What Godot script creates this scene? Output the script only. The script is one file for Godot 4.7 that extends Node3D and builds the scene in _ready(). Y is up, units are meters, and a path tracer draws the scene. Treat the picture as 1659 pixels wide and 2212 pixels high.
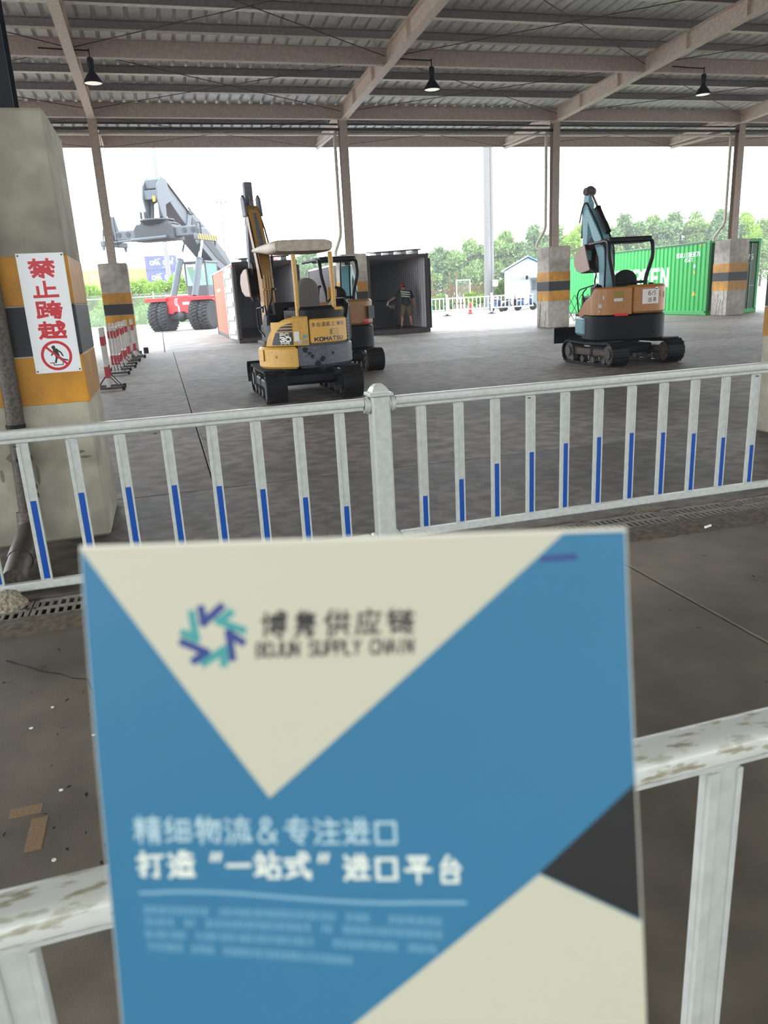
extends Node3D
# A concrete freight shed seen from behind railings: excavators, containers and a container handler.

const STRIDE := 7.8
var used := {}
var rng := RandomNumberGenerator.new()
var M := {}
var NT := {}


# ---------------------------------------------------------------- mesh building
class Mb:
	var v := PackedVector3Array()
	var n := PackedVector3Array()
	var t := PackedVector2Array()

	func tri(a: Vector3, b: Vector3, c: Vector3, na: Vector3, nb: Vector3, nc: Vector3, ta := Vector2.ZERO, tb := Vector2.ZERO, tc := Vector2.ZERO) -> void:
		var g := (b - a).cross(c - a)
		if g.length_squared() < 1e-16:
			return
		if g.dot(na + nb + nc) > 0.0:
			v.append(a); v.append(c); v.append(b)
			n.append(na); n.append(nc); n.append(nb)
			t.append(ta); t.append(tc); t.append(tb)
		else:
			v.append(a); v.append(b); v.append(c)
			n.append(na); n.append(nb); n.append(nc)
			t.append(ta); t.append(tb); t.append(tc)

	# corners in order round the face; «out» a point on the inner side tells which way the face looks
	func quad(a: Vector3, b: Vector3, c: Vector3, d: Vector3, inner: Vector3) -> void:
		var m := (c - a).cross(d - b).normalized()
		if m.dot((a + b + c + d) * 0.25 - inner) < 0.0:
			m = -m
		tri(a, b, c, m, m, m, Vector2(0, 0), Vector2(1, 0), Vector2(1, 1))
		tri(a, c, d, m, m, m, Vector2(0, 0), Vector2(1, 1), Vector2(0, 1))

	# a flat printed face: a top left, b top right, c bottom right, d bottom left
	func face(a: Vector3, b: Vector3, c: Vector3, d: Vector3, m: Vector3, u0 := 0.0, v0 := 0.0, u1 := 1.0, v1 := 1.0) -> void:
		tri(a, b, c, m, m, m, Vector2(u0, v0), Vector2(u1, v0), Vector2(u1, v1))
		tri(a, c, d, m, m, m, Vector2(u0, v0), Vector2(u1, v1), Vector2(u0, v1))

	func box(c: Vector3, s: Vector3, bev := 0.0, x := Transform3D.IDENTITY) -> void:
		var h := s * 0.5
		var b := minf(bev, minf(h.x, minf(h.y, h.z)) * 0.49)
		var ctr := x * c
		for k in 3:
			var i := (k + 1) % 3
			var j := (k + 2) % 3
			for sg in [-1.0, 1.0]:
				var p: Array[Vector3] = []
				for q in [[-1, -1], [1, -1], [1, 1], [-1, 1]]:
					var w := Vector3.ZERO
					w[k] = sg * h[k]
					w[i] = q[0] * (h[i] - b)
					w[j] = q[1] * (h[j] - b)
					p.append(x * (c + w))
				quad(p[0], p[1], p[2], p[3], ctr)
			if b > 0.0:
				for si in [-1.0, 1.0]:
					for sj in [-1.0, 1.0]:
						var e: Array[Vector3] = []
						for q in [[-1, 0], [1, 0], [1, 1], [-1, 1]]:
							var w := Vector3.ZERO
							w[k] = q[0] * (h[k] - b)
							w[i] = si * (h[i] - (0.0 if q[1] == 0 else b))
							w[j] = sj * (h[j] - (b if q[1] == 0 else 0.0))
							e.append(x * (c + w))
						quad(e[0], e[1], e[2], e[3], ctr)
		if b > 0.0:
			for sx in [-1.0, 1.0]:
				for sy in [-1.0, 1.0]:
					for sz in [-1.0, 1.0]:
						var a := x * (c + Vector3(sx * h.x, sy * (h.y - b), sz * (h.z - b)))
						var d := x * (c + Vector3(sx * (h.x - b), sy * h.y, sz * (h.z - b)))
						var e := x * (c + Vector3(sx * (h.x - b), sy * (h.y - b), sz * h.z))
						var m := ((d - a).cross(e - a)).normalized()
						if m.dot(a - ctr) < 0.0:
							m = -m
						tri(a, d, e, m, m, m)

	# rows of points; normals averaged over neighbouring faces when smooth
	func grid(rows: Array, wrap := false, smooth := true, flip := false) -> void:
		var nr := rows.size()
		var nc: int = rows[0].size()
		var last := nc if wrap else nc - 1
		var nm: Array = []
		for r in nr:
			var z := PackedVector3Array()
			z.resize(nc)
			nm.append(z)
		var side := 0.0
		var mids := PackedVector3Array()
		for r in nr:
			var m := Vector3.ZERO
			for p in rows[r]:
				m += p
			mids.append(m / nc)
		for r in nr - 1:
			for c in last:
				var c2 := (c + 1) % nc
				var g: Vector3 = (rows[r + 1][c2] - rows[r][c]).cross(rows[r + 1][c] - rows[r][c2])
				nm[r][c] += g; nm[r][c2] += g; nm[r + 1][c] += g; nm[r + 1][c2] += g
				side += g.dot((rows[r][c] + rows[r][c2] + rows[r + 1][c] + rows[r + 1][c2]) * 0.25 - (mids[r] + mids[r + 1]) * 0.5)
		var sg := 1.0
		if wrap and side < 0.0:
			sg = -1.0
		if flip:
			sg = -sg
		if smooth:
			for r in nr:
				for c in nc:
					nm[r][c] = nm[r][c].normalized() * sg
		for r in nr - 1:
			for c in last:
				var c2 := (c + 1) % nc
				var a: Vector3 = rows[r][c]
				var b: Vector3 = rows[r][c2]
				var d: Vector3 = rows[r + 1][c2]
				var e: Vector3 = rows[r + 1][c]
				var ta := Vector2(float(c) / last, float(r) / (nr - 1))
				var tb := Vector2(float(c + 1) / last, float(r) / (nr - 1))
				var td := Vector2(float(c + 1) / last, float(r + 1) / (nr - 1))
				var te := Vector2(float(c) / last, float(r + 1) / (nr - 1))
				if smooth:
					tri(a, b, d, nm[r][c], nm[r][c2], nm[r + 1][c2], ta, tb, td)
					tri(a, d, e, nm[r][c], nm[r + 1][c2], nm[r + 1][c], ta, td, te)
				else:
					var g := (d - a).cross(e - b).normalized() * sg
					tri(a, b, d, g, g, g, ta, tb, td)
					tri(a, d, e, g, g, g, ta, td, te)

	func fan(ring: PackedVector3Array, m: Vector3) -> void:
		var c := Vector3.ZERO
		for p in ring:
			c += p
		c /= ring.size()
		for i in ring.size():
			tri(c, ring[i], ring[(i + 1) % ring.size()], m, m, m)

	func loft(rows: Array, smooth := true, cap := true) -> void:
		grid(rows, true, smooth)
		if cap:
			for e in 2:
				var r0: PackedVector3Array = rows[0] if e == 0 else rows[-1]
				var r1: PackedVector3Array = rows[1] if e == 0 else rows[-2]
				var c0 := Vector3.ZERO
				var c1 := Vector3.ZERO
				for p in r0:
					c0 += p
				for p in r1:
					c1 += p
				var nn := Vector3.ZERO
				for i in r0.size():
					nn += (r0[i] - c0 / r0.size()).cross(r0[(i + 1) % r0.size()] - c0 / r0.size())
				nn = nn.normalized()
				if nn.dot(c0 / r0.size() - c1 / r1.size()) < 0.0:
					nn = -nn
				fan(r0, nn)

	func tube(p: PackedVector3Array, r: float, sides := 8, r_end := -1.0) -> void:
		var rows: Array = []
		var u := Vector3.ZERO
		for i in p.size():
			var d := (p[mini(i + 1, p.size() - 1)] - p[maxi(i - 1, 0)]).normalized()
			if i == 0:
				u = d.cross(Vector3.UP if absf(d.y) < 0.9 else Vector3.RIGHT).normalized()
			else:
				u = (u - d * u.dot(d)).normalized()
			var w := d.cross(u)
			var rr := r if r_end < 0.0 else lerpf(r, r_end, float(i) / (p.size() - 1))
			var ring := PackedVector3Array()
			for k in sides:
				var a := TAU * k / sides
				ring.append(p[i] + (u * cos(a) + w * sin(a)) * rr)
			rows.append(ring)
		loft(rows)

	func rod(a: Vector3, b: Vector3, r: float, sides := 10, r_end := -1.0) -> void:
		tube(PackedVector3Array([a, b]), r, sides, r_end)

	# profile points (radius, height) turned about the y axis of x
	func lathe(prof: PackedVector2Array, x := Transform3D.IDENTITY, sides := 20, smooth := true) -> void:
		var rows: Array = []
		for q in prof:
			var ring := PackedVector3Array()
			for k in sides:
				var a := TAU * k / sides
				ring.append(x * Vector3(cos(a) * maxf(q.x, 0.0004), q.y, sin(a) * maxf(q.x, 0.0004)))
			rows.append(ring)
		loft(rows, smooth)

	# outline in the xy plane of x, drawn out from z0 to z1; edges chamfered by bev
	func prism(poly: PackedVector2Array, z0: float, z1: float, x := Transform3D.IDENTITY, bev := 0.0) -> void:
		var pl := poly
		if Geometry2D.is_polygon_clockwise(pl):
			pl = poly.duplicate()
			pl.reverse()
		var ins := PackedVector2Array()
		var k := pl.size()
		for i in k:
			var d0 := (pl[i] - pl[(i + k - 1) % k]).normalized()
			var d1 := (pl[(i + 1) % k] - pl[i]).normalized()
			var m := (Vector2(-d0.y, d0.x) + Vector2(-d1.y, d1.x))
			m = m / maxf(m.length_squared() * 0.5, 0.25)
			ins.append(pl[i] + m * bev)
		var lay: Array = [[ins, z0], [pl, z0 + bev], [pl, z1 - bev], [ins, z1]] if bev > 0.0 else [[pl, z0], [pl, z1]]
		var rows: Array = []
		for l in lay:
			var ring := PackedVector3Array()
			for q in l[0]:
				ring.append(x * Vector3(q.x, q.y, l[1]))
			rows.append(ring)
		# side normals, shared across corners that are nearly straight
		var en := PackedVector2Array()
		for i in k:
			var e := (pl[(i + 1) % k] - pl[i]).normalized()
			en.append(Vector2(e.y, -e.x))
		for r in rows.size() - 1:
			var tilt := 0.0
			if bev > 0.0:
				tilt = -1.0 if r == 0 else (1.0 if r == rows.size() - 2 else 0.0)
			for i in k:
				var i2 := (i + 1) % k
				var m0 := en[i]
				var m1 := en[i]
				if en[(i + k - 1) % k].dot(en[i]) > 0.85:
					m0 = (en[(i + k - 1) % k] + en[i]).normalized()
				if en[i2].dot(en[i]) > 0.85:
					m1 = (en[i2] + en[i]).normalized()
				var na := (x.basis * Vector3(m0.x, m0.y, tilt)).normalized()
				var nb := (x.basis * Vector3(m1.x, m1.y, tilt)).normalized()
				tri(rows[r][i], rows[r][i2], rows[r + 1][i2], na, nb, nb)
				tri(rows[r][i], rows[r + 1][i2], rows[r + 1][i], na, nb, na)
		var ix := Geometry2D.triangulate_polygon(lay[0][0])
		var zd := (x.basis * Vector3(0, 0, 1)).normalized() * (1.0 if z1 > z0 else -1.0)
		for i in range(0, ix.size(), 3):
			var f: PackedVector3Array = rows[0]
			var g: PackedVector3Array = rows[-1]
			tri(f[ix[i]], f[ix[i + 1]], f[ix[i + 2]], -zd, -zd, -zd)
			tri(g[ix[i]], g[ix[i + 1]], g[ix[i + 2]], zd, zd, zd)

	# an open outline (x forward, y up) as a bent plate of thickness th, from z0 to z1
	func plate(line: PackedVector2Array, th: float, z0: float, z1: float, x := Transform3D.IDENTITY) -> void:
		for i in line.size() - 1:
			var d := (line[i + 1] - line[i]).normalized()
			var m := Vector2(-d.y, d.x) * th * 0.5
			var e := d * th * 0.3
			prism(PackedVector2Array([line[i] - m - e, line[i + 1] - m + e, line[i + 1] + m + e, line[i] + m - e]), z0, z1, x)

	func ball(c: Vector3, r: Vector3, seg := 12) -> void:
		var rows: Array = []
		for i in range(0, seg / 2 + 1):
			var ph := PI * i / (seg / 2)
			var ring := PackedVector3Array()
			for k in seg:
				var a := TAU * k / seg
				var sr := maxf(sin(ph), 0.001)
				ring.append(c + Vector3(r.x * sr * cos(a), r.y * cos(ph), r.z * sr * sin(a)))
			rows.append(ring)
		grid(rows, true)

	func done() -> ArrayMesh:
		var arr := []
		arr.resize(Mesh.ARRAY_MAX)
		arr[Mesh.ARRAY_VERTEX] = v
		arr[Mesh.ARRAY_NORMAL] = n
		arr[Mesh.ARRAY_TEX_UV] = t
		var m := ArrayMesh.new()
		m.add_surface_from_arrays(Mesh.PRIMITIVE_TRIANGLES, arr)
		return m


# ---------------------------------------------------------------- naming and tagging
func numbered(called: String) -> String:
	var k: int = used.get(called, -1) + 1
	used[called] = k
	return called if k == 0 else "%s_%03d" % [called, k]


func tag(o: Node, label: String, category: String, group := "", kind := "") -> Node:
	o.set_meta("label", label)
	o.set_meta("category", category)
	if group:
		o.set_meta("group", group)
	if kind:
		o.set_meta("kind", kind)
	return o


func thing(called: String, label: String, category: String, at := Vector3.ZERO, turn := 0.0, group := "", kind := "") -> Node3D:
	var o := Node3D.new()
	o.name = numbered(called)
	add_child(o)
	o.position = at
	o.rotation.y = turn
	tag(o, label, category, group, kind)
	return o


func part(called: String, mb: Mb, mat: Material, parent: Node, at := Vector3.ZERO) -> MeshInstance3D:
	return piece(called, mb.done(), mat, parent, at)


func piece(called: String, mesh: Mesh, mat: Material, parent: Node, at := Vector3.ZERO) -> MeshInstance3D:
	var o := MeshInstance3D.new()
	o.mesh = mesh
	o.material_override = mat
	if parent == self:
		o.name = numbered(called)
		add_child(o)
	else:
		o.name = called
		parent.add_child(o, true)
	o.position = at
	return o


func copy(o: Node3D, label: String, at: Vector3, turn := 0.0) -> Node3D:
	var c: Node3D = o.duplicate()
	c.name = numbered(String(o.name).rstrip("0123456789").rstrip("_"))
	add_child(c)
	c.position = at
	c.rotation.y = turn
	c.set_meta("label", label)
	return c


func pv(a: Array) -> PackedVector3Array:
	var p := PackedVector3Array()
	for q in a:
		p.append(Vector3(q[0], q[1], q[2]))
	return p


func p2(a: Array) -> PackedVector2Array:
	var p := PackedVector2Array()
	for q in a:
		p.append(Vector2(q[0], q[1]))
	return p


# a rounded path through corner points
func bent(a: Array, r: float, k := 5) -> PackedVector3Array:
	var p := pv(a)
	var out := PackedVector3Array([p[0]])
	for i in range(1, p.size() - 1):
		var d0 := p[i - 1] - p[i]
		var d1 := p[i + 1] - p[i]
		var l := minf(r, minf(d0.length(), d1.length()) * 0.48)
		var s := p[i] + d0.normalized() * l
		var e := p[i] + d1.normalized() * l
		for j in k + 1:
			var f := float(j) / k
			out.append(s.lerp(p[i], f).lerp(p[i].lerp(e, f), f))
	out.append(p[-1])
	return out


# ---------------------------------------------------------------- materials
func noise_tex(key: String, freq: float, lo: float, hi: float, size := 512, oct := 5, kind := FastNoiseLite.TYPE_SIMPLEX_SMOOTH, mid := 0.5) -> NoiseTexture2D:
	if NT.has(key):
		return NT[key]
	var f := FastNoiseLite.new()
	f.seed = key.hash() % 1000
	f.noise_type = kind
	f.frequency = freq
	f.fractal_octaves = oct
	var g := Gradient.new()
	g.offsets = PackedFloat32Array([0.0, mid - 0.22, mid + 0.22, 1.0])
	var m := (lo + hi) * 0.5
	g.colors = PackedColorArray([Color(lo, lo, lo), Color(lerpf(lo, m, 0.5), lerpf(lo, m, 0.5), lerpf(lo, m, 0.5)), Color(lerpf(m, hi, 0.6), lerpf(m, hi, 0.6), lerpf(m, hi, 0.6)), Color(hi, hi, hi)])
	var t := NoiseTexture2D.new()
	t.width = size
	t.height = size
	t.seamless = true
	t.noise = f
	t.color_ramp = g
	NT[key] = t
	return t


func mat(key: String, col: Color, rough := 0.6, metal := 0.0, wear := "wear", scale := 0.7) -> StandardMaterial3D:
	if M.has(key):
		return M[key]
	var m := StandardMaterial3D.new()
	m.resource_name = key
	m.albedo_color = col
	m.roughness = rough
	m.metallic = metal
	if wear:
		m.albedo_texture = NT[wear]
		m.uv1_triplanar = true
		m.uv1_world_triplanar = true
		m.uv1_scale = Vector3.ONE * scale
	M[key] = m
	return m


func concrete(key: String, col: Color, rough: float, scale: float, bump: float, wear := "patch") -> StandardMaterial3D:
	var m := mat(key, col, rough, 0.0, wear, scale)
	m.heightmap_enabled = true
	m.heightmap_texture = NT["grit"]
	m.heightmap_scale = bump
	m.detail_enabled = true
	m.detail_albedo = NT["stain"]
	m.detail_blend_mode = BaseMaterial3D.BLEND_MODE_MUL
	m.detail_uv_layer = BaseMaterial3D.DETAIL_UV_2
	m.uv2_triplanar = true
	m.uv2_world_triplanar = true
	m.uv2_scale = Vector3.ONE * scale * 0.31
	return m


func printed(key: String, img: Image, rough := 0.5) -> StandardMaterial3D:
	var m := StandardMaterial3D.new()
	m.resource_name = key
	m.albedo_texture = ImageTexture.create_from_image(img)
	m.roughness = rough
	M[key] = m
	return m


# ---------------------------------------------------------------- print: strokes drawn into pictures
var G := {
	"禁": "1 4 11 4|6 0 6 12|6 5 1 11|6 5 11 10|13 4 23 4|18 0 18 12|18 5 13 10|18 5 23 11|5 13 19 13|2 17 22 17|12 17 12 24 9 22|7 19 3 23|17 19 21 23",
	"止": "12 2 12 22|12 11 21 11|5 9 5 22|1 22 23 22",
	"跨": "2 2 9 2 9 9 2 9 2 2|6 9 6 21|6 14 10 14|2 13 2 21|1 22 10 20|12 5 23 5|17 1 16 5 11 11|18 5 20 8 24 11|14 11 21 11|12 15 23 15|16 15 14 19 22 19 21 24 17 23",
	"越": "1 5 11 5|6 1 6 13|0 10 12 10|6 13 6 21|6 16 11 16|3 14 3 18 0 23|2 20 7 22 24 23|13 6 24 6|13 6 13 18 17 16|18 1 19 10 23 19 24 15|23 9 15 20|20 1 23 4",
	"博": "1 8 9 8|5 1 5 23|10 4 24 4|17 0 17 14|11 7 23 7 23 14 11 14 11 7|11 10 23 10|20 0 23 2|9 17 24 17|20 14 20 24 17 23|12 19 14 21",
	"隽": "9 0 4 7|6 4 6 13|6 4 21 4|14 1 15 4|14 4 14 13|6 7 20 7|6 10 20 10|6 13 22 13|4 16 17 16 14 19 20 19 18 24 14 23|9 16 8 20 3 24",
	"供": "7 0 1 10|5 6 5 24|9 7 24 7|13 1 13 15|20 1 20 15|8 15 24 15|13 18 9 23|19 18 23 23",
	"应": "12 0 13 3|3 4 23 4|3 4 3 14 1 23|7 10 9 18|12 8 14 17|21 8 16 21|6 22 23 22",
	"链": "4 1 0 7|3 5 9 5|2 10 9 10|5 5 5 22 9 19|1 14 9 14|11 2 13 5|10 10 13 10 13 18 10 21|13 19 17 22 24 22|15 5 24 5|19 2 15 12 24 12|20 8 20 20|14 16 24 16",
	"精": "5 0 5 24|1 3 3 8|9 3 7 8|0 10 10 10|5 11 0 19|5 11 10 17|12 3 24 3|18 0 18 11|13 7 23 7|11 11 24 11|14 14 14 24|14 14 22 14 22 24 19 24|14 17 22 17|14 20 22 20",
	"细": "6 1 1 7 7 8 1 14 8 13|1 22 9 19|12 4 23 4 23 22 12 22 12 4|17 4 17 22|12 13 23 13",
	"物": "4 2 2 9|2 6 10 6|6 0 6 24|0 16 10 13|14 1 10 10|13 5 24 5 22 23 18 22|17 5 11 18|21 5 14 21",
	"流": "2 2 5 5|1 9 4 12|1 23 6 15|9 4 24 4|16 0 17 4|15 4 11 10 21 10|19 7 23 12|11 14 11 18 7 24|16 14 16 23|21 14 21 22 24 22 24 19",
	"&": "20 23 8 8 8 3 12 1 15 3 15 7 6 13 4 18 6 22 11 23 17 20 20 13",
	"专": "4 4 21 4|1 10 23 10|12 0 7 15 20 15 13 22|8 18 17 24",
	"注": "2 2 5 5|1 9 4 12|1 23 6 15|14 1 17 4|8 6 24 6|9 14 23 14|16 6 16 23|7 23 24 23",
	"进": "2 2 5 6|1 11 5 11 5 19|1 23 5 19 11 22 24 22|9 6 23 6|8 12 24 12|13 1 13 12 9 19|19 1 19 19",
	"口": "3 4 21 4 21 22 3 22 3 4",
	"打": "0 6 10 6|5 0 5 22 2 21|0 15 10 12|11 4 24 4|18 4 18 23 14 22",
	"造": "2 2 5 6|1 11 5 11 5 19|1 23 5 19 11 22 24 22|13 0 10 6|12 3 23 3|17 0 17 9|8 9 24 9|11 12 22 12 22 19 11 19 11 12",
	"一": "1 12 23 12",
	"站": "5 0 6 4|1 5 11 5|3 9 4 17|9 8 7 18|0 20 11 18|17 0 17 13|17 6 24 6|13 13 23 13 23 23 13 23 13 13",
	"式": "1 6 24 6|16 0 17 10 20 20 24 23 24 18|20 0 23 3|2 11 13 11|7 11 7 20|1 22 14 18",
	"平": "3 2 21 2|6 5 8 10|18 5 16 10|0 13 24 13|12 2 12 24",
	"台": "11 0 5 9 19 8|16 4 22 11|5 14 19 14 19 23 5 23 5 14",
	"多": "12 0 3 8|9 3 19 3 12 9 3 13|8 5 12 8|15 10 6 17|12 13 22 13 14 21 3 24|11 15 15 18",
	"田": "3 3 21 3 21 22 3 22 3 3|12 3 12 22|3 12 21 12",
	"道": "2 2 5 6|1 11 5 11 5 19|1 23 5 19 11 22 24 22|12 0 14 3|20 0 18 3|8 4 24 4|15 4 14 7|11 7 22 7 22 19 11 19 11 7|11 11 22 11|11 15 22 15",
	"路": "2 2 9 2 9 9 2 9 2 2|6 9 6 21|6 14 10 14|2 13 2 21|1 22 10 20|16 0 11 8|14 4 22 4 17 10 11 14|14 6 18 11 24 14|14 15 22 15 22 23 14 23 14 15",
	"工": "3 4 21 4|12 4 12 21|1 21 23 21",
	"業": "9 0 9 5|15 0 15 5|4 1 6 4|20 1 18 4|1 5 23 5|8 6 9 9|16 6 15 9|3 9 21 9|5 12 19 12|1 16 23 16|12 9 12 24|11 17 3 22|13 17 21 22",
	"有": "1 4 23 4|11 0 7 10 1 16|8 10 20 10 20 24 17 24|8 10 8 24|8 14 20 14|8 18 20 18",
	"出": "12 0 12 22|4 3 4 10 20 10 20 3|2 14 2 22 22 22 22 14",
	"荷": "1 3 23 3|7 0 7 6|17 0 17 6|7 7 1 15|5 12 5 24|8 9 24 9|20 9 20 23 17 23|10 13 16 13 16 18 10 18 10 13",
	"“": "7 1 5 7|13 1 11 7", "”": "14 1 12 7|20 1 18 7",
	"(": "14 0 9 8 9 16 14 24", ")": "10 0 15 8 15 16 10 24",
	"K": "1 0 1 24|22 0 1 14|8 10 23 24", "O": "6 0 18 0 24 5 24 19 18 24 6 24 0 19 0 5 6 0", "M": "0 24 0 0 12 15 24 0 24 24", "A": "0 24 12 0 24 24|5 16 19 16",
	"T": "0 0 24 0|12 0 12 24", "S": "23 3 17 0 6 0 0 4 2 9 21 14 24 19 18 24 6 24 0 21", "U": "0 0 0 18 6 24 18 24 24 18 24 0", "P": "1 24 1 0 18 0 24 4 24 10 18 13 1 13",
	"C": "24 4 18 0 6 0 0 5 0 19 6 24 18 24 24 20", "R": "1 24 1 0 18 0 24 4 24 10 18 13 1 13|12 13 24 24", "E": "23 0 1 0 1 24 23 24|1 12 19 12", "V": "0 0 12 24 24 0",
	"G": "24 4 18 0 6 0 0 5 0 19 6 24 18 24 24 20 24 13 14 13", "N": "1 24 1 0 23 24 23 0", "B": "1 0 1 24 18 24 24 20 24 15 18 12 1 12|1 0 16 0 22 3 22 9 18 12", "J": "21 0 21 19 15 24 6 24 0 20",
	"L": "1 0 1 24 22 24", "Y": "0 0 12 12 24 0|12 12 12 24", "H": "1 0 1 24|23 0 23 24|1 12 23 12", "I": "12 0 12 24", "D": "1 0 1 24 15 24 23 18 23 6 15 0 1 0",
	"0": "6 0 18 0 24 5 24 19 18 24 6 24 0 19 0 5 6 0", "1": "5 5 13 0 13 24", "3": "0 2 7 0 18 0 24 4 22 9 16 12 9 12|16 12 24 16 24 20 18 24 6 24 0 21", "4": "17 24 17 0 0 17 24 17",
	"5": "22 0 3 0 1 11 15 9 24 14 24 19 16 24 4 24 0 21", "6": "21 2 13 0 6 2 0 10 0 19 6 24 18 24 24 19 24 14 18 11 6 11 0 15", "7": "0 0 24 0 9 24", "8": "6 0 18 0 23 3 23 9 18 12 6 12 1 9 1 3 6 0|6 12 0 16 0 21 6 24 18 24 24 21 24 16 18 12",
	"/": "20 1 4 24", "-": "3 12 21 12", " ": "",
}


func fill_poly(im: Image, p: PackedVector2Array, c: Color) -> void:
	var y0 := 1e9
	var y1 := -1e9
	for q in p:
		y0 = minf(y0, q.y)
		y1 = maxf(y1, q.y)
	for y in range(maxi(0, int(floor(y0))), mini(im.get_height(), int(ceil(y1)) + 1)):
		var xs: Array[float] = []
		var yy := y + 0.5
		for i in p.size():
			var a := p[i]
			var b := p[(i + 1) % p.size()]
			if (a.y <= yy) != (b.y <= yy):
				xs.append(a.x + (yy - a.y) / (b.y - a.y) * (b.x - a.x))
		xs.sort()
		for k in range(0, xs.size() - 1, 2):
			var s := maxi(0, int(round(xs[k])))
			var e := mini(im.get_width(), int(round(xs[k + 1])))
			if e > s:
				im.fill_rect(Rect2i(s, y, e - s, 1), c)


func line(im: Image, a: Vector2, b: Vector2, th: float, c: Color) -> void:
	var d := (b - a).normalized()
	if a.distance_to(b) < 0.01:
		return
	var m := Vector2(-d.y, d.x) * th * 0.5
	var e := d * th * 0.42
	fill_poly(im, PackedVector2Array([a - e - m, b + e - m, b + e + m, a - e + m]), c)


func disc(im: Image, c: Vector2, r: float, col: Color) -> void:
	var p := PackedVector2Array()
	for i in 28:
		p.append(c + Vector2.from_angle(TAU * i / 28) * r)
	fill_poly(im, p, col)


# text from «at» (top left) along «step» (one advance), glyph size w x h, pen th, slant leans it to the right
func write(im: Image, text: String, at: Vector2, step: Vector2, w: float, h: float, th: float, c: Color, slant := 0.0) -> void:
	for i in text.length():
		var o := at + step * i
		for s in String(G.get(text[i], "")).split("|", false):
			var q := s.split_floats(" ")
			var ps := PackedVector2Array()
			for k in range(0, q.size() - 1, 2):
				ps.append(o + Vector2(q[k] / 24.0 * w + slant * h * (1.0 - q[k + 1] / 24.0), q[k + 1] / 24.0 * h) + step.normalized().rotated(PI / 2) * 0.0)
			for k in ps.size() - 1:
				line(im, ps[k], ps[k + 1], th, c)


func blank(w: int, h: int, c: Color) -> Image:
	var im := Image.create(w, h, false, Image.FORMAT_RGB8)
	im.fill(c)
	return im


func specks(im: Image, k: int, r0: float, r1: float, c: Color, seed_ := 1) -> void:
	rng.seed = seed_
	for i in k:
		var p := Vector2(rng.randf() * im.get_width(), rng.randf() * im.get_height())
		line(im, p, p + Vector2(rng.randf_range(-1, 1), rng.randf_range(-1, 1)) * rng.randf_range(r0, r1), rng.randf_range(1.0, r0), c)


func _ready() -> void:
	rng.seed = 7
	# camera
	var cam := Camera3D.new()
	cam.name = "camera"
	add_child(cam)
	var back := -Vector3(0.25339562, -0.27899111, -0.9262584)
	cam.transform = Transform3D(Basis(Vector3(0.95923044, -0.05142946, 0.27790642), Vector3(0.12517039, 0.95891552, -0.25458476), back), Vector3(0, 1.55, 0))
	var at := CameraAttributesPhysical.new()
	at.frustum_focal_length = 17.578
	at.frustum_focus_distance = 11.0
	at.frustum_near = 0.05
	at.frustum_far = 600.0
	at.exposure_aperture = 5.6
	cam.attributes = at
	cam.keep_aspect = Camera3D.KEEP_HEIGHT
	cam.fov = rad_to_deg(2.0 * atan(1106.0 / 1620.0))
	cam.near = 0.05
	cam.far = 600.0
	cam.current = true
	# overcast sky, the only strong light
	var env := Environment.new()
	var sky := Sky.new()
	var sm := ProceduralSkyMaterial.new()
	sm.sky_top_color = Color(0.93, 0.965, 1.0)
	sm.sky_horizon_color = Color(0.985, 0.99, 1.0)
	sm.ground_horizon_color = Color(0.6, 0.58, 0.56)
	sm.ground_bottom_color = Color(0.5, 0.48, 0.46)
	sm.sky_curve = 0.3
	sm.sky_energy_multiplier = 2.4
	sm.ground_energy_multiplier = 0.9
	sky.sky_material = sm
	env.background_mode = Environment.BG_SKY
	env.sky = sky
	env.tonemap_mode = Environment.TONE_MAPPER_LINEAR
	env.tonemap_exposure = 1.15
	env.fog_enabled = true
	env.fog_mode = Environment.FOG_MODE_EXPONENTIAL
	env.fog_light_color = Color(0.97, 0.98, 1.0)
	env.fog_density = 0.0011
	env.sdfgi_enabled = true
	env.ssao_enabled = true
	env.ssil_enabled = true
	var we := WorldEnvironment.new()
	we.name = "environment"
	we.environment = env
	add_child(we)
	make_materials()
	make_floor()
	make_roof()
	make_columns()
	make_lamps()
	make_railings()
	make_drain()
	make_near_pillar_things()
	make_leaflet()
	make_komatsu()
	make_kubotas()
	make_containers()
	make_worker()
	make_barriers()
	make_yard()
	make_handler()
	make_greenery()


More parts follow.
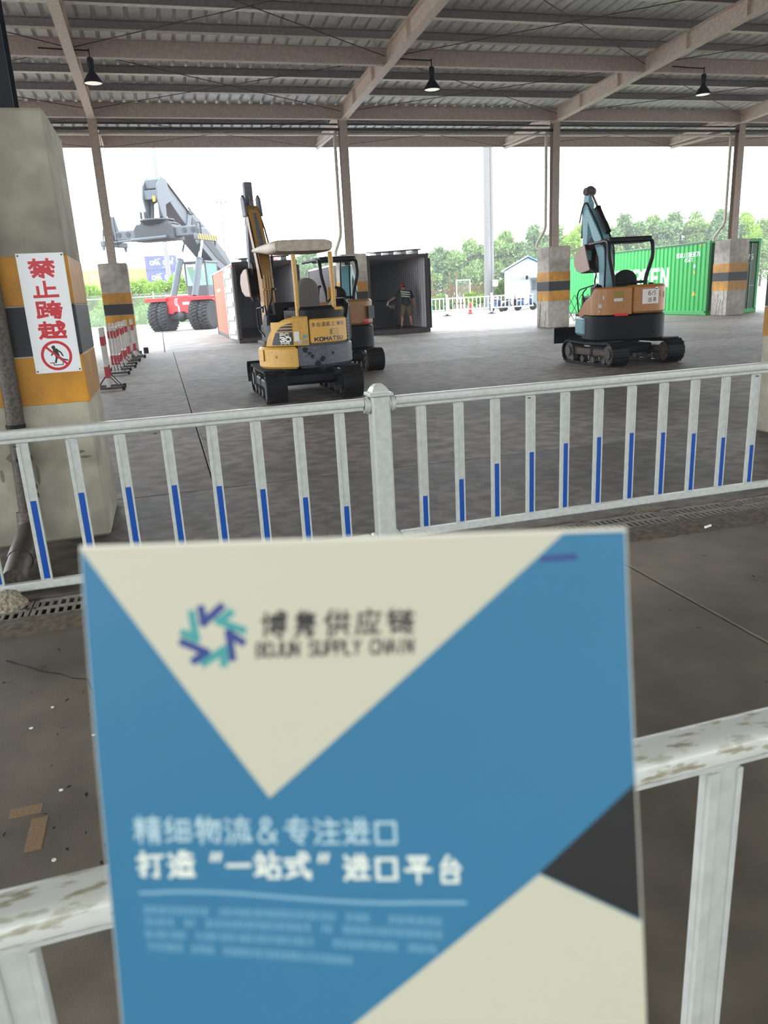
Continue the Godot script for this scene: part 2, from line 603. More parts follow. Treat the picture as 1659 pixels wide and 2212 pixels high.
func make_materials() -> void:
	noise_tex("wear", 0.016, 0.84, 1.0, 512, 6)
	noise_tex("patch", 0.006, 0.62, 1.0, 1024, 6)
	noise_tex("stain", 0.005, 0.66, 1.0, 512, 4)
	noise_tex("grit", 0.08, 0.0, 1.0, 512, 3)
	noise_tex("grit_fine", 0.26, 0.0, 1.0, 1024, 4)
	noise_tex("floor_patch", 0.014, 0.62, 1.0, 1024, 7)
	noise_tex("streak", 0.02, 0.86, 1.0)
	noise_tex("rail", 0.03, 0.90, 1.0)
	noise_tex("faint", 0.014, 0.84, 1.0)
	noise_tex("rustmap", 0.016, 0.35, 1.0, 512, 6)
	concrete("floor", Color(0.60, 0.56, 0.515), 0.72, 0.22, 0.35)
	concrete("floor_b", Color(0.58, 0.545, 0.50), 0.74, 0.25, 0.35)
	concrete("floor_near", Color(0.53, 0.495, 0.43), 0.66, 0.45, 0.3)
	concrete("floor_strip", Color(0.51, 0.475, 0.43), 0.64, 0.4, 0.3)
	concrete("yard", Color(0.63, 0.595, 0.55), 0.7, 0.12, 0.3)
	concrete("pillar", Color(0.735, 0.715, 0.635), 0.85, 0.5, 0.2, "faint")
	concrete("block", Color(0.80, 0.77, 0.72), 0.85, 0.6, 0.2, "faint")
	for k in ["floor", "floor_b", "floor_near", "floor_strip"]:
		M[k].roughness_texture = NT["wear"]
		M[k].metallic_specular = 0.36
		M[k].heightmap_texture = NT["grit_fine"]
		M[k].heightmap_scale = 0.34 if k != "floor_near" else 0.08
		M[k].albedo_texture = NT["floor_patch"] if k != "floor_near" else NT["wear"]
	for q in [["stripe_yellow", Color(0.86, 0.60, 0.12)], ["stripe_black", Color(0.125, 0.13, 0.15)]]:
		concrete(q[0], q[1], 0.6, 0.6, 0.15, "faint")
	mat("roof_steel", Color(0.93, 0.86, 0.80), 0.6, 0.0, "streak")
	mat("flange_steel", Color(0.96, 0.93, 0.89), 0.55, 0.0, "streak")
	mat("tie_steel", Color(0.80, 0.73, 0.69), 0.6, 0.0, "streak")
	mat("purlin_steel", Color(0.66, 0.64, 0.64), 0.55, 0.0, "streak")
	mat("deck_steel", Color(0.90, 0.90, 0.89), 0.5, 0.0, "streak")
	mat("post_steel", Color(0.66, 0.60, 0.55), 0.6, 0.0, "streak")
	mat("dark_pipe", Color(0.2, 0.2, 0.2), 0.5)
	mat("pale_pipe", Color(0.80, 0.76, 0.70), 0.5)
	mat("rod", Color(0.32, 0.29, 0.27), 0.6)
	mat("black_paint", Color(0.06, 0.062, 0.07), 0.5)
	mat("black_rubber", Color(0.10, 0.10, 0.105), 0.75)
	mat("charcoal", Color(0.10, 0.11, 0.135), 0.55)
	for k in ["black_paint", "charcoal", "black_rubber"]:
		M[k].metallic_specular = 0.32
	mat("steel", Color(0.50, 0.50, 0.50), 0.35, 0.7)
	mat("chrome", Color(0.85, 0.85, 0.87), 0.15, 1.0, "")
	mat("enamel_white", Color(0.92, 0.92, 0.90), 0.4)
	mat("rust", Color(0.40, 0.27, 0.22), 0.8, 0.0, "rustmap", 1.2)
	var rw := mat("rail_white", Color(0.72, 0.735, 0.71), 0.36, 0.0, "rail", 1.1)
	rw.clearcoat_enabled = true
	rw.clearcoat = 0.3
	mat("rail_worn", Color(0.75, 0.765, 0.74), 0.3, 0.0, "rail", 1.3)
	var sg := Gradient.new()
	sg.offsets = PackedFloat32Array([0.0, 0.33, 0.46, 1.0])
	sg.colors = PackedColorArray([Color(0.62, 0.56, 0.48), Color(0.80, 0.77, 0.70), Color(1, 1, 1), Color(1, 1, 1)])
	var sn := NoiseTexture2D.new()
	sn.width = 512
	sn.height = 512
	sn.seamless = true
	var fnl := FastNoiseLite.new()
	fnl.seed = 4
	fnl.frequency = 0.018
	fnl.fractal_octaves = 5
	sn.noise = fnl
	sn.color_ramp = sg
	var rs := mat("rail_scuffed", Color(0.76, 0.775, 0.74), 0.3, 0.0, "wear")
	rs.albedo_texture = sn
	rs.uv1_scale = Vector3(1.6, 5.0, 5.0)
	mat("reflect_blue", Color(0.0, 0.27, 0.60), 0.35, 0.0, "")
	mat("iron", Color(0.28, 0.27, 0.26), 0.6, 0.3)
	mat("grate_iron", Color(0.52, 0.50, 0.46), 0.7)
	mat("soil", Color(0.42, 0.38, 0.31), 0.95, 0.0, "patch", 3.0)
	mat("tar", Color(0.10, 0.095, 0.085), 0.9, 0.0, "")


func slab(parent: Node, x0: float, x1: float, z0: float, z1: float, m: String, top := 0.0, gap := 0.012) -> void:
	var b := Mb.new()
	b.box(Vector3((x0 + x1) * 0.5, top - 0.1, (z0 + z1) * 0.5), Vector3(x1 - x0 - gap, 0.2, absf(z1 - z0) - gap), 0.006)
	part("slab", b, M[m], parent)


func make_floor() -> void:
	var f := thing("floor", "grey worn concrete slab floor of the shed with dark joints", "floor", Vector3.ZERO, 0.0, "", "structure")
	var xs := [-24.0, -15.33, -7.53, 0.27, 8.07, 15.87, 23.67, 31.5, 40.0]
	var zs := [-4.36, -6.5, -16.55, -24.4, -27.6]
	for i in xs.size() - 1:
		for j in zs.size() - 1:
			if j == 0 or (j == 1 and i % 2 == 0 and false):
				continue
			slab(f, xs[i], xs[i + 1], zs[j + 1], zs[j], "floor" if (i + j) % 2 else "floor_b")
	for q in [[-24.0, -8.0], [-8.0, 8.3], [8.3, 24.0]]:
		slab(f, q[0], q[1], -6.5, -4.36, "floor_strip")
	var nx := [-14.0, -5.4, 2.37, 10.2, 20.0]
	for i in nx.size() - 1:
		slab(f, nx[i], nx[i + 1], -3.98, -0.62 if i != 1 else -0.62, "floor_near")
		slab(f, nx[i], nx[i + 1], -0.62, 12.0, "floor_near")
	var b := Mb.new()
	b.box(Vector3(0, -0.16, -16.0), Vector3(80, 0.06, 23.2))
	b.box(Vector3(0, -0.16, 3.0), Vector3(80, 0.06, 13.9))
	part("joint_bed", b, M["tar"], f)
	# cracks filled with dirt
	for c in [[[-0.35, -2.0], [-0.18, -2.04], [0.0, -1.98], [0.2, -2.06], [0.5, -2.0]], [[2.6, -2.32], [2.8, -2.28], [3.0, -2.36], [3.3, -2.3], [3.9, -2.42]], [[0.30, -9.4], [0.34, -8.9], [0.6, -8.4], [1.1, -8.1], [1.2, -7.7]], [[4.2, -7.0], [4.6, -6.1], [5.0, -5.4], [5.2, -5.1]], [[-0.9, -3.55], [-0.5, -3.2], [-0.42, -2.9]]]:
		var cb := Mb.new()
		var l: Array = []
		for k in c.size() - 1:
			for s in 6:
				l.append(Vector2(c[k][0], c[k][1]).lerp(Vector2(c[k + 1][0], c[k + 1][1]), s / 6.0) + Vector2(rng.randf_range(-0.012, 0.012), rng.randf_range(-0.012, 0.012)))
		for k in l.size() - 1:
			var d: Vector2 = (l[k + 1] - l[k]).normalized().orthogonal() * rng.randf_range(0.002, 0.006)
			var y := 0.0015
			cb.quad(Vector3(l[k].x - d.x, y, l[k].y - d.y), Vector3(l[k + 1].x - d.x, y, l[k + 1].y - d.y), Vector3(l[k + 1].x + d.x, y, l[k + 1].y + d.y), Vector3(l[k].x + d.x, y, l[k].y + d.y), Vector3(l[k].x, -1, l[k].y))
		part("crack", cb, M["tar"], f)
	# outside: paler yard slabs
	var g := thing("yard_ground", "pale concrete yard outside the shed, brighter than the floor", "ground", Vector3.ZERO, 0.0, "", "structure")
	for i in 16:
		for j in 5:
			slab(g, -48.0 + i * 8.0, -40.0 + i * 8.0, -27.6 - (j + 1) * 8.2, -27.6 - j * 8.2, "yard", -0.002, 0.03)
	var far := Mb.new()
	far.box(Vector3(20, -0.12, -190), Vector3(520, 0.2, 242))
	part("far_ground", far, mat("far_earth", Color(0.62, 0.60, 0.54), 0.9, 0.0, "patch", 0.05), g)
	var back := Mb.new()
	back.box(Vector3(0, -0.12, 52), Vector3(300, 0.2, 80))
	part("rear_ground", back, M["yard"], g)
	# the shed across the lane behind the viewer
	var rw := thing("wall_rear", "plain grey wall of the warehouse across the lane behind the viewer", "wall", Vector3.ZERO, 0.0, "", "structure")
	var rb := Mb.new()
	rb.box(Vector3(5, 4.0, 31.0), Vector3(150, 8.0, 1.0))
	part("wall_face", rb, mat("rear_wall", Color(0.55, 0.54, 0.5), 0.8), rw)
	for sx in [-1, 1]:
		var sd := Mb.new()
		sd.box(Vector3(-84 if sx < 0 else 105, -0.12, -31), Vector3(120 if sx < 0 else 130, 0.2, 76))
		part("side_ground", sd, M["yard"], g)


# roof underside heights
func yb(z: float) -> float:
	return 7.05 + 0.035 * (z + 26.2)


func i_beam(a: Vector3, b: Vector3, depth: float, fl: float, side: Vector3) -> Mb:
	# a and b on the underside of the lower flange
	var m := Mb.new()
	var d := (b - a).normalized()
	var up := side.cross(d).normalized()
	if up.y < 0.0:
		up = -up
	var l := a.distance_to(b)
	var x := Transform3D(Basis(d, up, d.cross(up)), (a + b) * 0.5)
	m.box(Vector3(0, 0.007, 0), Vector3(l, 0.014, fl), 0.0, x)
	m.box(Vector3(0, depth - 0.007, 0), Vector3(l, 0.014, fl), 0.0, x)
	m.box(Vector3(0, depth * 0.5, 0), Vector3(l, depth - 0.028, 0.012), 0.0, x)
	return m


func make_roof() -> void:
	var r := thing("ceiling", "corrugated steel shed roof seen from below, on purlins, beams and rafters", "ceiling", Vector3.ZERO, 0.0, "", "structure")
	var fx := [-16.85, -9.05, -1.25, 6.53, 14.26, 22.0, 29.8, 37.6]
	var z_out := -30.7
	var z_in := 16.5
	# rafters with stiffener plates
	for x in fx:
		var m := i_beam(Vector3(x, yb(-26.4), -26.4), Vector3(x, yb(z_in), z_in), 0.44, 0.23, Vector3.RIGHT)
		part("rafter", m, M["roof_steel"], r)
		var c := Mb.new()
		var tp := yb(-26.4) + 0.44
		c.prism(p2([[-26.4, yb(-26.4)], [-26.4, tp], [z_out, yb(z_out) + 0.42], [z_out, yb(z_out) + 0.2]]), -0.007, 0.007, Transform3D(Basis(Vector3(0, 0, 1), Vector3.UP, Vector3(-1, 0, 0)), Vector3(x, 0, 0)))
		c.box(Vector3(x, (yb(-26.4) + yb(z_out) + 0.2) * 0.5, (z_out - 26.4) * 0.5), Vector3(0.2, 0.014, 4.31), 0.0, Transform3D.IDENTITY)
		part("cantilever", c, M["roof_steel"], r)
		for z in [-24.6, -22.4, -19.2, -17.0, -14.0, -11.0]:
			var k := Mb.new()
			k.box(Vector3(x, yb(z) + 0.22, z), Vector3(0.2, 0.41, 0.012))
			part("stiffener", k, M["roof_steel"], r)
	# purlins resting on the rafters
	var rows := [-30.2, -28.65, -27.1, -25.2, -23.65, -22.1, -20.55, -19.1, -17.5, -16.0, -14.4, -12.9, -11.2, -9.5, -7.8, -6.1, -4.0, -2.0, 0.0, 2.0, 4.0, 6.0, 8.0, 10.0, 12.0, 14.0, 16.0]
	for i in fx.size() - 1:
		for z in rows:
			var y: float = yb(z) + 0.44
			var b := Mb.new()
			b.prism(p2([[-0.04, 0], [0.04, 0], [0.04, 0.012], [-0.028, 0.012], [-0.028, 0.2], [0.04, 0.2], [0.04, 0.212], [-0.04, 0.212]]), fx[i] + 0.004, fx[i + 1] - 0.004, Transform3D(Basis(Vector3(0, 0, 1), Vector3.UP, Vector3(1, 0, 0)), Vector3(0, y, z)))
			part("purlin", b, M["purlin_steel"], r)
			var lip := Mb.new()
			lip.box(Vector3((fx[i] + fx[i + 1]) * 0.5, y - 0.004, z + 0.02), Vector3(STRIDE - 0.03, 0.008, 0.17))
			part("purlin_flange", lip, M["flange_steel"], r)
		for z in [-26.3, -21.1, -15.4]:
			var m := i_beam(Vector3(fx[i] + 0.02, yb(z) + 0.03, z), Vector3(fx[i + 1] - 0.02, yb(z) + 0.03, z), 0.4, 0.16, Vector3(0, 0, 1))
			part("tie_beam", m, M["tie_steel"], r)
		var e := i_beam(Vector3(fx[i], yb(z_out) + 0.12, z_out + 0.1), Vector3(fx[i + 1], yb(z_out) + 0.12, z_out + 0.1), 0.42, 0.12, Vector3(0, 0, 1))
		part("eave_beam", e, M["tie_steel"], r)
		var gu := Mb.new()
		gu.plate(p2([[0.22, 0.3], [0.22, 0.02], [0.0, 0.0], [0.0, 0.3]]), 0.012, fx[i], fx[i + 1], Transform3D(Basis(Vector3(0, 0, -1), Vector3.UP, Vector3(1, 0, 0)), Vector3(0, yb(z_out) + 0.25, z_out)))
		part("gutter", gu, M["tie_steel"], r)
		# one corrugated sheet run per bay
		var d := Mb.new()
		var prof := PackedVector2Array()
		for k in 22:
			var x0: float = fx[i] + k * STRIDE / 22.0
			for q in [[0.0, 0.0], [0.245, 0.0], [0.262, 0.075], [0.322, 0.075], [0.3545, 0.0]]:
				prof.append(Vector2(x0 + q[0], q[1]))
		var top := PackedVector3Array()
		var low := PackedVector3Array()
		for q in prof:
			low.append(Vector3(q.x, yb(z_out) + 0.655 + q.y, z_out - 0.15))
			top.append(Vector3(q.x, yb(z_in) + 0.655 + q.y, z_in + 0.5))
		d.grid([low, top], false, false, false)
		part("deck_sheet", d, M["deck_steel"], r)
		# crossed bracing rods
		for q in [[-26.1, -21.2], [-21.0, -15.5]]:
			for s in 2:
				var w := Mb.new()
				var za: float = q[s]
				var zb: float = q[1 - s]
				w.rod(Vector3(fx[i] + 0.1, yb(za) + 0.22, za), Vector3(fx[i + 1] - 0.1, yb(zb) + 0.22, zb), 0.011, 6)
				part("brace_rod", w, M["rod"], r)
		var wz := Mb.new()
		wz.rod(Vector3(fx[i] + 0.1, yb(-26.3) + 0.1, -26.45), Vector3(fx[i + 1] - 0.1, 6.95, -30.3), 0.009, 6)
		wz.rod(Vector3(fx[i + 1] - 0.1, yb(-26.3) + 0.1, -26.45), Vector3(fx[i] + 0.1, 6.95, -30.3), 0.009, 6)
		part("brace_rod", wz, M["rod"], r)
	for q in [[-26.55, 6.83, 0.045, "dark_pipe"], [-26.62, 6.70, 0.03, "pale_pipe"], [-26.9, 7.05, 0.03, "dark_pipe"]]:
		var p := Mb.new()
		p.rod(Vector3(-16, q[1], q[0]), Vector3(37, q[1], q[0]), q[2], 8)
		part("conduit", p, M[q[3]], r)


func striped_block(parent: Node, s: Vector3, bands: Array, body: String, bev := 0.02) -> Node:
	# a concrete block standing at the origin of parent; painted bands a hair proud of it
	var b := Mb.new()
	b.box(Vector3(0, s.y * 0.5, 0), s, bev)
	var o := part("concrete_block", b, M[body], parent)
	for q in bands:
		var st := Mb.new()
		st.box(Vector3(0, (q[0] + q[1]) * 0.5, 0), Vector3(s.x + 0.006, q[1] - q[0], s.z + 0.006), 0.008)
		part("stripe", st, M[q[2]], o)
	return o


func make_columns() -> void:
	var names := ["striped concrete plinth and steel post beside the red and white barriers", "striped concrete plinth and steel post half hidden behind the two excavators on the left", "striped concrete plinth and steel post left of the blue and orange excavator", "striped concrete plinth and steel post in front of the green container's corner"]
	var cx := [-1.245, 6.53, 14.295, 22.15]
	for i in 4:
		var t := thing("column", names[i], "column", Vector3(cx[i], 0, -26.47), 0.0, "", "structure")
		var blk := striped_block(t, Vector3(0.87, 2.9, 0.94), [[0.97, 1.33, "stripe_yellow"], [1.33, 1.67, "stripe_black"], [1.67, 2.01, "stripe_yellow"]], "block", 0.025)
		var p := Mb.new()
		var h := 7.5 - 2.9
		for q in [[-0.12], [0.12]]:
			p.box(Vector3(0, 2.9 + h * 0.5, q[0]), Vector3(0.26, h, 0.014))
		p.box(Vector3(0, 2.9 + h * 0.5, 0), Vector3(0.012, h, 0.23))
		p.box(Vector3(0, 2.91, 0), Vector3(0.42, 0.02, 0.42))
		part("steel_post", p, M["post_steel"], t)
		# chipped plaster patches and cracks near the foot
		rng.seed = 40 + i
		for k in 3:
			var cr := Mb.new()
			var pts := PackedVector3Array()
			var zz := rng.randf_range(-0.3, 0.2)
			for j in 9:
				pts.append(Vector3(-0.437, 0.02 + j * 0.13 * (1.0 - 0.2 * k), zz + rng.randf_range(-0.05, 0.05) + j * 0.012))
			cr.tube(pts, 0.007, 5)
			part("crack", cr, M["tar"], blk)
		# downpipe from the gutter along the cantilever and down the outer side
		if i > 0:
			var d := Mb.new()
			d.tube(bent([[-0.02, 6.98, -4.2], [-0.02, 6.9, -0.55], [-0.24, 6.7, -0.2], [-0.24, 3.55, -0.2], [-0.36, 3.05, -0.62], [-0.36, 2.9, -0.64]], 0.15), 0.055, 8)
			for y in [4.2, 5.6]:
				d.rod(Vector3(-0.24, y, -0.2), Vector3(-0.24, y + 0.05, -0.2), 0.066, 8)
			part("downpipe", d, M["pale_pipe"], t)
		else:
			var d := Mb.new()
			d.tube(pv([[0.17, 6.9, 0.1], [0.19, 5.2, 0.11], [0.24, 3.6, 0.12], [0.27, 2.9, 0.12]]), 0.008, 5)
			part("cable", d, M["dark_pipe"], t)
	# the two pillars by the railing
	var l := thing("pillar", "near concrete pillar with yellow and black bands, carrying the red lettered sign", "pillar", Vector3(-0.955, 0, -5.93), 0.0, "", "structure")
	striped_block(l, Vector3(0.85, 2.75, 0.95), [[0.95, 1.27, "stripe_yellow"], [1.27, 1.59, "stripe_black"], [1.59, 1.90, "stripe_yellow"]], "pillar", 0.018)
	var p := Mb.new()
	for q in [-0.12, 0.12]:
		p.box(Vector3(0.09, 2.75 + 2.6, q), Vector3(0.26, 5.2, 0.014))
	p.box(Vector3(0.09, 2.75 + 2.6, 0), Vector3(0.012, 5.2, 0.23))
	part("steel_post", p, M["charcoal"], l)
	rng.seed = 5
	for q in [[-0.12, 0.62, 0.035, 0.03], [-0.1, 0.53, 0.02, 0.06], [-0.2, 0.5, 0.012, 0.05], [0.02, 0.48, 0.012, 0.07], [-0.07, 0.36, 0.03, 0.04], [0.3, 0.62, 0.05, 0.012], [0.34, 0.58, 0.04, 0.01]]:
		var s := Mb.new()
		var ring := PackedVector3Array()
		for k in 14:
			var a := TAU * k / 14
			ring.append(Vector3(q[0] + cos(a) * q[2] * rng.randf_range(0.7, 1.2), q[1] + sin(a) * q[3] * rng.randf_range(0.7, 1.2), 0.4765))
		s.fan(ring, Vector3(0, 0, 1))
		part("smudge", s, mat("smudge", Color(0.50, 0.48, 0.42), 0.9, 0.0, "wear", 6.0), l)
	var rp := thing("pillar", "concrete pillar with yellow and black bands cut off by the right edge", "pillar", Vector3(6.17, 0, -5.86), 0.0, "", "structure")
	striped_block(rp, Vector3(0.86, 3.0, 0.95), [[0.95, 1.24, "stripe_yellow"], [1.24, 1.55, "stripe_black"], [1.55, 1.87, "stripe_yellow"]], "pillar", 0.018)


func make_lamps() -> void:
	var spots := [[Vector3(-0.83, 6.66, -20.9), "bell shaped ceiling lamp beside the leftmost rafter"], [Vector3(7.66, 6.66, -20.9), "bell shaped ceiling lamp in the middle bay of the roof"], [Vector3(16.08, 6.66, -20.9), "bell shaped ceiling lamp near the right edge of the roof"]]
	for q in spots:
		var t := thing("ceiling_lamp", q[1], "lamp", q[0], 0.0, "high bay lamps under the roof")
		var s := Mb.new()
		s.lathe(p2([[0.055, 0.30], [0.075, 0.24], [0.13, 0.17], [0.19, 0.08], [0.225, 0.0], [0.218, 0.0], [0.18, 0.08], [0.12, 0.165], [0.06, 0.23]]), Transform3D.IDENTITY, 24)
		part("shade", s, M["charcoal"], t)
		var e := Mb.new()
		e.lathe(p2([[0.0, 0.035], [0.205, 0.03], [0.2, 0.015], [0.0, 0.01]]), Transform3D.IDENTITY, 24)
		var g := mat("lamp_glass", Color(0.95, 0.95, 0.92), 0.4, 0.0, "")
		g.emission_enabled = true
		g.emission = Color(1.0, 0.98, 0.92)
		g.emission_energy_multiplier = 0.55
		part("lamp_glass", e, g, t)
		var h := Mb.new()
		h.lathe(p2([[0.0, 0.56], [0.06, 0.55], [0.075, 0.5], [0.07, 0.34], [0.05, 0.29], [0.0, 0.28]]), Transform3D.IDENTITY, 14)
		part("ballast", h, M["charcoal"], t)
		var c := Mb.new()
		c.rod(Vector3(0, 0.54, 0), Vector3(0, 0.74, 0), 0.014, 6)
		c.tube(bent([[0, 0.7, 0], [-0.5, 0.7, 0.02], [-1.1, 0.72, 0.02]], 0.05), 0.016, 6)
		part("hanger", c, M["black_paint"], t)
		var li := SpotLight3D.new()
		li.name = "lamp_light"
		li.light_energy = 0.5
		li.light_color = Color(1.0, 0.98, 0.92)
		li.spot_angle = 70.0
		li.spot_range = 40.0
		li.light_size = 0.2
		li.shadow_enabled = true
		li.position = Vector3(0, -0.02, 0)
		li.rotation.x = -PI / 2
		t.add_child(li)


# ---------------------------------------------------------------- railings and drain
func rail_post(label: String, at: Vector3) -> void:
	var t := thing("railing_post", label, "post", at)
	var b := Mb.new()
	b.box(Vector3(0, 0.49, 0), Vector3(0.118, 0.94, 0.118), 0.012)
	part("shaft", b, M["rail_white"], t)
	var c := Mb.new()
	c.box(Vector3(0, 0.965, 0), Vector3(0.15, 0.022, 0.15), 0.008)
	c.lathe(p2([[0.078, 0.97], [0.076, 0.985], [0.055, 1.01], [0.03, 1.025], [0.0, 1.03]]), Transform3D(Basis(Vector3.UP, PI / 4), Vector3.ZERO), 4, false)
	part("cap", c, M["rail_white"], t)
	var f := Mb.new()
	f.box(Vector3(0, 0.012, 0), Vector3(0.2, 0.024, 0.2), 0.008)
	part("foot_plate", f, M["rail_white"], t)
	for s in [-1.0, 1.0]:
		var k := Mb.new()
		k.rod(Vector3(s * 0.058, 0.9, 0), Vector3(s * 0.098, 0.9, 0), 0.048, 14)
		k.rod(Vector3(s * 0.07, 0.9, 0), Vector3(s * 0.082, 0.9, 0), 0.054, 14)
		part("rail_collar", k, M["rail_white"], t)
		var k2 := Mb.new()
		k2.box(Vector3(s * 0.075, 0.05, 0), Vector3(0.036, 0.05, 0.06), 0.008)
		part("rail_collar", k2, M["rail_white"], t)


func railing_panel(label: String, x0: float, x1: float, z: float, xs: Array, blues: Array, group: String, slim := 0.0) -> Node3D:
	var t := thing("railing", label, "railing", Vector3(x0, 0, z), 0.0, group)
	var L := x1 - x0
	var b := Mb.new()
	# rounded top rail with a flat under-channel
	var ends: Array = [PackedVector3Array(), PackedVector3Array()]
	for k in 28:
		var a := TAU * k / 28.0
		var py := signf(sin(a)) * pow(absf(sin(a)), 0.62) * 0.027
		var pz := signf(cos(a)) * pow(absf(cos(a)), 0.62) * 0.036
		for e in 2:
			ends[e].append(Vector3(L * e, 0.918 - slim + py * (1.0 - slim * 14.0), pz))
	b.loft(ends, true)
	part("top_rail", b, M["rail_worn"] if slim == 0.0 else M["rail_scuffed"], t)
	var u := Mb.new()
	u.box(Vector3(L * 0.5, 0.882, 0), Vector3(L, 0.022, 0.044), 0.004)
	part("under_channel", u, M["rail_white"], t)
	var o := Mb.new()
	o.box(Vector3(L * 0.5, 0.045, 0), Vector3(L, 0.05, 0.05), 0.008)
	part("bottom_rail", o, M["rail_worn"], t)
	var bm: ArrayMesh = null
	for i in xs.size():
		if bm == null:
			var s := Mb.new()
			s.box(Vector3(0, 0, 0), Vector3(0.062, 0.81, 0.024), 0.006)
			s.box(Vector3(-0.021, 0, 0.013), Vector3(0.02, 0.79, 0.008), 0.003)
			s.box(Vector3(0.026, 0, 0.013), Vector3(0.01, 0.79, 0.008), 0.003)
			bm = s.done()
		var p := piece("baluster", bm, M["rail_white"], t, Vector3(xs[i] - x0, 0.468, 0))
		if blues.size() > i:
			var k := Mb.new()
			var h: float = blues[i] - 0.075
			k.box(Vector3(0.005, blues[i] - h * 0.5 - 0.462, 0.0135), Vector3(0.03, h, 0.003))
			part("reflective_strip", k, M["reflect_blue"], p)
	for q in [0.28, 0.55, 0.83]:
		var w := Mb.new()
		w.rod(Vector3(L * q, 0.858, 0.02), Vector3(L * q, 0.852, 0.02), 0.01, 8)
		part("bolt", w, M["iron"], t)
	return t


func make_railings() -> void:
	var z := -4.45
	rail_post("white square railing post with peaked cap between the two far railing panels", Vector3(1.222, 0, z))
	var xl: Array = []
	var bl := [0.40, 0.48, 0.535, 0.552, 0.554, 0.535, 0.499, 0.449, 0.366, 0.277]
	for i in 10:
		xl.append(-1.324 + 0.2545 * i)
	railing_panel("white steel railing with blue strips, left of the capped post", -1.62, 1.121, z, xl, bl, "railing panels along the drain")
	var xr: Array = []
	var br := [0.279, 0.361, 0.436, 0.487, 0.52, 0.536, 0.54, 0.518, 0.486, 0.432, 0.351, 0.28]
	for i in 12:
		xr.append(1.49 + 0.2517 * i)
	railing_panel("white steel railing with blue strips, right of the capped post", 1.323, 4.55, z, xr, br, "railing panels along the drain")
	# the railing right in front of the camera
	var n := railing_panel("scuffed white railing closest to the viewer, behind the leaflet", -1.6, 1.35, -0.8, [-1.265, -1.015, -0.765, -0.515, -0.265, -0.015, 0.235, 0.485, 0.738, 0.99, 1.24], [], "", 0.012)
	n.rotation.y = deg_to_rad(0.6)
	n.position.y = -0.034


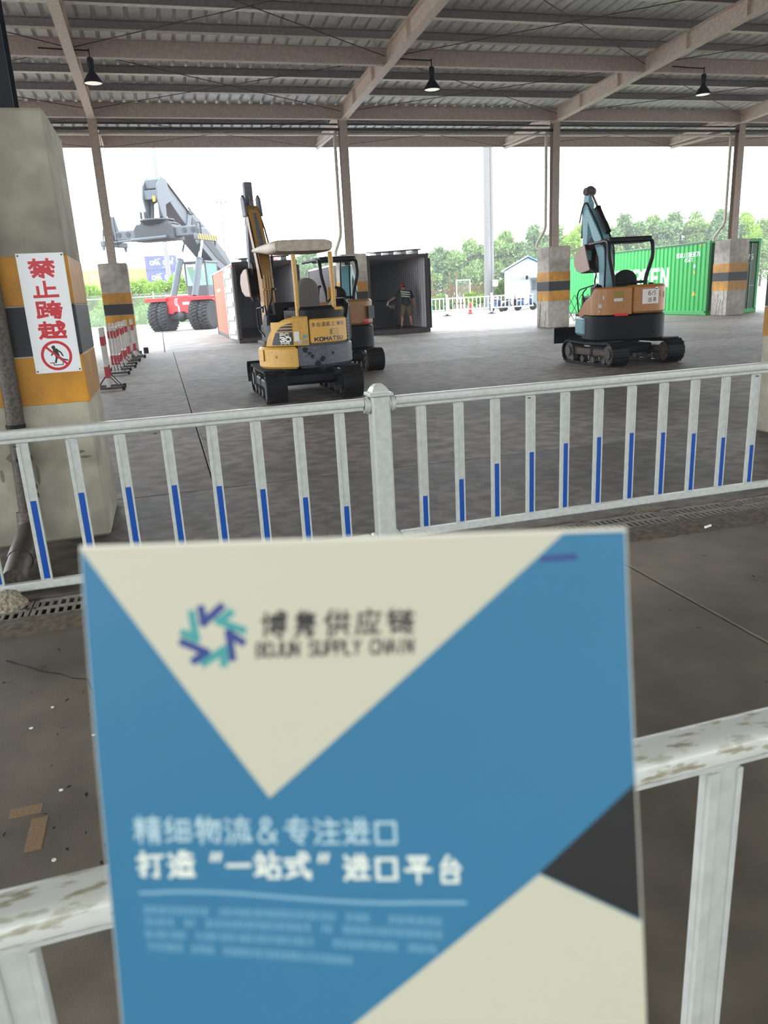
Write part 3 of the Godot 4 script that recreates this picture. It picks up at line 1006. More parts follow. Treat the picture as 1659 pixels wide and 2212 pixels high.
func make_drain() -> void:
	# trench walls under the grates
	var tr := thing("drain_trench", "dark drain trench under the iron grates", "drain", Vector3.ZERO, 0.0, "", "structure")
	var w := Mb.new()
	w.box(Vector3(2, -0.34, -4.19), Vector3(26, 0.04, 0.4))
	w.box(Vector3(2, -0.2, -4.03), Vector3(26, 0.26, 0.02))
	w.box(Vector3(2, -0.2, -4.37), Vector3(26, 0.26, 0.02))
	part("trench_wall", w, M["tar"], tr)
	var sp: Array = [[-1.68, 0], [-1.11, 1]]
	var bar: ArrayMesh
	var b := Mb.new()
	b.box(Vector3.ZERO, Vector3(0.018, 0.012, 0.098), 0.002)
	bar = b.done()
	var frame := Mb.new()
	var W := 0.575
	for q in [-0.118, 0.0, 0.118]:
		frame.box(Vector3(W * 0.5, -0.008, q), Vector3(W - 0.012, 0.015, 0.028), 0.003)
	for q in [0.016, W - 0.016]:
		frame.box(Vector3(q, -0.008, 0), Vector3(0.024, 0.015, 0.26), 0.003)
	var fm := frame.done()
	var where := ["far left, under the pipe outlet", "left of the leaflet", "behind the leaflet's left half", "behind the leaflet's middle", "behind the leaflet's right half", "at the leaflet's top right corner", "with a tuft of dry straw on it", "right of the straw tuft", "cut off by the right edge", "beyond the right edge"]
	for i in 10:
		var x := -1.45 + i * W
		var t := thing("drain_grate", "slotted iron drain grate " + where[i], "grate", Vector3(x, 0.0, -4.195), 0.0, "iron grates along the railing")
		piece("grate_frame", fm, M["grate_iron"], t)
		for r in [-0.059, 0.059]:
			for k in 12:
				piece("bar", bar, M["grate_iron"], t, Vector3(0.05 + k * 0.0432, -0.008, r))
	# broken soil strip along the near side of the drain and mortar edge
	var s := Mb.new()
	rng.seed = 12
	var rows: Array = []
	var n := 260
	for k in n + 1:
		var x := -3.0 + 9.0 * k / n
		var a := -3.80 + rng.randf_range(-0.015, 0.015) + 0.025 * sin(x * 2.1)
		rows.append(PackedVector3Array([Vector3(x, 0.0, -4.06 + rng.randf_range(-0.006, 0.006)), Vector3(x, 0.012 + rng.randf() * 0.01, -4.03), Vector3(x, 0.006 + rng.randf() * 0.014, -3.93), Vector3(x, 0.008 + rng.randf() * 0.01, -3.86), Vector3(x, -0.002, a)]))
	s.grid(rows, false, true)
	var so := part("dirt_strip", s, M["soil"], self)
	tag(so, "brown dirt and broken mortar along the near edge of the drain", "dirt", "", "stuff")
	var st := Mb.new()
	for k in 22:
		var a := rng.randf() * TAU
		var p := Vector3(3.02 + rng.randf_range(-0.05, 0.05), 0.012, -4.3 + rng.randf_range(-0.03, 0.03))
		st.tube(PackedVector3Array([p, p + Vector3(cos(a) * 0.04, 0.03, sin(a) * 0.02), p + Vector3(cos(a) * 0.09, rng.randf_range(0.0, 0.03), sin(a) * 0.04)]), 0.002, 4)
	var sto := part("straw_tuft", st, mat("straw", Color(0.50, 0.47, 0.39), 0.9, 0.0, ""), self)
	tag(sto, "tuft of dry straw lying on a drain grate", "straw", "", "stuff")
	var cup := Mb.new()
	cup.rod(Vector3(3.16, 0.020, -3.83), Vector3(3.21, 0.022, -3.842), 0.008, 8)
	tag(part("paper_scrap", cup, M["enamel_white"], self), "white rolled paper scrap on the dirt strip right of the leaflet", "litter")
	# leaf litter and chips on the near floor
	var lf := Mb.new()
	rng.seed = 77
	for k in 110:
		var c := Vector3(-0.95 + rng.randf() * 1.0, 0.004, -3.6 + rng.randf() * 1.7) if k < 75 else Vector3(2.0 + rng.randf() * 1.8, 0.004, -3.5 + rng.randf() * 2.2)
		var a := rng.randf() * TAU
		var l := rng.randf_range(0.006, 0.02)
		var d := Vector3(cos(a), 0, sin(a)) * l
		var e := Vector3(-sin(a), 0, cos(a)) * l * 0.4
		lf.tri(c - d, c + e + Vector3(0, 0.004, 0), c + d, Vector3.UP, Vector3.UP, Vector3.UP)
		lf.tri(c - d, c + d, c - e, Vector3.UP, Vector3.UP, Vector3.UP)
	tag(part("leaf_litter", lf, M["tar"], self), "small dark leaves and crumbs scattered on the near floor", "litter", "", "stuff")
	rng.seed = 31
	for k in 7:
		var q: Vector3 = [Vector3(-0.62, 0.004, -3.0), Vector3(-0.68, 0.004, -2.86), Vector3(-0.44, 0.004, -2.72), Vector3(-0.3, 0.004, -2.55), Vector3(-0.52, 0.004, -2.4), Vector3(-0.5, 0.004, -2.05), Vector3(2.62, 0.004, -2.1)][k]
		var b2 := Mb.new()
		var ring := PackedVector3Array()
		for j in 6:
			ring.append(Vector3(cos(TAU * j / 6) * rng.randf_range(0.005, 0.009), 0, sin(TAU * j / 6) * rng.randf_range(0.004, 0.007)))
		var up := PackedVector3Array()
		for p in ring:
			up.append(p + Vector3(0, 0.004, 0))
		b2.loft([ring, up], false)
		tag(part("paint_chip", b2, M["enamel_white"], self, q), ["pale paint chip left of the leaflet, farthest of six from the viewer", "pale paint chip left of the leaflet, second farthest of six", "pale paint chip left of the leaflet, third farthest of six", "pale paint chip right at the leaflet's left edge", "pale paint chip left of the leaflet, second closest of six", "pale paint chip left of the leaflet, closest of six to the white rail", "single pale paint chip on the near floor right of the leaflet"][k], "chip", "pale chips on the near floor")
	var om := Mb.new()
	for q in [[-0.57, -2.2, 0.05, 0.16], [-0.62, -2.33, 0.1, 0.05]]:
		om.box(Vector3(q[0], 0.0003, q[1]), Vector3(q[2], 0.0012, q[3]))
	tag(part("floor_marking", om, mat("worn_orange", Color(0.53, 0.43, 0.31), 0.8, 0.0, "wear", 9.0), self), "worn orange paint marking on the near floor", "marking")


func make_near_pillar_things() -> void:
	# warning sign
	var im := blank(520, 1380, Color(0.86, 0.87, 0.87))
	var red := Color(0.72, 0.10, 0.15)
	for k in 4:
		write(im, "禁止跨越"[k], Vector2(118, 70 + k * 236), Vector2(1, 0), 285, 195, 34, red)
	var c := Vector2(262, 1180)
	disc(im, c, 178, red)
	disc(im, c, 145, Color(0.86, 0.87, 0.87))
	var blk := Color(0.07, 0.07, 0.08)
	disc(im, c + Vector2(-22, -98), 23, blk)
	line(im, c + Vector2(-5, -60), c + Vector2(10, 15), 52, blk)
	line(im, c + Vector2(15, -68), c + Vector2(55, -30), 18, blk)
	line(im, c + Vector2(55, -30), c + Vector2(70, 5), 16, blk)
	line(im, c + Vector2(-15, -60), c + Vector2(-55, -8), 17, blk)
	line(im, c + Vector2(12, 10), c + Vector2(55, 45), 24, blk)
	line(im, c + Vector2(55, 45), c + Vector2(115, 62), 18, blk)
	line(im, c + Vector2(0, 15), c + Vector2(-22, 80), 22, blk)
	for q in [[-85, 85, -45, 85], [-45, 85, -45, 112], [-45, 112, 60, 112], [60, 112, 60, 85], [60, 85, 95, 85]]:
		line(im, c + Vector2(q[0], q[1]), c + Vector2(q[2], q[3]), 9, blk)
	line(im, c + Vector2(-112, -112), c + Vector2(112, 112), 27, red)
	var t := thing("warning_sign", "white metal sign with red characters and a no-crossing pictogram on the near pillar", "sign", Vector3(-0.69, 1.536, -5.452))
	var b := Mb.new()
	b.box(Vector3.ZERO, Vector3(0.284, 0.752, 0.004), 0.001)
	part("plate", b, M["enamel_white"], t)
	var f := Mb.new()
	f.face(Vector3(-0.14, 0.374, 0.0026), Vector3(0.14, 0.374, 0.0026), Vector3(0.14, -0.374, 0.0026), Vector3(-0.14, -0.374, 0.0026), Vector3(0, 0, 1))
	var pm := printed("sign_print", im, 0.35)
	part("print", f, pm, t)
	for q in [[-0.13, 0.362], [0.13, 0.362], [-0.13, -0.362], [0.13, -0.362]]:
		var s := Mb.new()
		s.rod(Vector3(q[0], q[1], 0.002), Vector3(q[0], q[1], 0.006), 0.006, 8)
		part("screw", s, M["iron"], t)
	# drainpipe in front of the pillar
	var dp := thing("drainpipe", "stained brown drainpipe running down the near pillar and bending out to the drain", "pipe", Vector3.ZERO)
	var pm2 := mat("pipe_brown", Color(0.36, 0.32, 0.27), 0.55, 0.0, "rustmap", 4.0)
	var p := Mb.new()
	p.tube(pv([[-0.985, 2.9, -5.39], [-0.995, 1.0, -5.39], [-1.03, 0.2, -5.38]]), 0.055, 14)
	part("upright", p, pm2, dp)
	for y in [0.84, 0.62, 0.42, 0.36]:
		var k := Mb.new()
		k.rod(Vector3(-1.003, y + 0.012, -5.388), Vector3(-1.003, y - 0.012, -5.388), 0.061, 14)
		part("pipe_clamp", k, M["black_paint"], dp)
	var e := Mb.new()
	e.tube(bent([[-1.03, 0.26, -5.38], [-1.035, 0.14, -5.36], [-1.0, 0.075, -4.49]], 0.1), 0.07, 14)
	part("elbow", e, pm2, dp)
	var co := Mb.new()
	co.rod(Vector3(-1.02, 0.105, -4.98), Vector3(-1.012, 0.095, -4.8), 0.078, 14)
	part("coupling", co, mat("pipe_dark", Color(0.30, 0.27, 0.235), 0.5, 0.0, "rustmap", 4.0), dp)
	var m := Mb.new()
	rng.seed = 9
	var rows: Array = []
	for i in 7:
		var ph := PI * 0.5 * i / 6.0
		var ring := PackedVector3Array()
		for k in 14:
			var a := TAU * k / 14
			var r := (0.12 + rng.randf_range(-0.012, 0.012)) * cos(ph)
			ring.append(Vector3(-1.0 + cos(a) * maxf(r, 0.002) * 0.8, 0.1 * sin(ph), -4.27 + sin(a) * maxf(r, 0.002) * 0.7))
		rows.append(ring)
	m.grid(rows, true)
	tag(part("mortar_lump", m, mat("mortar", Color(0.72, 0.68, 0.58), 0.9, 0.0, "rustmap", 5.0), self), "pale mortar lump at the mouth of the drainpipe", "mortar")


func make_leaflet() -> void:
	# the leaflet held up in front of the lens: printed cover on a thin booklet
	var W := 1024.0
	var H := 1448.0
	var im := blank(int(W), int(H), Color(0.155, 0.42, 0.55))
	var cream := Color(0.73, 0.725, 0.635)
	var P := func(u: float, v: float) -> Vector2: return Vector2(u * W, v * H)
	fill_poly(im, PackedVector2Array([P.call(0.0, 0.0), P.call(0.886, 0.0), P.call(0.3135, 0.3415)]), cream)
	fill_poly(im, PackedVector2Array([P.call(1.0, 0.3285), P.call(0.8125, 0.448), P.call(1.0, 0.511)]), Color(0.075, 0.075, 0.065))
	fill_poly(im, PackedVector2Array([P.call(0.8125, 0.450), P.call(1.0, 0.513), P.call(1.0, 1.0), P.call(0.0, 1.0), P.call(0.0, 0.93), P.call(0.4451, 0.6572)]), cream)
	line(im, P.call(0.8452, 0.0321), P.call(0.9048, 0.0305), 11, Color(0.16, 0.22, 0.45))
	var navy := Color(0.13, 0.22, 0.47)
	var teal := Color(0.22, 0.56, 0.55)
	var k := 0
	for q in [[0.2137, 0.0822, 0.2164, 0.1012, 0.2509, 0.0807], [0.2671, 0.0889, 0.2443, 0.0996, 0.2878, 0.1127], [0.2641, 0.1492, 0.2613, 0.1156, 0.2847, 0.1283], [0.2108, 0.155, 0.2497, 0.1377, 0.2478, 0.1568], [0.1751, 0.1262, 0.2169, 0.1405, 0.1941, 0.1513], [0.1961, 0.0885, 0.2003, 0.1222, 0.1779, 0.1139]]:
		var cc := navy if k % 2 == 0 else teal
		line(im, P.call(q[0], q[1]), P.call(q[2], q[3]), 15, cc)
		line(im, P.call(q[2], q[3]), P.call(q[4], q[5]), 15, cc)
		k += 1
	var ink := Color(0.17, 0.16, 0.16)
	write(im, "博隽供应链", P.call(0.3175, 0.0895), Vector2(60.0, 0.3), 48, 49, 6.0, ink, 0.1)
	write(im, "BOJUN SUPPLY CHAIN", P.call(0.309, 0.1305), Vector2(16.6, 0.05), 13.0, 26, 4.8, ink, 0.1)
	var pale := Color(0.66, 0.76, 0.77)
	write(im, "精细物流&专注进口", P.call(0.0570, 0.3635), Vector2(57.2, 1.75), 48, 53, 5.6, pale)
	var wt := Color(0.84, 0.86, 0.80)
	var st := Vector2(0.999, 0.031) * 1.0
	var x0: Vector2 = P.call(0.058, 0.4135)
	for q in [["打", 0.0], ["造", 57.0], ["“", 132.0], ["一", 169.0], ["站", 224.0], ["式", 281.0], ["”", 326.0], ["进", 396.0], ["口", 455.0], ["平", 516.0], ["台", 577.0]]:
		write(im, q[0], x0 + st * q[1], st, 47, 52, 7.6, wt)
	var lc := Color(0.46, 0.63, 0.71)
	for i in 60:
		var seg := [Vector2.ZERO, Vector2.ZERO]
		for e in 2:
			var f := (i + e) / 60.0
			seg[e] = P.call(lerpf(0.0569, 0.6698, f), 0.4716 + 0.0172 * smoothstep(0.08, 0.78, f) - 0.0016 * sin(f * 7.0) * (1.0 - f))
		line(im, seg[0], seg[1], 7, lc)
	rng.seed = 3
	for row in [[0.0605, 0.4950, 0.6153, 0.5147, 0.0], [0.0604, 0.5120, 0.6271, 0.5327, 0.0], [0.0584, 0.53, 0.6255, 0.5533, 0.0], [0.0617, 0.5477, 0.4439, 0.5688, 0.0]]:
		var a: Vector2 = P.call(row[0], row[1])
		var b: Vector2 = P.call(row[2], row[3])
		var x := 0.0
		while x < 1.0:
			# lines too small to read: characters as short dashes
			if rng.randf() > 0.08:
				var p := a.lerp(b, x)
				for j in 3:
					line(im, p + Vector2(0, -6 + j * 6), p + Vector2(8, -6 + j * 6), 2.6, Color(0.40, 0.59, 0.68))
				line(im, p + Vector2(rng.randf() * 8, -7), p + Vector2(rng.randf() * 8, 8), 2.6, Color(0.40, 0.59, 0.68))
			else:
				x += 0.012
			x += 11.5 / a.distance_to(b)
	var tl := Vector3(-0.04071, 1.46148, -0.29605)
	var tr := Vector3(0.16148, 1.45752, -0.23955)
	var bl := Vector3(-0.05575, 1.17679, -0.23479)
	var br := Vector3(0.14523, 1.16243, -0.17548)
	var ctr := (tl + tr + bl + br) * 0.25
	var ax := ((tr + br) - (tl + bl)).normalized()
	var az := ax.cross(((tl + tr) - (bl + br)).normalized()).normalized()
	var ay := az.cross(ax)
	var t := Node3D.new()
	t.name = numbered("leaflet")
	add_child(t)
	t.transform = Transform3D(Basis(ax, ay, az), ctr)
	tag(t, "large blue and cream printed leaflet held up before the railing, with logo and white characters", "leaflet")
	var inv := t.transform.affine_inverse()
	var q0 := [inv * tl, inv * tr, inv * bl, inv * br]
	var rows: Array = []
	var back: Array = []
	for j in 25:
		var v := j / 24.0
		var ra := PackedVector3Array()
		var rb := PackedVector3Array()
		for i in 17:
			var u := i / 16.0
			var p: Vector3 = q0[0].lerp(q0[1], u).lerp(q0[2].lerp(q0[3], u), v)
			p.z += 0.0012 * sin(v * 7.0 + u * 4.0)
			ra.append(p)
			rb.append(p + Vector3(0, 0.0, -0.0011))
		rows.append(ra)
		back.append(rb)
	var f := Mb.new()
	f.grid(rows, false, true)
	var pm := printed("leaflet_print", im, 0.6)
	part("printed_cover", f, pm, t)
	var bk := Mb.new()
	for j in 25:
		for i in 17:
			back[j][i] += Vector3((i / 16.0 - 0.5) * 0.0016, 0.0014 if j == 0 else 0.0, 0)
	bk.grid(back, false, true)
	var edge_a: Array = []
	for j in 25:
		edge_a.append(PackedVector3Array([rows[j][16] + Vector3(0, 0, -0.0002), back[j][16] + Vector3(0, 0, -0.0006)]))
	bk.grid(edge_a, false, false)
	edge_a = []
	for i in 17:
		edge_a.append(PackedVector3Array([rows[0][i] + Vector3(0, 0, -0.0002), back[0][i] + Vector3(0, 0, -0.0006)]))
	bk.grid(edge_a, false, false)
	part("back_sheets", bk, mat("paper", Color(0.86, 0.85, 0.78), 0.7, 0.0, ""), t)


# ---------------------------------------------------------------- excavators
# a point in the boom plane (f forward from the pivot, h up)
func plane(pivot: Vector3, yaw: float) -> Transform3D:
	var f := Vector3(-sin(yaw), 0, -cos(yaw))
	return Transform3D(Basis(f, Vector3.UP, f.cross(Vector3.UP)), Vector3(pivot.x, 0, pivot.z))


func crawler(parent: Node3D, cx: float, L: float, H: float, w: float, belt: String, pads: bool, frame: String) -> void:
	var r0 := H * 0.5 - 0.03
	var path: Array = []
	var nrm: Array = []
	var zf := -L * 0.5 + H * 0.5
	var zr := L * 0.5 - H * 0.5
	for i in 13:
		var a := PI * 0.5 + PI * i / 12.0
		path.append(Vector3(0, H * 0.5 + sin(a) * r0, zf + cos(a) * r0 * 1.0))
		nrm.append(Vector3(0, sin(a), cos(a)))
	for i in range(1, 12):
		path.append(Vector3(0, 0.03, lerpf(zf, zr, i / 12.0)))
		nrm.append(Vector3(0, -1, 0))
	for i in 13:
		var a := -PI * 0.5 + PI * i / 12.0
		path.append(Vector3(0, H * 0.5 + sin(a) * r0, zr + cos(a) * r0))
		nrm.append(Vector3(0, sin(a), cos(a)))
	for i in range(1, 12):
		path.append(Vector3(0, H - 0.03 - 0.018 * sin(PI * i / 12.0), lerpf(zr, zf, i / 12.0)))
		nrm.append(Vector3(0, 1, 0))
	path.append(path[0])
	nrm.append(nrm[0])
	var rows: Array = []
	for i in path.size():
		var p: Vector3 = path[i]
		var m: Vector3 = nrm[i]
		rows.append(PackedVector3Array([p + Vector3(-w * 0.5, 0, 0), p + Vector3(-w * 0.5, 0, 0) + m * 0.02, p + Vector3(w * 0.5, 0, 0) + m * 0.02, p + Vector3(w * 0.5, 0, 0)]))
	var b := Mb.new()
	b.grid(rows, true, false)
	# arc length samples for lugs
	var len := 0.0
	var acc: Array = [0.0]
	for i in path.size() - 1:
		len += path[i].distance_to(path[i + 1])
		acc.append(len)
	var count := int(len / (0.085 if pads else 0.075))
	var spots: Array = []
	for k in count:
		var s := len * k / count
		var i := 0
		while acc[i + 1] < s:
			i += 1
		var f: float = (s - acc[i]) / maxf(acc[i + 1] - acc[i], 0.0001)
		spots.append([path[i].lerp(path[i + 1], f), nrm[i].lerp(nrm[i + 1], f).normalized()])
	if not pads:
		for q in spots:
			var x := Transform3D(Basis(Vector3.RIGHT, q[1], Vector3.RIGHT.cross(q[1])), q[0] + q[1] * 0.025)
			b.box(Vector3(-w * 0.26, 0, 0.012), Vector3(w * 0.46, 0.022, 0.034), 0.0, x)
			b.box(Vector3(w * 0.26, 0, -0.012), Vector3(w * 0.46, 0.022, 0.034), 0.0, x)
	var tr := part("track", b, M[belt], parent, Vector3(cx, 0, 0))
	if pads:
		var pm := Mb.new()
		pm.box(Vector3(0, 0.012, 0), Vector3(w, 0.02, 0.074), 0.004)
		pm.box(Vector3(0, 0.03, 0.02), Vector3(w, 0.02, 0.012), 0.0)
		pm.box(Vector3(-w * 0.38, -0.012, 0), Vector3(0.05, 0.03, 0.06), 0.0)
		pm.box(Vector3(w * 0.38, -0.012, 0), Vector3(0.05, 0.03, 0.06), 0.0)
		var mesh := pm.done()
		for q in spots:
			var o := piece("track_pad", mesh, M[belt], tr)
			o.transform = Transform3D(Basis(Vector3.RIGHT, q[1], Vector3.RIGHT.cross(q[1])), q[0] + q[1] * 0.006)
	var fr := Mb.new()
	fr.box(Vector3(0, H * 0.52, 0), Vector3(w * 0.55, H * 0.34, L - H * 1.0), 0.02)
	for s in [-1.0, 1.0]:
		fr.box(Vector3(s * w * 0.3, H * 0.54, -0.12), Vector3(w * 0.3, H * 0.3, 0.5), 0.02)
		fr.box(Vector3(s * w * 0.3, H * 0.54, 0.42), Vector3(w * 0.26, H * 0.26, 0.46), 0.02)
	part("track_frame", fr, M[frame], tr)
	for k in 4:
		var ro := Mb.new()
		var z := lerpf(zf + 0.15, zr - 0.15, k / 3.0)
		for s in [-1.0, 1.0]:
			ro.rod(Vector3(s * w * 0.12, 0.10, z), Vector3(s * w * 0.42, 0.10, z), 0.065, 14)
		part("roller", ro, M["iron"], tr)
	for q in [[zf, "idler"], [zr, "sprocket"]]:
		var wh := Mb.new()
		wh.rod(Vector3(-w * 0.38, H * 0.5, q[0]), Vector3(w * 0.38, H * 0.5, q[0]), r0 * 0.86, 22)
		wh.rod(Vector3(-w * 0.47, H * 0.5, q[0]), Vector3(w * 0.47, H * 0.5, q[0]), r0 * 0.5, 18)
		part(q[1], wh, M["iron"] if q[1] == "idler" else M[frame], tr)


func bucket(parent: Node3D, x: Transform3D, sc: float, w: float, mt: String, side_mt: String) -> void:
	# outline from the lip round the back to the hinge, in the boom plane
	var shell := p2([[0.0, 0.0], [0.10, -0.30], [0.24, -0.44], [0.42, -0.46], [0.56, -0.34], [0.60, -0.12], [0.56, 0.06]])
	var q := PackedVector2Array()
	for p in shell:
		q.append(p * sc)
	var b := Mb.new()
	b.plate(q, 0.02, -w * 0.5, w * 0.5, x)
	for k in 4:
		var z := lerpf(-w * 0.42, w * 0.42, k / 3.0)
		b.prism(p2([[-0.14 * sc, 0.10 * sc], [0.02 * sc, 0.03 * sc], [0.03 * sc, -0.05 * sc]]), z - 0.03, z + 0.03, x)
	var o := part("bucket", b, M[mt], parent)
	for s in [-1.0, 1.0]:
		var c := Mb.new()
		c.prism(q, s * w * 0.5 - 0.012, s * w * 0.5 + 0.012, x)
		part("bucket_side", c, M[side_mt], o)
	var e := Mb.new()
	for s in [-1.0, 1.0]:
		e.prism(p2([[0.44 * sc, 0.02 * sc], [0.62 * sc, -0.06 * sc], [0.68 * sc, 0.14 * sc], [0.56 * sc, 0.2 * sc]]), s * 0.11 - 0.015, s * 0.11 + 0.015, x)
	part("bucket_ear", e, M[mt], o)


func ram(called: String, parent: Node3D, x: Transform3D, a: Vector2, b: Vector2, z: float, r: float, split: float, body: String) -> void:
	var pa := x * Vector3(a.x, a.y, z)
	var pb := x * Vector3(b.x, b.y, z)
	var m := pa.lerp(pb, split)
	var c := Mb.new()
	c.rod(pa, m, r, 12)
	c.rod(m.lerp(pa, 0.04), m.lerp(pb, 0.01), r * 1.15, 12)
	var o := part(called, c, M[body], parent)
	var d := Mb.new()
	d.rod(m, pb, r * 0.5, 10)
	part("piston_rod", d, M["chrome"], o)


func hose(parent: Node3D, pts: Array, r := 0.014, m := "black_rubber") -> void:
	var b := Mb.new()
	var cur := Curve3D.new()
	var p := pv(pts)
	for i in p.size():
		var d := (p[mini(i + 1, p.size() - 1)] - p[maxi(i - 1, 0)]) * 0.22
		cur.add_point(p[i], -d, d)
	b.tube(cur.tessellate(3, 6), r, 6)
	part("hose", b, M[m], parent)


func seat(parent: Node3D, x: Transform3D, w: float, low: String, high: String) -> void:
	var s := Mb.new()
	s.box(Vector3(0, 0.0, 0), Vector3(w, 0.12, 0.46), 0.04, x)
	part("seat_cushion", s, M[low], parent)
	var b := Mb.new()
	var pl := PackedVector2Array()
	for i in 13:
		var a := PI * i / 12.0
		pl.append(Vector2(cos(a) * w * 0.46, 0.46 + sin(a) * 0.2))
	pl.append(Vector2(-w * 0.52, 0.05))
	pl.append(Vector2(w * 0.52, 0.05))
	b.prism(pl, 0.17, 0.29, x * Transform3D(Basis(Vector3.RIGHT, 0.1), Vector3.ZERO), 0.035)
	part("seat_back", b, M[high], parent)


# half-round plan of a house: from the left front round the rear to the right front
func plan(rl: float, rr: float, back_r: float, front: float, pw := 2.6) -> PackedVector2Array:
	var p := PackedVector2Array([Vector2(-rl, front)])
	for i in 19:
		var a := PI - PI * i / 18.0
		var c := cos(a)
		var s := sin(a)
		var sx := signf(c) * pow(absf(c), 2.0 / pw)
		var sz := pow(absf(s), 2.0 / pw)
		p.append(Vector2(sx * (rr if c > 0.0 else rl), sz * back_r))
	p.append(Vector2(rr, front))
	return p


func wall(parent: Node3D, called: String, pl: PackedVector2Array, y0: float, y1: float, m: String, bev := 0.03) -> MeshInstance3D:
	# plan outline (x, z) drawn up from y0 to y1
	var b := Mb.new()
	b.prism(pl, -y1, -y0, Transform3D(Basis(Vector3(1, 0, 0), Vector3(0, 0, 1), Vector3(0, -1, 0)), Vector3.ZERO), bev)
	return part(called, b, M[m], parent)


# a strip of print laid on the curved wall between two plan angles (measured from the rear, + to the right)
func decal(parent: Node3D, called: String, rl: float, rr: float, back_r: float, pw: float, a0: float, a1: float, y0: float, y1: float, m: Material, off := 0.004) -> void:
	var rows: Array = [PackedVector3Array(), PackedVector3Array()]
	for i in 17:
		var a := PI * 0.5 - lerpf(a0, a1, i / 16.0)
		var c := cos(a)
		var s := sin(a)
		var p := Vector3(signf(c) * pow(absf(c), 2.0 / pw) * ((rr if c > 0.0 else rl) + off), 0, pow(absf(s), 2.0 / pw) * (back_r + off))
		rows[0].append(p + Vector3(0, y1, 0))
		rows[1].append(p + Vector3(0, y0, 0))
	var b := Mb.new()
	b.grid(rows, false, true, true)
	part(called, b, m, parent)


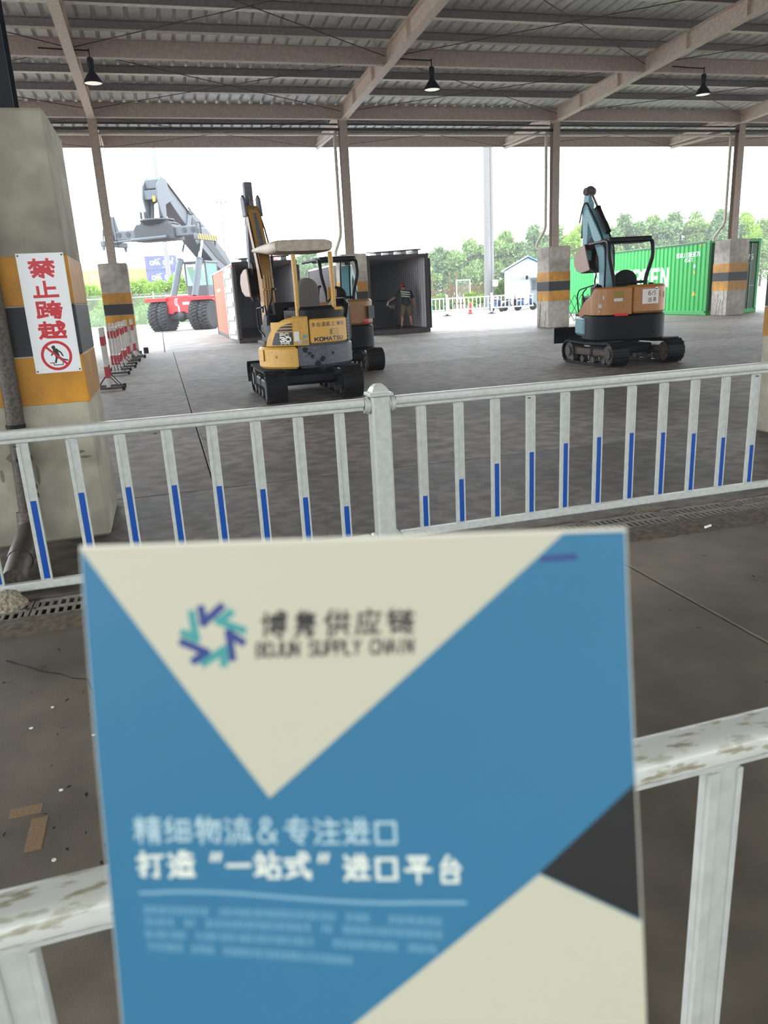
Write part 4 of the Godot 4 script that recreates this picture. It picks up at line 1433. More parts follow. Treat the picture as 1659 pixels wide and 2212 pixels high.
func make_komatsu() -> void:
	mat("kom_yellow", Color(0.80, 0.62, 0.26), 0.42, 0.0, "wear", 2.0)
	mat("kom_grey", Color(0.36, 0.38, 0.42), 0.5, 0.0, "patch", 2.5)
	mat("kom_cream", Color(0.72, 0.67, 0.60), 0.55, 0.0, "wear", 1.0)
	mat("seat_grey", Color(0.40, 0.38, 0.36), 0.8, 0.0, "wear", 3.0)
	mat("bucket_brown", Color(0.20, 0.15, 0.135), 0.7, 0.0, "rustmap", 2.0)
	mat("bucket_worn", Color(0.70, 0.60, 0.54), 0.5, 0.0, "wear", 2.0)
	mat("kom_boom", Color(0.62, 0.46, 0.22), 0.45, 0.0, "wear", 2.0)
	var t := thing("excavator", "yellow mini excavator with beige canopy, upright boom and dark lettering on its rear", "excavator", Vector3(2.17, 0, -12.55))
	crawler(t, -0.60, 2.15, 0.50, 0.32, "black_rubber", false, "charcoal")
	crawler(t, 0.60, 2.15, 0.50, 0.32, "black_rubber", false, "charcoal")
	var u := Mb.new()
	u.box(Vector3(0, 0.30, 0), Vector3(1.0, 0.2, 0.8), 0.05)
	u.rod(Vector3(0, 0.38, 0), Vector3(0, 0.52, 0), 0.36, 24)
	for s in [-1.0, 1.0]:
		u.box(Vector3(s * 0.3, 0.3, -1.0), Vector3(0.08, 0.1, 1.0), 0.02)
	part("undercarriage", u, M["charcoal"], t)
	var bl := Mb.new()
	bl.plate(p2([[0.0, 0.16], [0.05, 0.3], [0.02, 0.44], [-0.05, 0.5]]), 0.025, -0.78, 0.78, Transform3D(Basis(Vector3(0, 0, -1), Vector3.UP, Vector3(1, 0, 0)), Vector3(0, 0, -1.36)))
	part("blade", bl, M["charcoal"], t)
	# the slewed house: its parts are drawn in its own frame
	var yaw := deg_to_rad(2)
	var h := Node3D.new()
	h.name = "house"
	t.add_child(h, true)
	h.rotation.y = yaw
	h.position.x = 0.06
	var R := 0.775
	# counterweight on the right rear, yellow skirt on the left
	var pl := PackedVector2Array()
	for i in 15:
		var a := deg_to_rad(lerpf(-20, 98, i / 14.0))
		pl.append(Vector2(sin(a), cos(a)) * R)
	pl.append(Vector2(0.3, -0.1))
	pl.append(Vector2(-0.2, 0.3))
	wall(h, "counterweight", pl, 0.49, 0.87, "kom_grey", 0.05)
	pl = PackedVector2Array()
	for i in 13:
		var a := deg_to_rad(lerpf(-92, -20.6, i / 12.0))
		pl.append(Vector2(sin(a), cos(a)) * (R - 0.01))
	pl.append(Vector2(-0.22, 0.2))
	pl.append(Vector2(-0.25, -0.55))
	pl.append(Vector2(-0.55, -0.55))
	wall(h, "side_skirt", pl, 0.49, 0.83, "kom_yellow", 0.035)
	var lid := Mb.new()
	for i in 2:
		var a := deg_to_rad(-78 + i * 28)
		lid.box(Vector3(0, 0, 0), Vector3(0.2 - i * 0.15, 0.18 - i * 0.14, 0.012), 0.005, Transform3D(Basis(Vector3.UP, a), Vector3(sin(a) * R, 0.70 - i * 0.02, cos(a) * R)))
	part("inspection_cover", lid, M["kom_yellow"], h)
	rng.seed = 14
	for q in [[-12.0, 0.78, 0.05], [-7.0, 0.72, 0.035], [-4.0, 0.68, 0.04], [8.0, 0.62, 0.05], [22.0, 0.70, 0.03], [2.0, 0.56, 0.055], [66.0, 0.72, 0.035]]:
		var sf := Mb.new()
		var ring := PackedVector3Array()
		var a0 := deg_to_rad(q[0])
		for k in 12:
			var a := TAU * k / 12.0
			var rr2: float = q[2] * rng.randf_range(0.55, 1.15)
			var aa := a0 + cos(a) * rr2 / R
			ring.append(Vector3(sin(aa) * (R + 0.002), q[1] + sin(a) * rr2 * 0.9, cos(aa) * (R + 0.002)))
		sf.fan(ring, Vector3(sin(a0), 0, cos(a0)))
		part("scuff", sf, M["charcoal"], h.get_node("counterweight"))
	# core body
	wall(h, "body", plan(0.62, 0.66, 0.66, -0.45), 0.5, 1.17, "charcoal", 0.03)
	# rear bonnet with lettering
	pl = PackedVector2Array()
	for i in 11:
		var a := deg_to_rad(lerpf(-5, 52, i / 10.0))
		pl.append(Vector2(sin(a), cos(a)) * (R - 0.012))
	pl.append(Vector2(0.45, 0.3))
	pl.append(Vector2(-0.05, 0.45))
	var bonnet := wall(h, "rear_bonnet", pl, 0.86, 1.235, "kom_yellow", 0.02)
	var im := blank(900, 560, Color(0.80, 0.62, 0.26))
	specks(im, 60, 2, 6, Color(0.62, 0.46, 0.18), 4)
	var dk := Color(0.13, 0.13, 0.15)
	write(im, "多田道路", Vector2(22, 62), Vector2(100, 0), 78, 108, 11, dk)
	write(im, "工業", Vector2(430, 66), Vector2(140, 0), 112, 104, 12, dk)
	write(im, "(", Vector2(668, 60), Vector2(1, 0), 60, 116, 9, dk)
	write(im, "有", Vector2(706, 66), Vector2(1, 0), 86, 104, 11, dk)
	write(im, ")", Vector2(782, 60), Vector2(1, 0), 60, 116, 9, dk)
	fill_poly(im, p2([[385, 240], [610, 240], [610, 395], [385, 395]]), Color(0.66, 0.5, 0.2))
	fill_poly(im, p2([[400, 252], [445, 252], [445, 385], [400, 385]]), Color(0.45, 0.34, 0.15))
	fill_poly(im, p2([[462, 256], [590, 256], [590, 380], [462, 380]]), Color(0.78, 0.6, 0.27))
	for q in [[462, 256, 590, 256], [590, 256, 590, 380], [590, 380, 462, 380], [462, 380, 462, 256]]:
		line(im, Vector2(q[0], q[1]), Vector2(q[2], q[3]), 6, Color(0.42, 0.3, 0.12))
	disc(im, Vector2(520, 316), 16, Color(0.5, 0.37, 0.15))
	write(im, "KOMATSU", Vector2(70, 445), Vector2(97, 0), 70, 84, 25, Color(0.07, 0.085, 0.16))
	disc(im, Vector2(497, 428), 14, Color(0.07, 0.085, 0.16))
	decal(bonnet, "lettering", R - 0.012, R - 0.012, R - 0.012, 2.0, deg_to_rad(-4), deg_to_rad(51), 0.88, 1.215, printed("bonnet_print", im, 0.42))
	var lip := Mb.new()
	for i in 2:
		var a := deg_to_rad(24)
		lip.box(Vector3(sin(a) * R, 0.855, cos(a) * R), Vector3(0.2, 0.05, 0.02), 0.008, Transform3D.IDENTITY)
	# side panel with the model badge: a quarter-circle front edge
	var ring: Array = [PackedVector3Array(), PackedVector3Array()]
	var sp := Mb.new()
	var rows: Array = []
	for i in 15:
		var f := i / 14.0
		var a := deg_to_rad(lerpf(-64, -6.5, f))
		var top := 0.845 + 0.435 * pow(1.0 - pow(1.0 - minf(f * 1.25, 1.0), 2.2), 0.62)
		var o := Vector3(sin(a), 0, cos(a))
		rows.append(PackedVector3Array([o * (R - 0.01) + Vector3(0, 0.845, 0), o * (R - 0.006) + Vector3(0, 0.86, 0), o * (R - 0.006) + Vector3(0, top - 0.02, 0), o * (R - 0.03) + Vector3(0, top, 0), o * (R - 0.09) + Vector3(0, top, 0), o * (R - 0.09) + Vector3(0, 0.845, 0)]))
	sp.loft(rows, false)
	var side := part("side_panel", sp, M["kom_yellow"], h)
	im = blank(420, 380, Color(0.075, 0.08, 0.125))
	fill_poly(im, p2([[0, 0], [420, 0], [420, 20], [300, 40], [180, 90], [90, 180], [40, 270], [12, 330], [0, 380]]), Color(0.80, 0.62, 0.26))
	for y in [52, 104, 156]:
		fill_poly(im, p2([[0, y], [420, y], [420, y + 13], [0, y + 13]]), Color(0.80, 0.62, 0.26))
	write(im, "PC", Vector2(185, 188), Vector2(92, 0), 70, 48, 16, Color(0.78, 0.76, 0.70))
	write(im, "30", Vector2(180, 254), Vector2(112, 0), 84, 64, 20, Color(0.85, 0.85, 0.82))
	write(im, "MR", Vector2(195, 334), Vector2(88, 0), 66, 34, 13, Color(0.78, 0.76, 0.70))
	decal(side, "model_badge", R - 0.006, R - 0.006, R - 0.006, 2.0, deg_to_rad(-53), deg_to_rad(-25), 0.862, 1.21, printed("badge_print", im, 0.45), 0.004)
	for q in [[-20.5, 0.985, 0.05, 0.15, Color(0.80, 0.80, 0.78)], [-11.0, 0.98, 0.045, 0.045, Color(0.35, 0.55, 0.62)], [-17.5, 0.90, 0.05, 0.05, Color(0.62, 0.62, 0.56)], [-10.5, 0.90, 0.045, 0.05, Color(0.55, 0.50, 0.46)]]:
		var st := Mb.new()
		var a := deg_to_rad(q[0])
		st.box(Vector3.ZERO, Vector3(q[2] * 1.6, q[3], 0.003), 0.001, Transform3D(Basis(Vector3.UP, a), Vector3(sin(a), 0, cos(a)) * (R - 0.001) + Vector3(0, q[1], 0)))
		part("sticker", st, mat("sticker_%d" % int(-q[0]), q[4], 0.5, 0.0, ""), side)
	# black shoulder round the engine, right-hand hood with vents
	wall(h, "engine_cowl", plan(0.3, 0.70, 0.72, 0.1, 2.2), 1.17, 1.42, "black_paint", 0.05)
	var hood := Mb.new()
	hood.prism(p2([[0.36, 0.86], [0.36, 1.4], [0.2, 1.52], [0.0, 1.53], [-0.6, 1.3], [-0.62, 0.86]]), 0.50, 0.745, Transform3D(Basis(Vector3(0, 0, 1), Vector3.UP, Vector3(-1, 0, 0)), Vector3(1.25, 0, -0.08)), 0.04)
	var hd := part("side_hood", hood, M["black_paint"], h)
	var arc := Mb.new()
	rows = []
	for i in 11:
		var a := deg_to_rad(lerpf(52.5, 92, i / 10.0))
		var top := 1.24 + 0.24 * minf(1.0, i / 4.0)
		var o := Vector3(sin(a), 0, cos(a))
		rows.append(PackedVector3Array([o * 0.765 + Vector3(0, 0.86, 0), o * 0.765 + Vector3(0, top - 0.05, 0), o * 0.70 + Vector3(0, top + 0.02, 0), o * 0.52 + Vector3(0, top + 0.05, 0), o * 0.52 + Vector3(0, 0.86, 0)]))
	arc.loft(rows, false)
	part("corner_hood", arc, M["black_paint"], h)
	for k in 7:
		var ve := Mb.new()
		var a := deg_to_rad(58)
		ve.box(Vector3.ZERO, Vector3(0.07, 0.022, 0.02), 0.004, Transform3D(Basis(Vector3.UP, a), Vector3(sin(a) * 0.755, 0.9 + k * 0.05, cos(a) * 0.755)))
		part("vent_slat", ve, M["steel"], hd)
	# floor, step and control stand
	var fl := Mb.new()
	fl.box(Vector3(-0.2, 0.87, -0.45), Vector3(0.9, 0.05, 0.62), 0.02)
	fl.box(Vector3(-0.45, 0.885, -0.05), Vector3(0.5, 0.05, 0.5), 0.02)
	part("deck", fl, M["seat_grey"], h)
	var cs := Mb.new()
	cs.prism(p2([[0.0, 0.88], [0.34, 0.88], [0.42, 1.2], [0.36, 1.46], [0.05, 1.5], [-0.04, 1.2]]), -0.28, 0.28, Transform3D(Basis(Vector3(0, 0, -1), Vector3.UP, Vector3(1, 0, 0)), Vector3(-0.1, 0, -0.5)), 0.03)
	part("front_console", cs, M["black_paint"], h)
	var sc := Mb.new()
	sc.prism(p2([[0.0, 0.88], [0.3, 0.88], [0.34, 1.22], [0.12, 1.34], [-0.18, 1.32]]), -0.09, 0.09, Transform3D(Basis(Vector3(0, 0, -1), Vector3.UP, Vector3(1, 0, 0)), Vector3(-0.52, 0, 0.0)), 0.03)
	part("side_console", sc, M["charcoal"], h)
	for q in [[-0.5, -0.2, 1.3], [0.28, -0.2, 1.3]]:
		var lv := Mb.new()
		lv.lathe(p2([[0.075, 0.0], [0.06, 0.05], [0.03, 0.11], [0.02, 0.15]]), Transform3D(Basis(Vector3(0, 0, 1), 0.0), Vector3(q[0], q[2], q[1])), 12)
		lv.tube(bent([[q[0], q[2] + 0.13, q[1]], [q[0] + 0.05, q[2] + 0.28, q[1] + 0.04], [q[0] + 0.07, q[2] + 0.42, q[1] + 0.02], [q[0] + 0.11, q[2] + 0.42, q[1] + 0.0]], 0.04), 0.02, 8)
		part("joystick", lv, M["black_paint"], h)
	var hr := Mb.new()
	hr.tube(bent([[-0.62, 0.98, -0.12], [-0.66, 1.08, -0.42], [-0.66, 1.42, -0.5], [-0.62, 1.44, -0.2]], 0.06), 0.014, 8)
	hr.tube(bent([[-0.6, 1.32, 0.1], [-0.6, 1.46, 0.02], [-0.6, 1.46, -0.18], [-0.6, 1.36, -0.24]], 0.05), 0.013, 8)
	part("handrail", hr, M["black_paint"], h)
	seat(h, Transform3D(Basis(Vector3.UP, 0.0), Vector3(0.03, 1.22, 0.08)), 0.39, "black_rubber", "seat_grey")
	var mr := Mb.new()
	mr.prism(p2([[-0.02, 0.0], [0.13, 0.05], [0.13, 0.16], [0.06, 0.17], [-0.02, 0.2]]), -0.02, 0.02, Transform3D(Basis.IDENTITY, Vector3(0.34, 1.5, 0.5)), 0.008)
	part("bracket", mr, M["kom_boom"], h)
	# canopy: two rear posts and a moulded roof
	for q in [[-0.19, 0.56, 1.27], [0.39, 0.58, 1.38]]:
		var po := Mb.new()
		po.tube(pv([[q[0], q[2], q[1]], [q[0], 1.75, q[1] + 0.01], [q[0], 2.22, q[1] - 0.03]]), 0.035, 10)
		po.box(Vector3(q[0] + 0.06, q[2] - 0.01, q[1]), Vector3(0.3 if q[0] < 0 else 0.14, 0.05, 0.1), 0.01)
		part("canopy_post", po, M["kom_yellow"], h)
	var ro := Mb.new()
	var rr: Array = []
	for i in 13:
		var f := i / 12.0
		var z := lerpf(0.74, -1.0, f)
		var hw := 0.475 * (1.0 - 0.05 * f)
		var crown := 0.0
		var thick := 0.20 if f < 0.35 else lerpf(0.20, 0.06, (f - 0.35) / 0.65)
		if i == 0:
			thick *= 0.75
			crown = -0.02
		if i == 12:
			thick *= 0.6
		var top := 2.405 + crown - 0.02 * f * f + 0.012 * sin(f * PI)
		var ring2 := PackedVector3Array()
		for k in 24:
			var a := TAU * k / 24
			var cx2 := signf(cos(a)) * pow(absf(cos(a)), 0.36)
			var sy := signf(sin(a)) * pow(absf(sin(a)), 0.5)
			ring2.append(Vector3(-0.05 - 0.10 * f + cx2 * hw * (0.93 if i == 0 or i == 12 else 1.0), top - thick * 0.5 + sy * thick * 0.5, z))
		rr.append(ring2)
	ro.loft(rr, true)
	part("canopy_roof", ro, M["kom_cream"], h)
	# swing bracket and boom
	var piv := Vector3(-0.40, 0, -0.80)
	var x := plane(piv, deg_to_rad(11))
	var sw := Mb.new()
	sw.box(Vector3(-0.2, 0.72, -0.76), Vector3(0.4, 0.36, 0.3), 0.04)
	sw.rod(Vector3(-0.40, 0.52, -0.80), Vector3(-0.40, 0.92, -0.80), 0.11, 16)
	part("swing_bracket", sw, M["charcoal"], h)
	var bm := Mb.new()
	bm.prism(p2([[-0.02, 0.78], [0.12, 0.82], [0.10, 1.6], [0.16, 2.1], [0.42, 2.86], [0.50, 3.02], [0.40, 3.10], [0.28, 2.98], [0.0, 2.25], [-0.06, 1.9], [-0.08, 1.3]]), -0.105, 0.105, x, 0.015)
	var bo := part("boom", bm, M["kom_boom"], h)
	for s in [-1.0, 1.0]:
		var br := Mb.new()
		br.prism(p2([[0.28, 2.92], [0.46, 2.92], [0.50, 3.22], [0.42, 3.27], [0.34, 3.2]]), s * 0.135 - 0.02, s * 0.135 + 0.02, x, 0.008)
		part("boom_cheek", br, M["kom_grey"], bo)
	for z in [-0.07, -0.025, 0.02, 0.065]:
		hose(h, [x * Vector3(-0.10, 1.28, z), x * Vector3(-0.105, 1.65, z), x * Vector3(-0.085, 1.95, z)], 0.02, "kom_boom")
	var cl := Mb.new()
	cl.box(Vector3(-0.10, 1.72, 0), Vector3(0.06, 0.03, 0.22), 0.006, x)
	part("hose_clamp", cl, M["kom_boom"], h)
	for s in [-1.0, 1.0]:
		hose(h, [x * Vector3(-0.06, 1.9, s * 0.1), x * Vector3(0.0, 2.3, s * 0.13), x * Vector3(0.18, 2.7, s * 0.12), x * Vector3(0.30, 2.95, s * 0.1)], 0.014)
	ram("boom_ram", h, x, Vector2(0.2, 0.75), Vector2(0.2, 2.05), 0.0, 0.06, 0.6, "kom_grey")
	ram("arm_ram", h, x, Vector2(0.06, 2.36), Vector2(0.52, 3.42), 0.0, 0.05, 0.55, "kom_grey")
	var ar := Mb.new()
	ar.prism(p2([[0.46, 3.48], [0.56, 3.48], [0.58, 3.05], [0.66, 2.4], [0.66, 2.02], [0.58, 2.02], [0.50, 2.6], [0.44, 2.95]]), -0.07, 0.07, x, 0.012)
	part("arm", ar, M["kom_grey"], h)
	ram("bucket_ram", h, x, Vector2(0.68, 3.1), Vector2(0.76, 2.3), 0.0, 0.035, 0.35, "kom_grey")
	bucket(h, x * Transform3D(Basis(Vector3(0, 0, 1), deg_to_rad(75)), Vector3(0.30, 1.62, 0)), 0.82, 0.40, "bucket_brown", "bucket_worn")
	settle(h, t)


# parts drawn in a turned frame become parts of the machine itself
func settle(h: Node3D, t: Node3D) -> void:
	for c in h.get_children():
		var tf: Transform3D = h.transform * c.transform
		h.remove_child(c)
		t.add_child(c, true)
		c.transform = tf
	t.remove_child(h)
	h.free()


func kubota(m: Node3D, slew: float, paint: String, pads: bool, boom_piv: Vector3, boom_yaw: float, boom_pts: Array, arm_pts: Array, bk: Array, canopy: float, blade: bool) -> Node3D:
	crawler(m, -0.60, 1.92, 0.46, 0.36, "black_paint" if pads else "black_rubber", pads, "kub_mud")
	crawler(m, 0.60, 1.92, 0.46, 0.36, "black_paint" if pads else "black_rubber", pads, "kub_mud")
	var t := Node3D.new()
	t.name = "house"
	m.add_child(t, true)
	t.rotation.y = slew
	var u := Mb.new()
	u.box(Vector3(0, 0.28, 0), Vector3(0.95, 0.18, 0.8), 0.05)
	u.rod(Vector3(0, 0.34, 0), Vector3(0, 0.46, 0), 0.34, 24)
	for s in [-1.0, 1.0]:
		u.box(Vector3(s * 0.3, 0.36, -0.9), Vector3(0.08, 0.1, 0.9), 0.02)
	part("undercarriage", u, M["charcoal"], m)
	if blade:
		var bl := Mb.new()
		bl.plate(p2([[0.0, 0.36], [0.05, 0.46], [0.03, 0.58], [-0.03, 0.66]]), 0.025, -0.8, 0.8, Transform3D(Basis(Vector3(0, 0, -1), Vector3.UP, Vector3(1, 0, 0)), Vector3(0, 0, -1.25)))
		var bo := part("blade", bl, M["black_paint"], m)
		var be := Mb.new()
		be.box(Vector3(-0.805, 0.51, -1.27), Vector3(0.015, 0.32, 0.07), 0.004)
		part("blade_edge", be, M["steel"], bo)
	# counterweight and body
	var cw := wall(t, "counterweight", plan(0.75, 0.72, 0.75, -0.15, 3.2), 0.45, 0.96, "cw_dark", 0.045)
	var ht := Mb.new()
	for q in [[-0.08, 0.74, 0.07], [0.35, 0.6, 0.022], [-0.02, 0.6, 0.022]]:
		ht.rod(Vector3(q[0], q[1], 0.745), Vector3(q[0], q[1], 0.758), q[2], 18)
	part("socket", ht, M["black_paint"], cw)
	var red := mat("tail_red", Color(0.80, 0.10, 0.12), 0.2, 0.0, "")
	decal(cw, "tail_light", 0.76, 0.73, 0.76, 3.2, deg_to_rad(-20), deg_to_rad(-4), 0.925, 0.968, red, 0.008)
	wall(t, "body", plan(0.66, 0.62, 0.66, -0.5, 3.0), 0.5, 1.3, "black_paint", 0.03)
	var rb := wall(t, "rear_bonnet", plan(0.10, 0.715, 0.745, 0.1, 3.2), 0.945, 1.47, paint, 0.045)
	# left wing with the sloping front edge
	var wg := Mb.new()
	var rows: Array = []
	for i in 15:
		var f := i / 14.0
		var a := deg_to_rad(lerpf(-96, -1.5, f))
		var aa := PI * 0.5 - a
		var c := cos(aa)
		var s := sin(aa)
		var o := Vector3(signf(c) * pow(absf(c), 2.0 / 3.2) * 0.745, 0, signf(s) * pow(absf(s), 2.0 / 3.2) * 0.745)
		if f < 0.2:
			o = Vector3(-0.745, 0, lerpf(-0.38, 0.1, f / 0.2))
		var top := 1.02 + 0.43 * minf(1.0, f / 0.32)
		var inn := o * 0.86
		rows.append(PackedVector3Array([o + Vector3(0, 0.95 if f > 0.12 else 0.9, 0), o + Vector3(0, top - 0.03, 0), o.lerp(inn, 0.3) + Vector3(0, top, 0), inn + Vector3(0, top, 0), inn + Vector3(0, 0.95, 0)]))
	wg.loft(rows, false)
	var wing := part("side_panel", wg, M[paint], t)
	var fb := Mb.new()
	fb.box(Vector3(-0.6, 0.72, -0.24), Vector3(0.36, 0.36, 0.62), 0.05)
	fb.box(Vector3(-0.6, 0.86, -0.24), Vector3(0.37, 0.02, 0.6), 0.008)
	part("side_box", fb, M["kub_blue"] if pads else M["charcoal"], t)
	var dk := Mb.new()
	dk.box(Vector3(-0.05, 0.93, -0.55), Vector3(1.25, 0.06, 0.66), 0.02)
	dk.box(Vector3(0.45, 1.14, -0.25), Vector3(0.42, 0.5, 0.9), 0.08)
	part("deck", dk, M["black_paint"], t)
	for q in [[-0.46, -0.28], [0.18, -0.28]]:
		var lv := Mb.new()
		lv.box(Vector3(q[0], 1.25, q[1] + 0.1), Vector3(0.16, 0.5, 0.34), 0.04)
		lv.tube(bent([[q[0], 1.45, q[1]], [q[0], 1.6, q[1] - 0.03], [q[0] + 0.02, 1.72, q[1]]], 0.04), 0.018, 8)
		part("joystick", lv, M["black_paint"], t)
	var hr := Mb.new()
	hr.tube(bent([[-0.7, 0.97, -0.55], [-0.72, 1.3, -0.62], [-0.7, 1.42, -0.55], [-0.55, 1.5, -0.1]], 0.06), 0.014, 8)
	hr.tube(bent([[-0.66, 1.12, -0.28], [-0.68, 1.36, -0.38], [-0.64, 1.44, -0.25]], 0.05), 0.013, 8)
	part("handrail", hr, M["black_paint"], t)
	seat(t, Transform3D(Basis.IDENTITY, Vector3(-0.08, 1.12, 0.06)), 0.48, "black_rubber", "black_rubber")
	# canopy frame
	var cx := -0.02
	var cw2 := canopy
	for s in [-1.0, 1.0]:
		var po := Mb.new()
		var top_x: float = cx + s * cw2
		po.tube(bent([[cx + s * (cw2 - 0.12), 1.38, 0.42], [cx + s * (cw2 - 0.1), 1.62, 0.42], [top_x, 1.98, 0.46], [top_x, 2.26, 0.40], [top_x - s * 0.02, 2.29, 0.2]], 0.09), 0.036, 10)
		po.tube(bent([[top_x, 2.22, 0.4], [top_x, 2.29, 0.25], [top_x, 2.29, -0.8]], 0.08), 0.03, 10)
		part("canopy_post", po, M["black_paint"], t)
	var bar := Mb.new()
	bar.box(Vector3(cx, 2.29, 0.12), Vector3(cw2 * 2.0, 0.1, 0.6), 0.03)
	bar.rod(Vector3(cx - cw2 + 0.1, 1.52, 0.42), Vector3(cx + cw2 - 0.1, 1.52, 0.42), 0.025, 8)
	part("canopy_roof", bar, M["black_paint"], t)
	# boom, arm, bucket
	var x := plane(boom_piv, boom_yaw)
	var sw := Mb.new()
	sw.rod(Vector3(boom_piv.x, 0.5, boom_piv.z), Vector3(boom_piv.x, 0.98, boom_piv.z), 0.1, 16)
	sw.box(Vector3(boom_piv.x, 0.75, boom_piv.z + 0.12), Vector3(0.28, 0.36, 0.4), 0.04)
	part("swing_bracket", sw, M["charcoal"], t)
	var bm := Mb.new()
	bm.prism(p2(boom_pts), -0.115, 0.115, x, 0.015)
	part("boom", bm, M["kub_blue"], t)
	if arm_pts.size():
		var ar := Mb.new()
		ar.prism(p2(arm_pts), -0.07, 0.07, x, 0.012)
		part("arm", ar, M["kub_blue"], t)
	if bk.size():
		bucket(t, x * Transform3D(Basis(Vector3(0, 0, 1), deg_to_rad(bk[2])), Vector3(bk[0], bk[1], 0)), bk[3], 0.52, "bucket_brown", "bucket_worn")
	return t


func make_kubotas() -> void:
	mat("cw_dark", Color(0.05, 0.055, 0.075), 0.55).metallic_specular = 0.3
	mat("kub_orange", Color(0.66, 0.44, 0.20), 0.4, 0.0, "wear", 2.0)
	mat("kub_blue", Color(0.44, 0.64, 0.68), 0.45, 0.0, "wear", 2.0)
	mat("kub_mud", Color(0.38, 0.34, 0.31), 0.7, 0.0, "rustmap", 2.0)
	# the one on the right
	var t0 := thing("excavator", "blue and orange mini excavator with white paper notice on its rear, at right", "excavator", Vector3(8.73, 0, -13.38))
	var piv := Vector3(-0.13, 0, -0.62)
	var t := kubota(t0, deg_to_rad(-14), "kub_orange", true, piv, deg_to_rad(18), [[-0.04, 0.92], [0.1, 0.86], [0.10, 1.6], [0.13, 2.0], [0.30, 2.32], [0.62, 2.92], [0.62, 3.0], [0.52, 3.0], [0.06, 2.42], [-0.06, 2.15], [-0.08, 1.5]], [[0.56, 3.34], [0.72, 3.34], [0.80, 2.95], [0.74, 2.2], [0.72, 2.0], [0.62, 2.0], [0.58, 2.6], [0.56, 2.98]], [0.20, 1.80, 62.0, 0.94], 0.41, true)
	var x := plane(piv, deg_to_rad(18))
	ram("arm_ram", t, x, Vector2(-0.02, 2.50), Vector2(0.60, 3.32), 0.0, 0.06, 0.6, "black_paint")
	ram("boom_ram", t, x, Vector2(0.24, 0.78), Vector2(0.22, 2.12), 0.0, 0.055, 0.55, "black_paint")
	ram("bucket_ram", t, x, Vector2(0.82, 2.98), Vector2(0.86, 2.02), 0.0, 0.04, 0.55, "black_paint")
	var hd := Mb.new()
	hd.ball(x * Vector3(0.62, 3.33, 0), Vector3(0.11, 0.11, 0.11), 12)
	hd.rod(x * Vector3(0.64, 3.33, -0.11), x * Vector3(0.64, 3.33, 0.11), 0.075, 12)
	part("arm_pin", hd, M["kub_mud"], t)
	for z in [-0.1, 0.1]:
		hose(t, [x * Vector3(-0.08, 1.1, z), x * Vector3(-0.10, 1.9, z), x * Vector3(0.0, 2.35, z), x * Vector3(0.42, 2.92, z), x * Vector3(0.66, 3.1, z), x * Vector3(0.86, 2.75, z * 0.8)], 0.016)
	hose(t, [x * Vector3(0.72, 3.0, 0.09), x * Vector3(0.92, 2.7, 0.09), x * Vector3(0.9, 2.1, 0.06), x * Vector3(0.86, 1.95, 0.04)], 0.012)
	hose(t, [x * Vector3(0.1, 1.25, 0.12), x * Vector3(0.15, 1.7, 0.13), x * Vector3(0.02, 1.95, 0.12)], 0.012)
	var rear: Node = t.get_node("rear_bonnet")
	var im := blank(360, 290, Color(0.83, 0.81, 0.79))
	write(im, "6/5", Vector2(95, 40), Vector2(62, 0), 46, 82, 11, Color(0.08, 0.08, 0.09))
	write(im, "出荷", Vector2(92, 165), Vector2(106, 0), 84, 92, 10, Color(0.08, 0.08, 0.09))
	var pm := printed("notice_print", im, 0.6)
	decal(rear, "paper_notice", 0.745, 0.715, 0.745, 3.2, deg_to_rad(3), deg_to_rad(27), 1.12, 1.385, pm, 0.006)
	for q in [[32.0, 36.0, 1.245, 1.33, Color(0.62, 0.52, 0.42)], [42.0, 46.0, 1.22, 1.33, Color(0.16, 0.13, 0.12)]]:
		decal(rear, "sticker", 0.745, 0.715, 0.745, 3.2, deg_to_rad(q[0]), deg_to_rad(q[1]), q[2], q[3], mat("sticker_k%d" % int(q[0]), q[4], 0.5, 0.0, ""), 0.005)
	var kn := Mb.new()
	kn.ball(Vector3(0.38, 1.40, 0.735), Vector3(0.025, 0.025, 0.02), 10)
	part("lock", kn, M["chrome"], rear)
	var ex := Mb.new()
	ex.rod(Vector3(0.4, 1.46, 0.4), Vector3(0.4, 1.5, 0.4), 0.05, 12)
	part("filler_cap", ex, M["black_paint"], rear)
	var side: Node = t.get_node("side_panel")
	for q in [[-22.0, -10.0, 1.19, 1.245, Color(0.70, 0.74, 0.74)], [-23.0, -9.0, 1.27, 1.37, Color(0.50, 0.42, 0.13)], [-52.0, -44.0, 1.08, 1.15, Color(0.66, 0.68, 0.66)], [-43.0, -40.0, 1.24, 1.30, Color(0.72, 0.70, 0.64)], [-49.0, -46.0, 1.25, 1.30, Color(0.45, 0.47, 0.50)], [-52.0, -49.0, 1.0, 1.04, Color(0.72, 0.66, 0.56)]]:
		decal(side, "sticker", 0.745, 0.745, 0.745, 3.2, deg_to_rad(q[0]), deg_to_rad(q[1]), q[2], q[3], mat("sticker_s%d" % int(-q[0] * 10 + q[2] * 100), q[4], 0.5, 0.0, ""), 0.005)
	settle(t, t0)
	# the one behind the yellow machine
	var e0 := thing("excavator", "dark orange mini excavator with open black canopy frame, behind the yellow excavator", "excavator", Vector3(3.64, 0, -16.36))
	mat("kub_dull", Color(0.56, 0.38, 0.19), 0.42, 0.0, "wear", 2.0)
	var piv2 := Vector3(0.50, 0, -0.66)
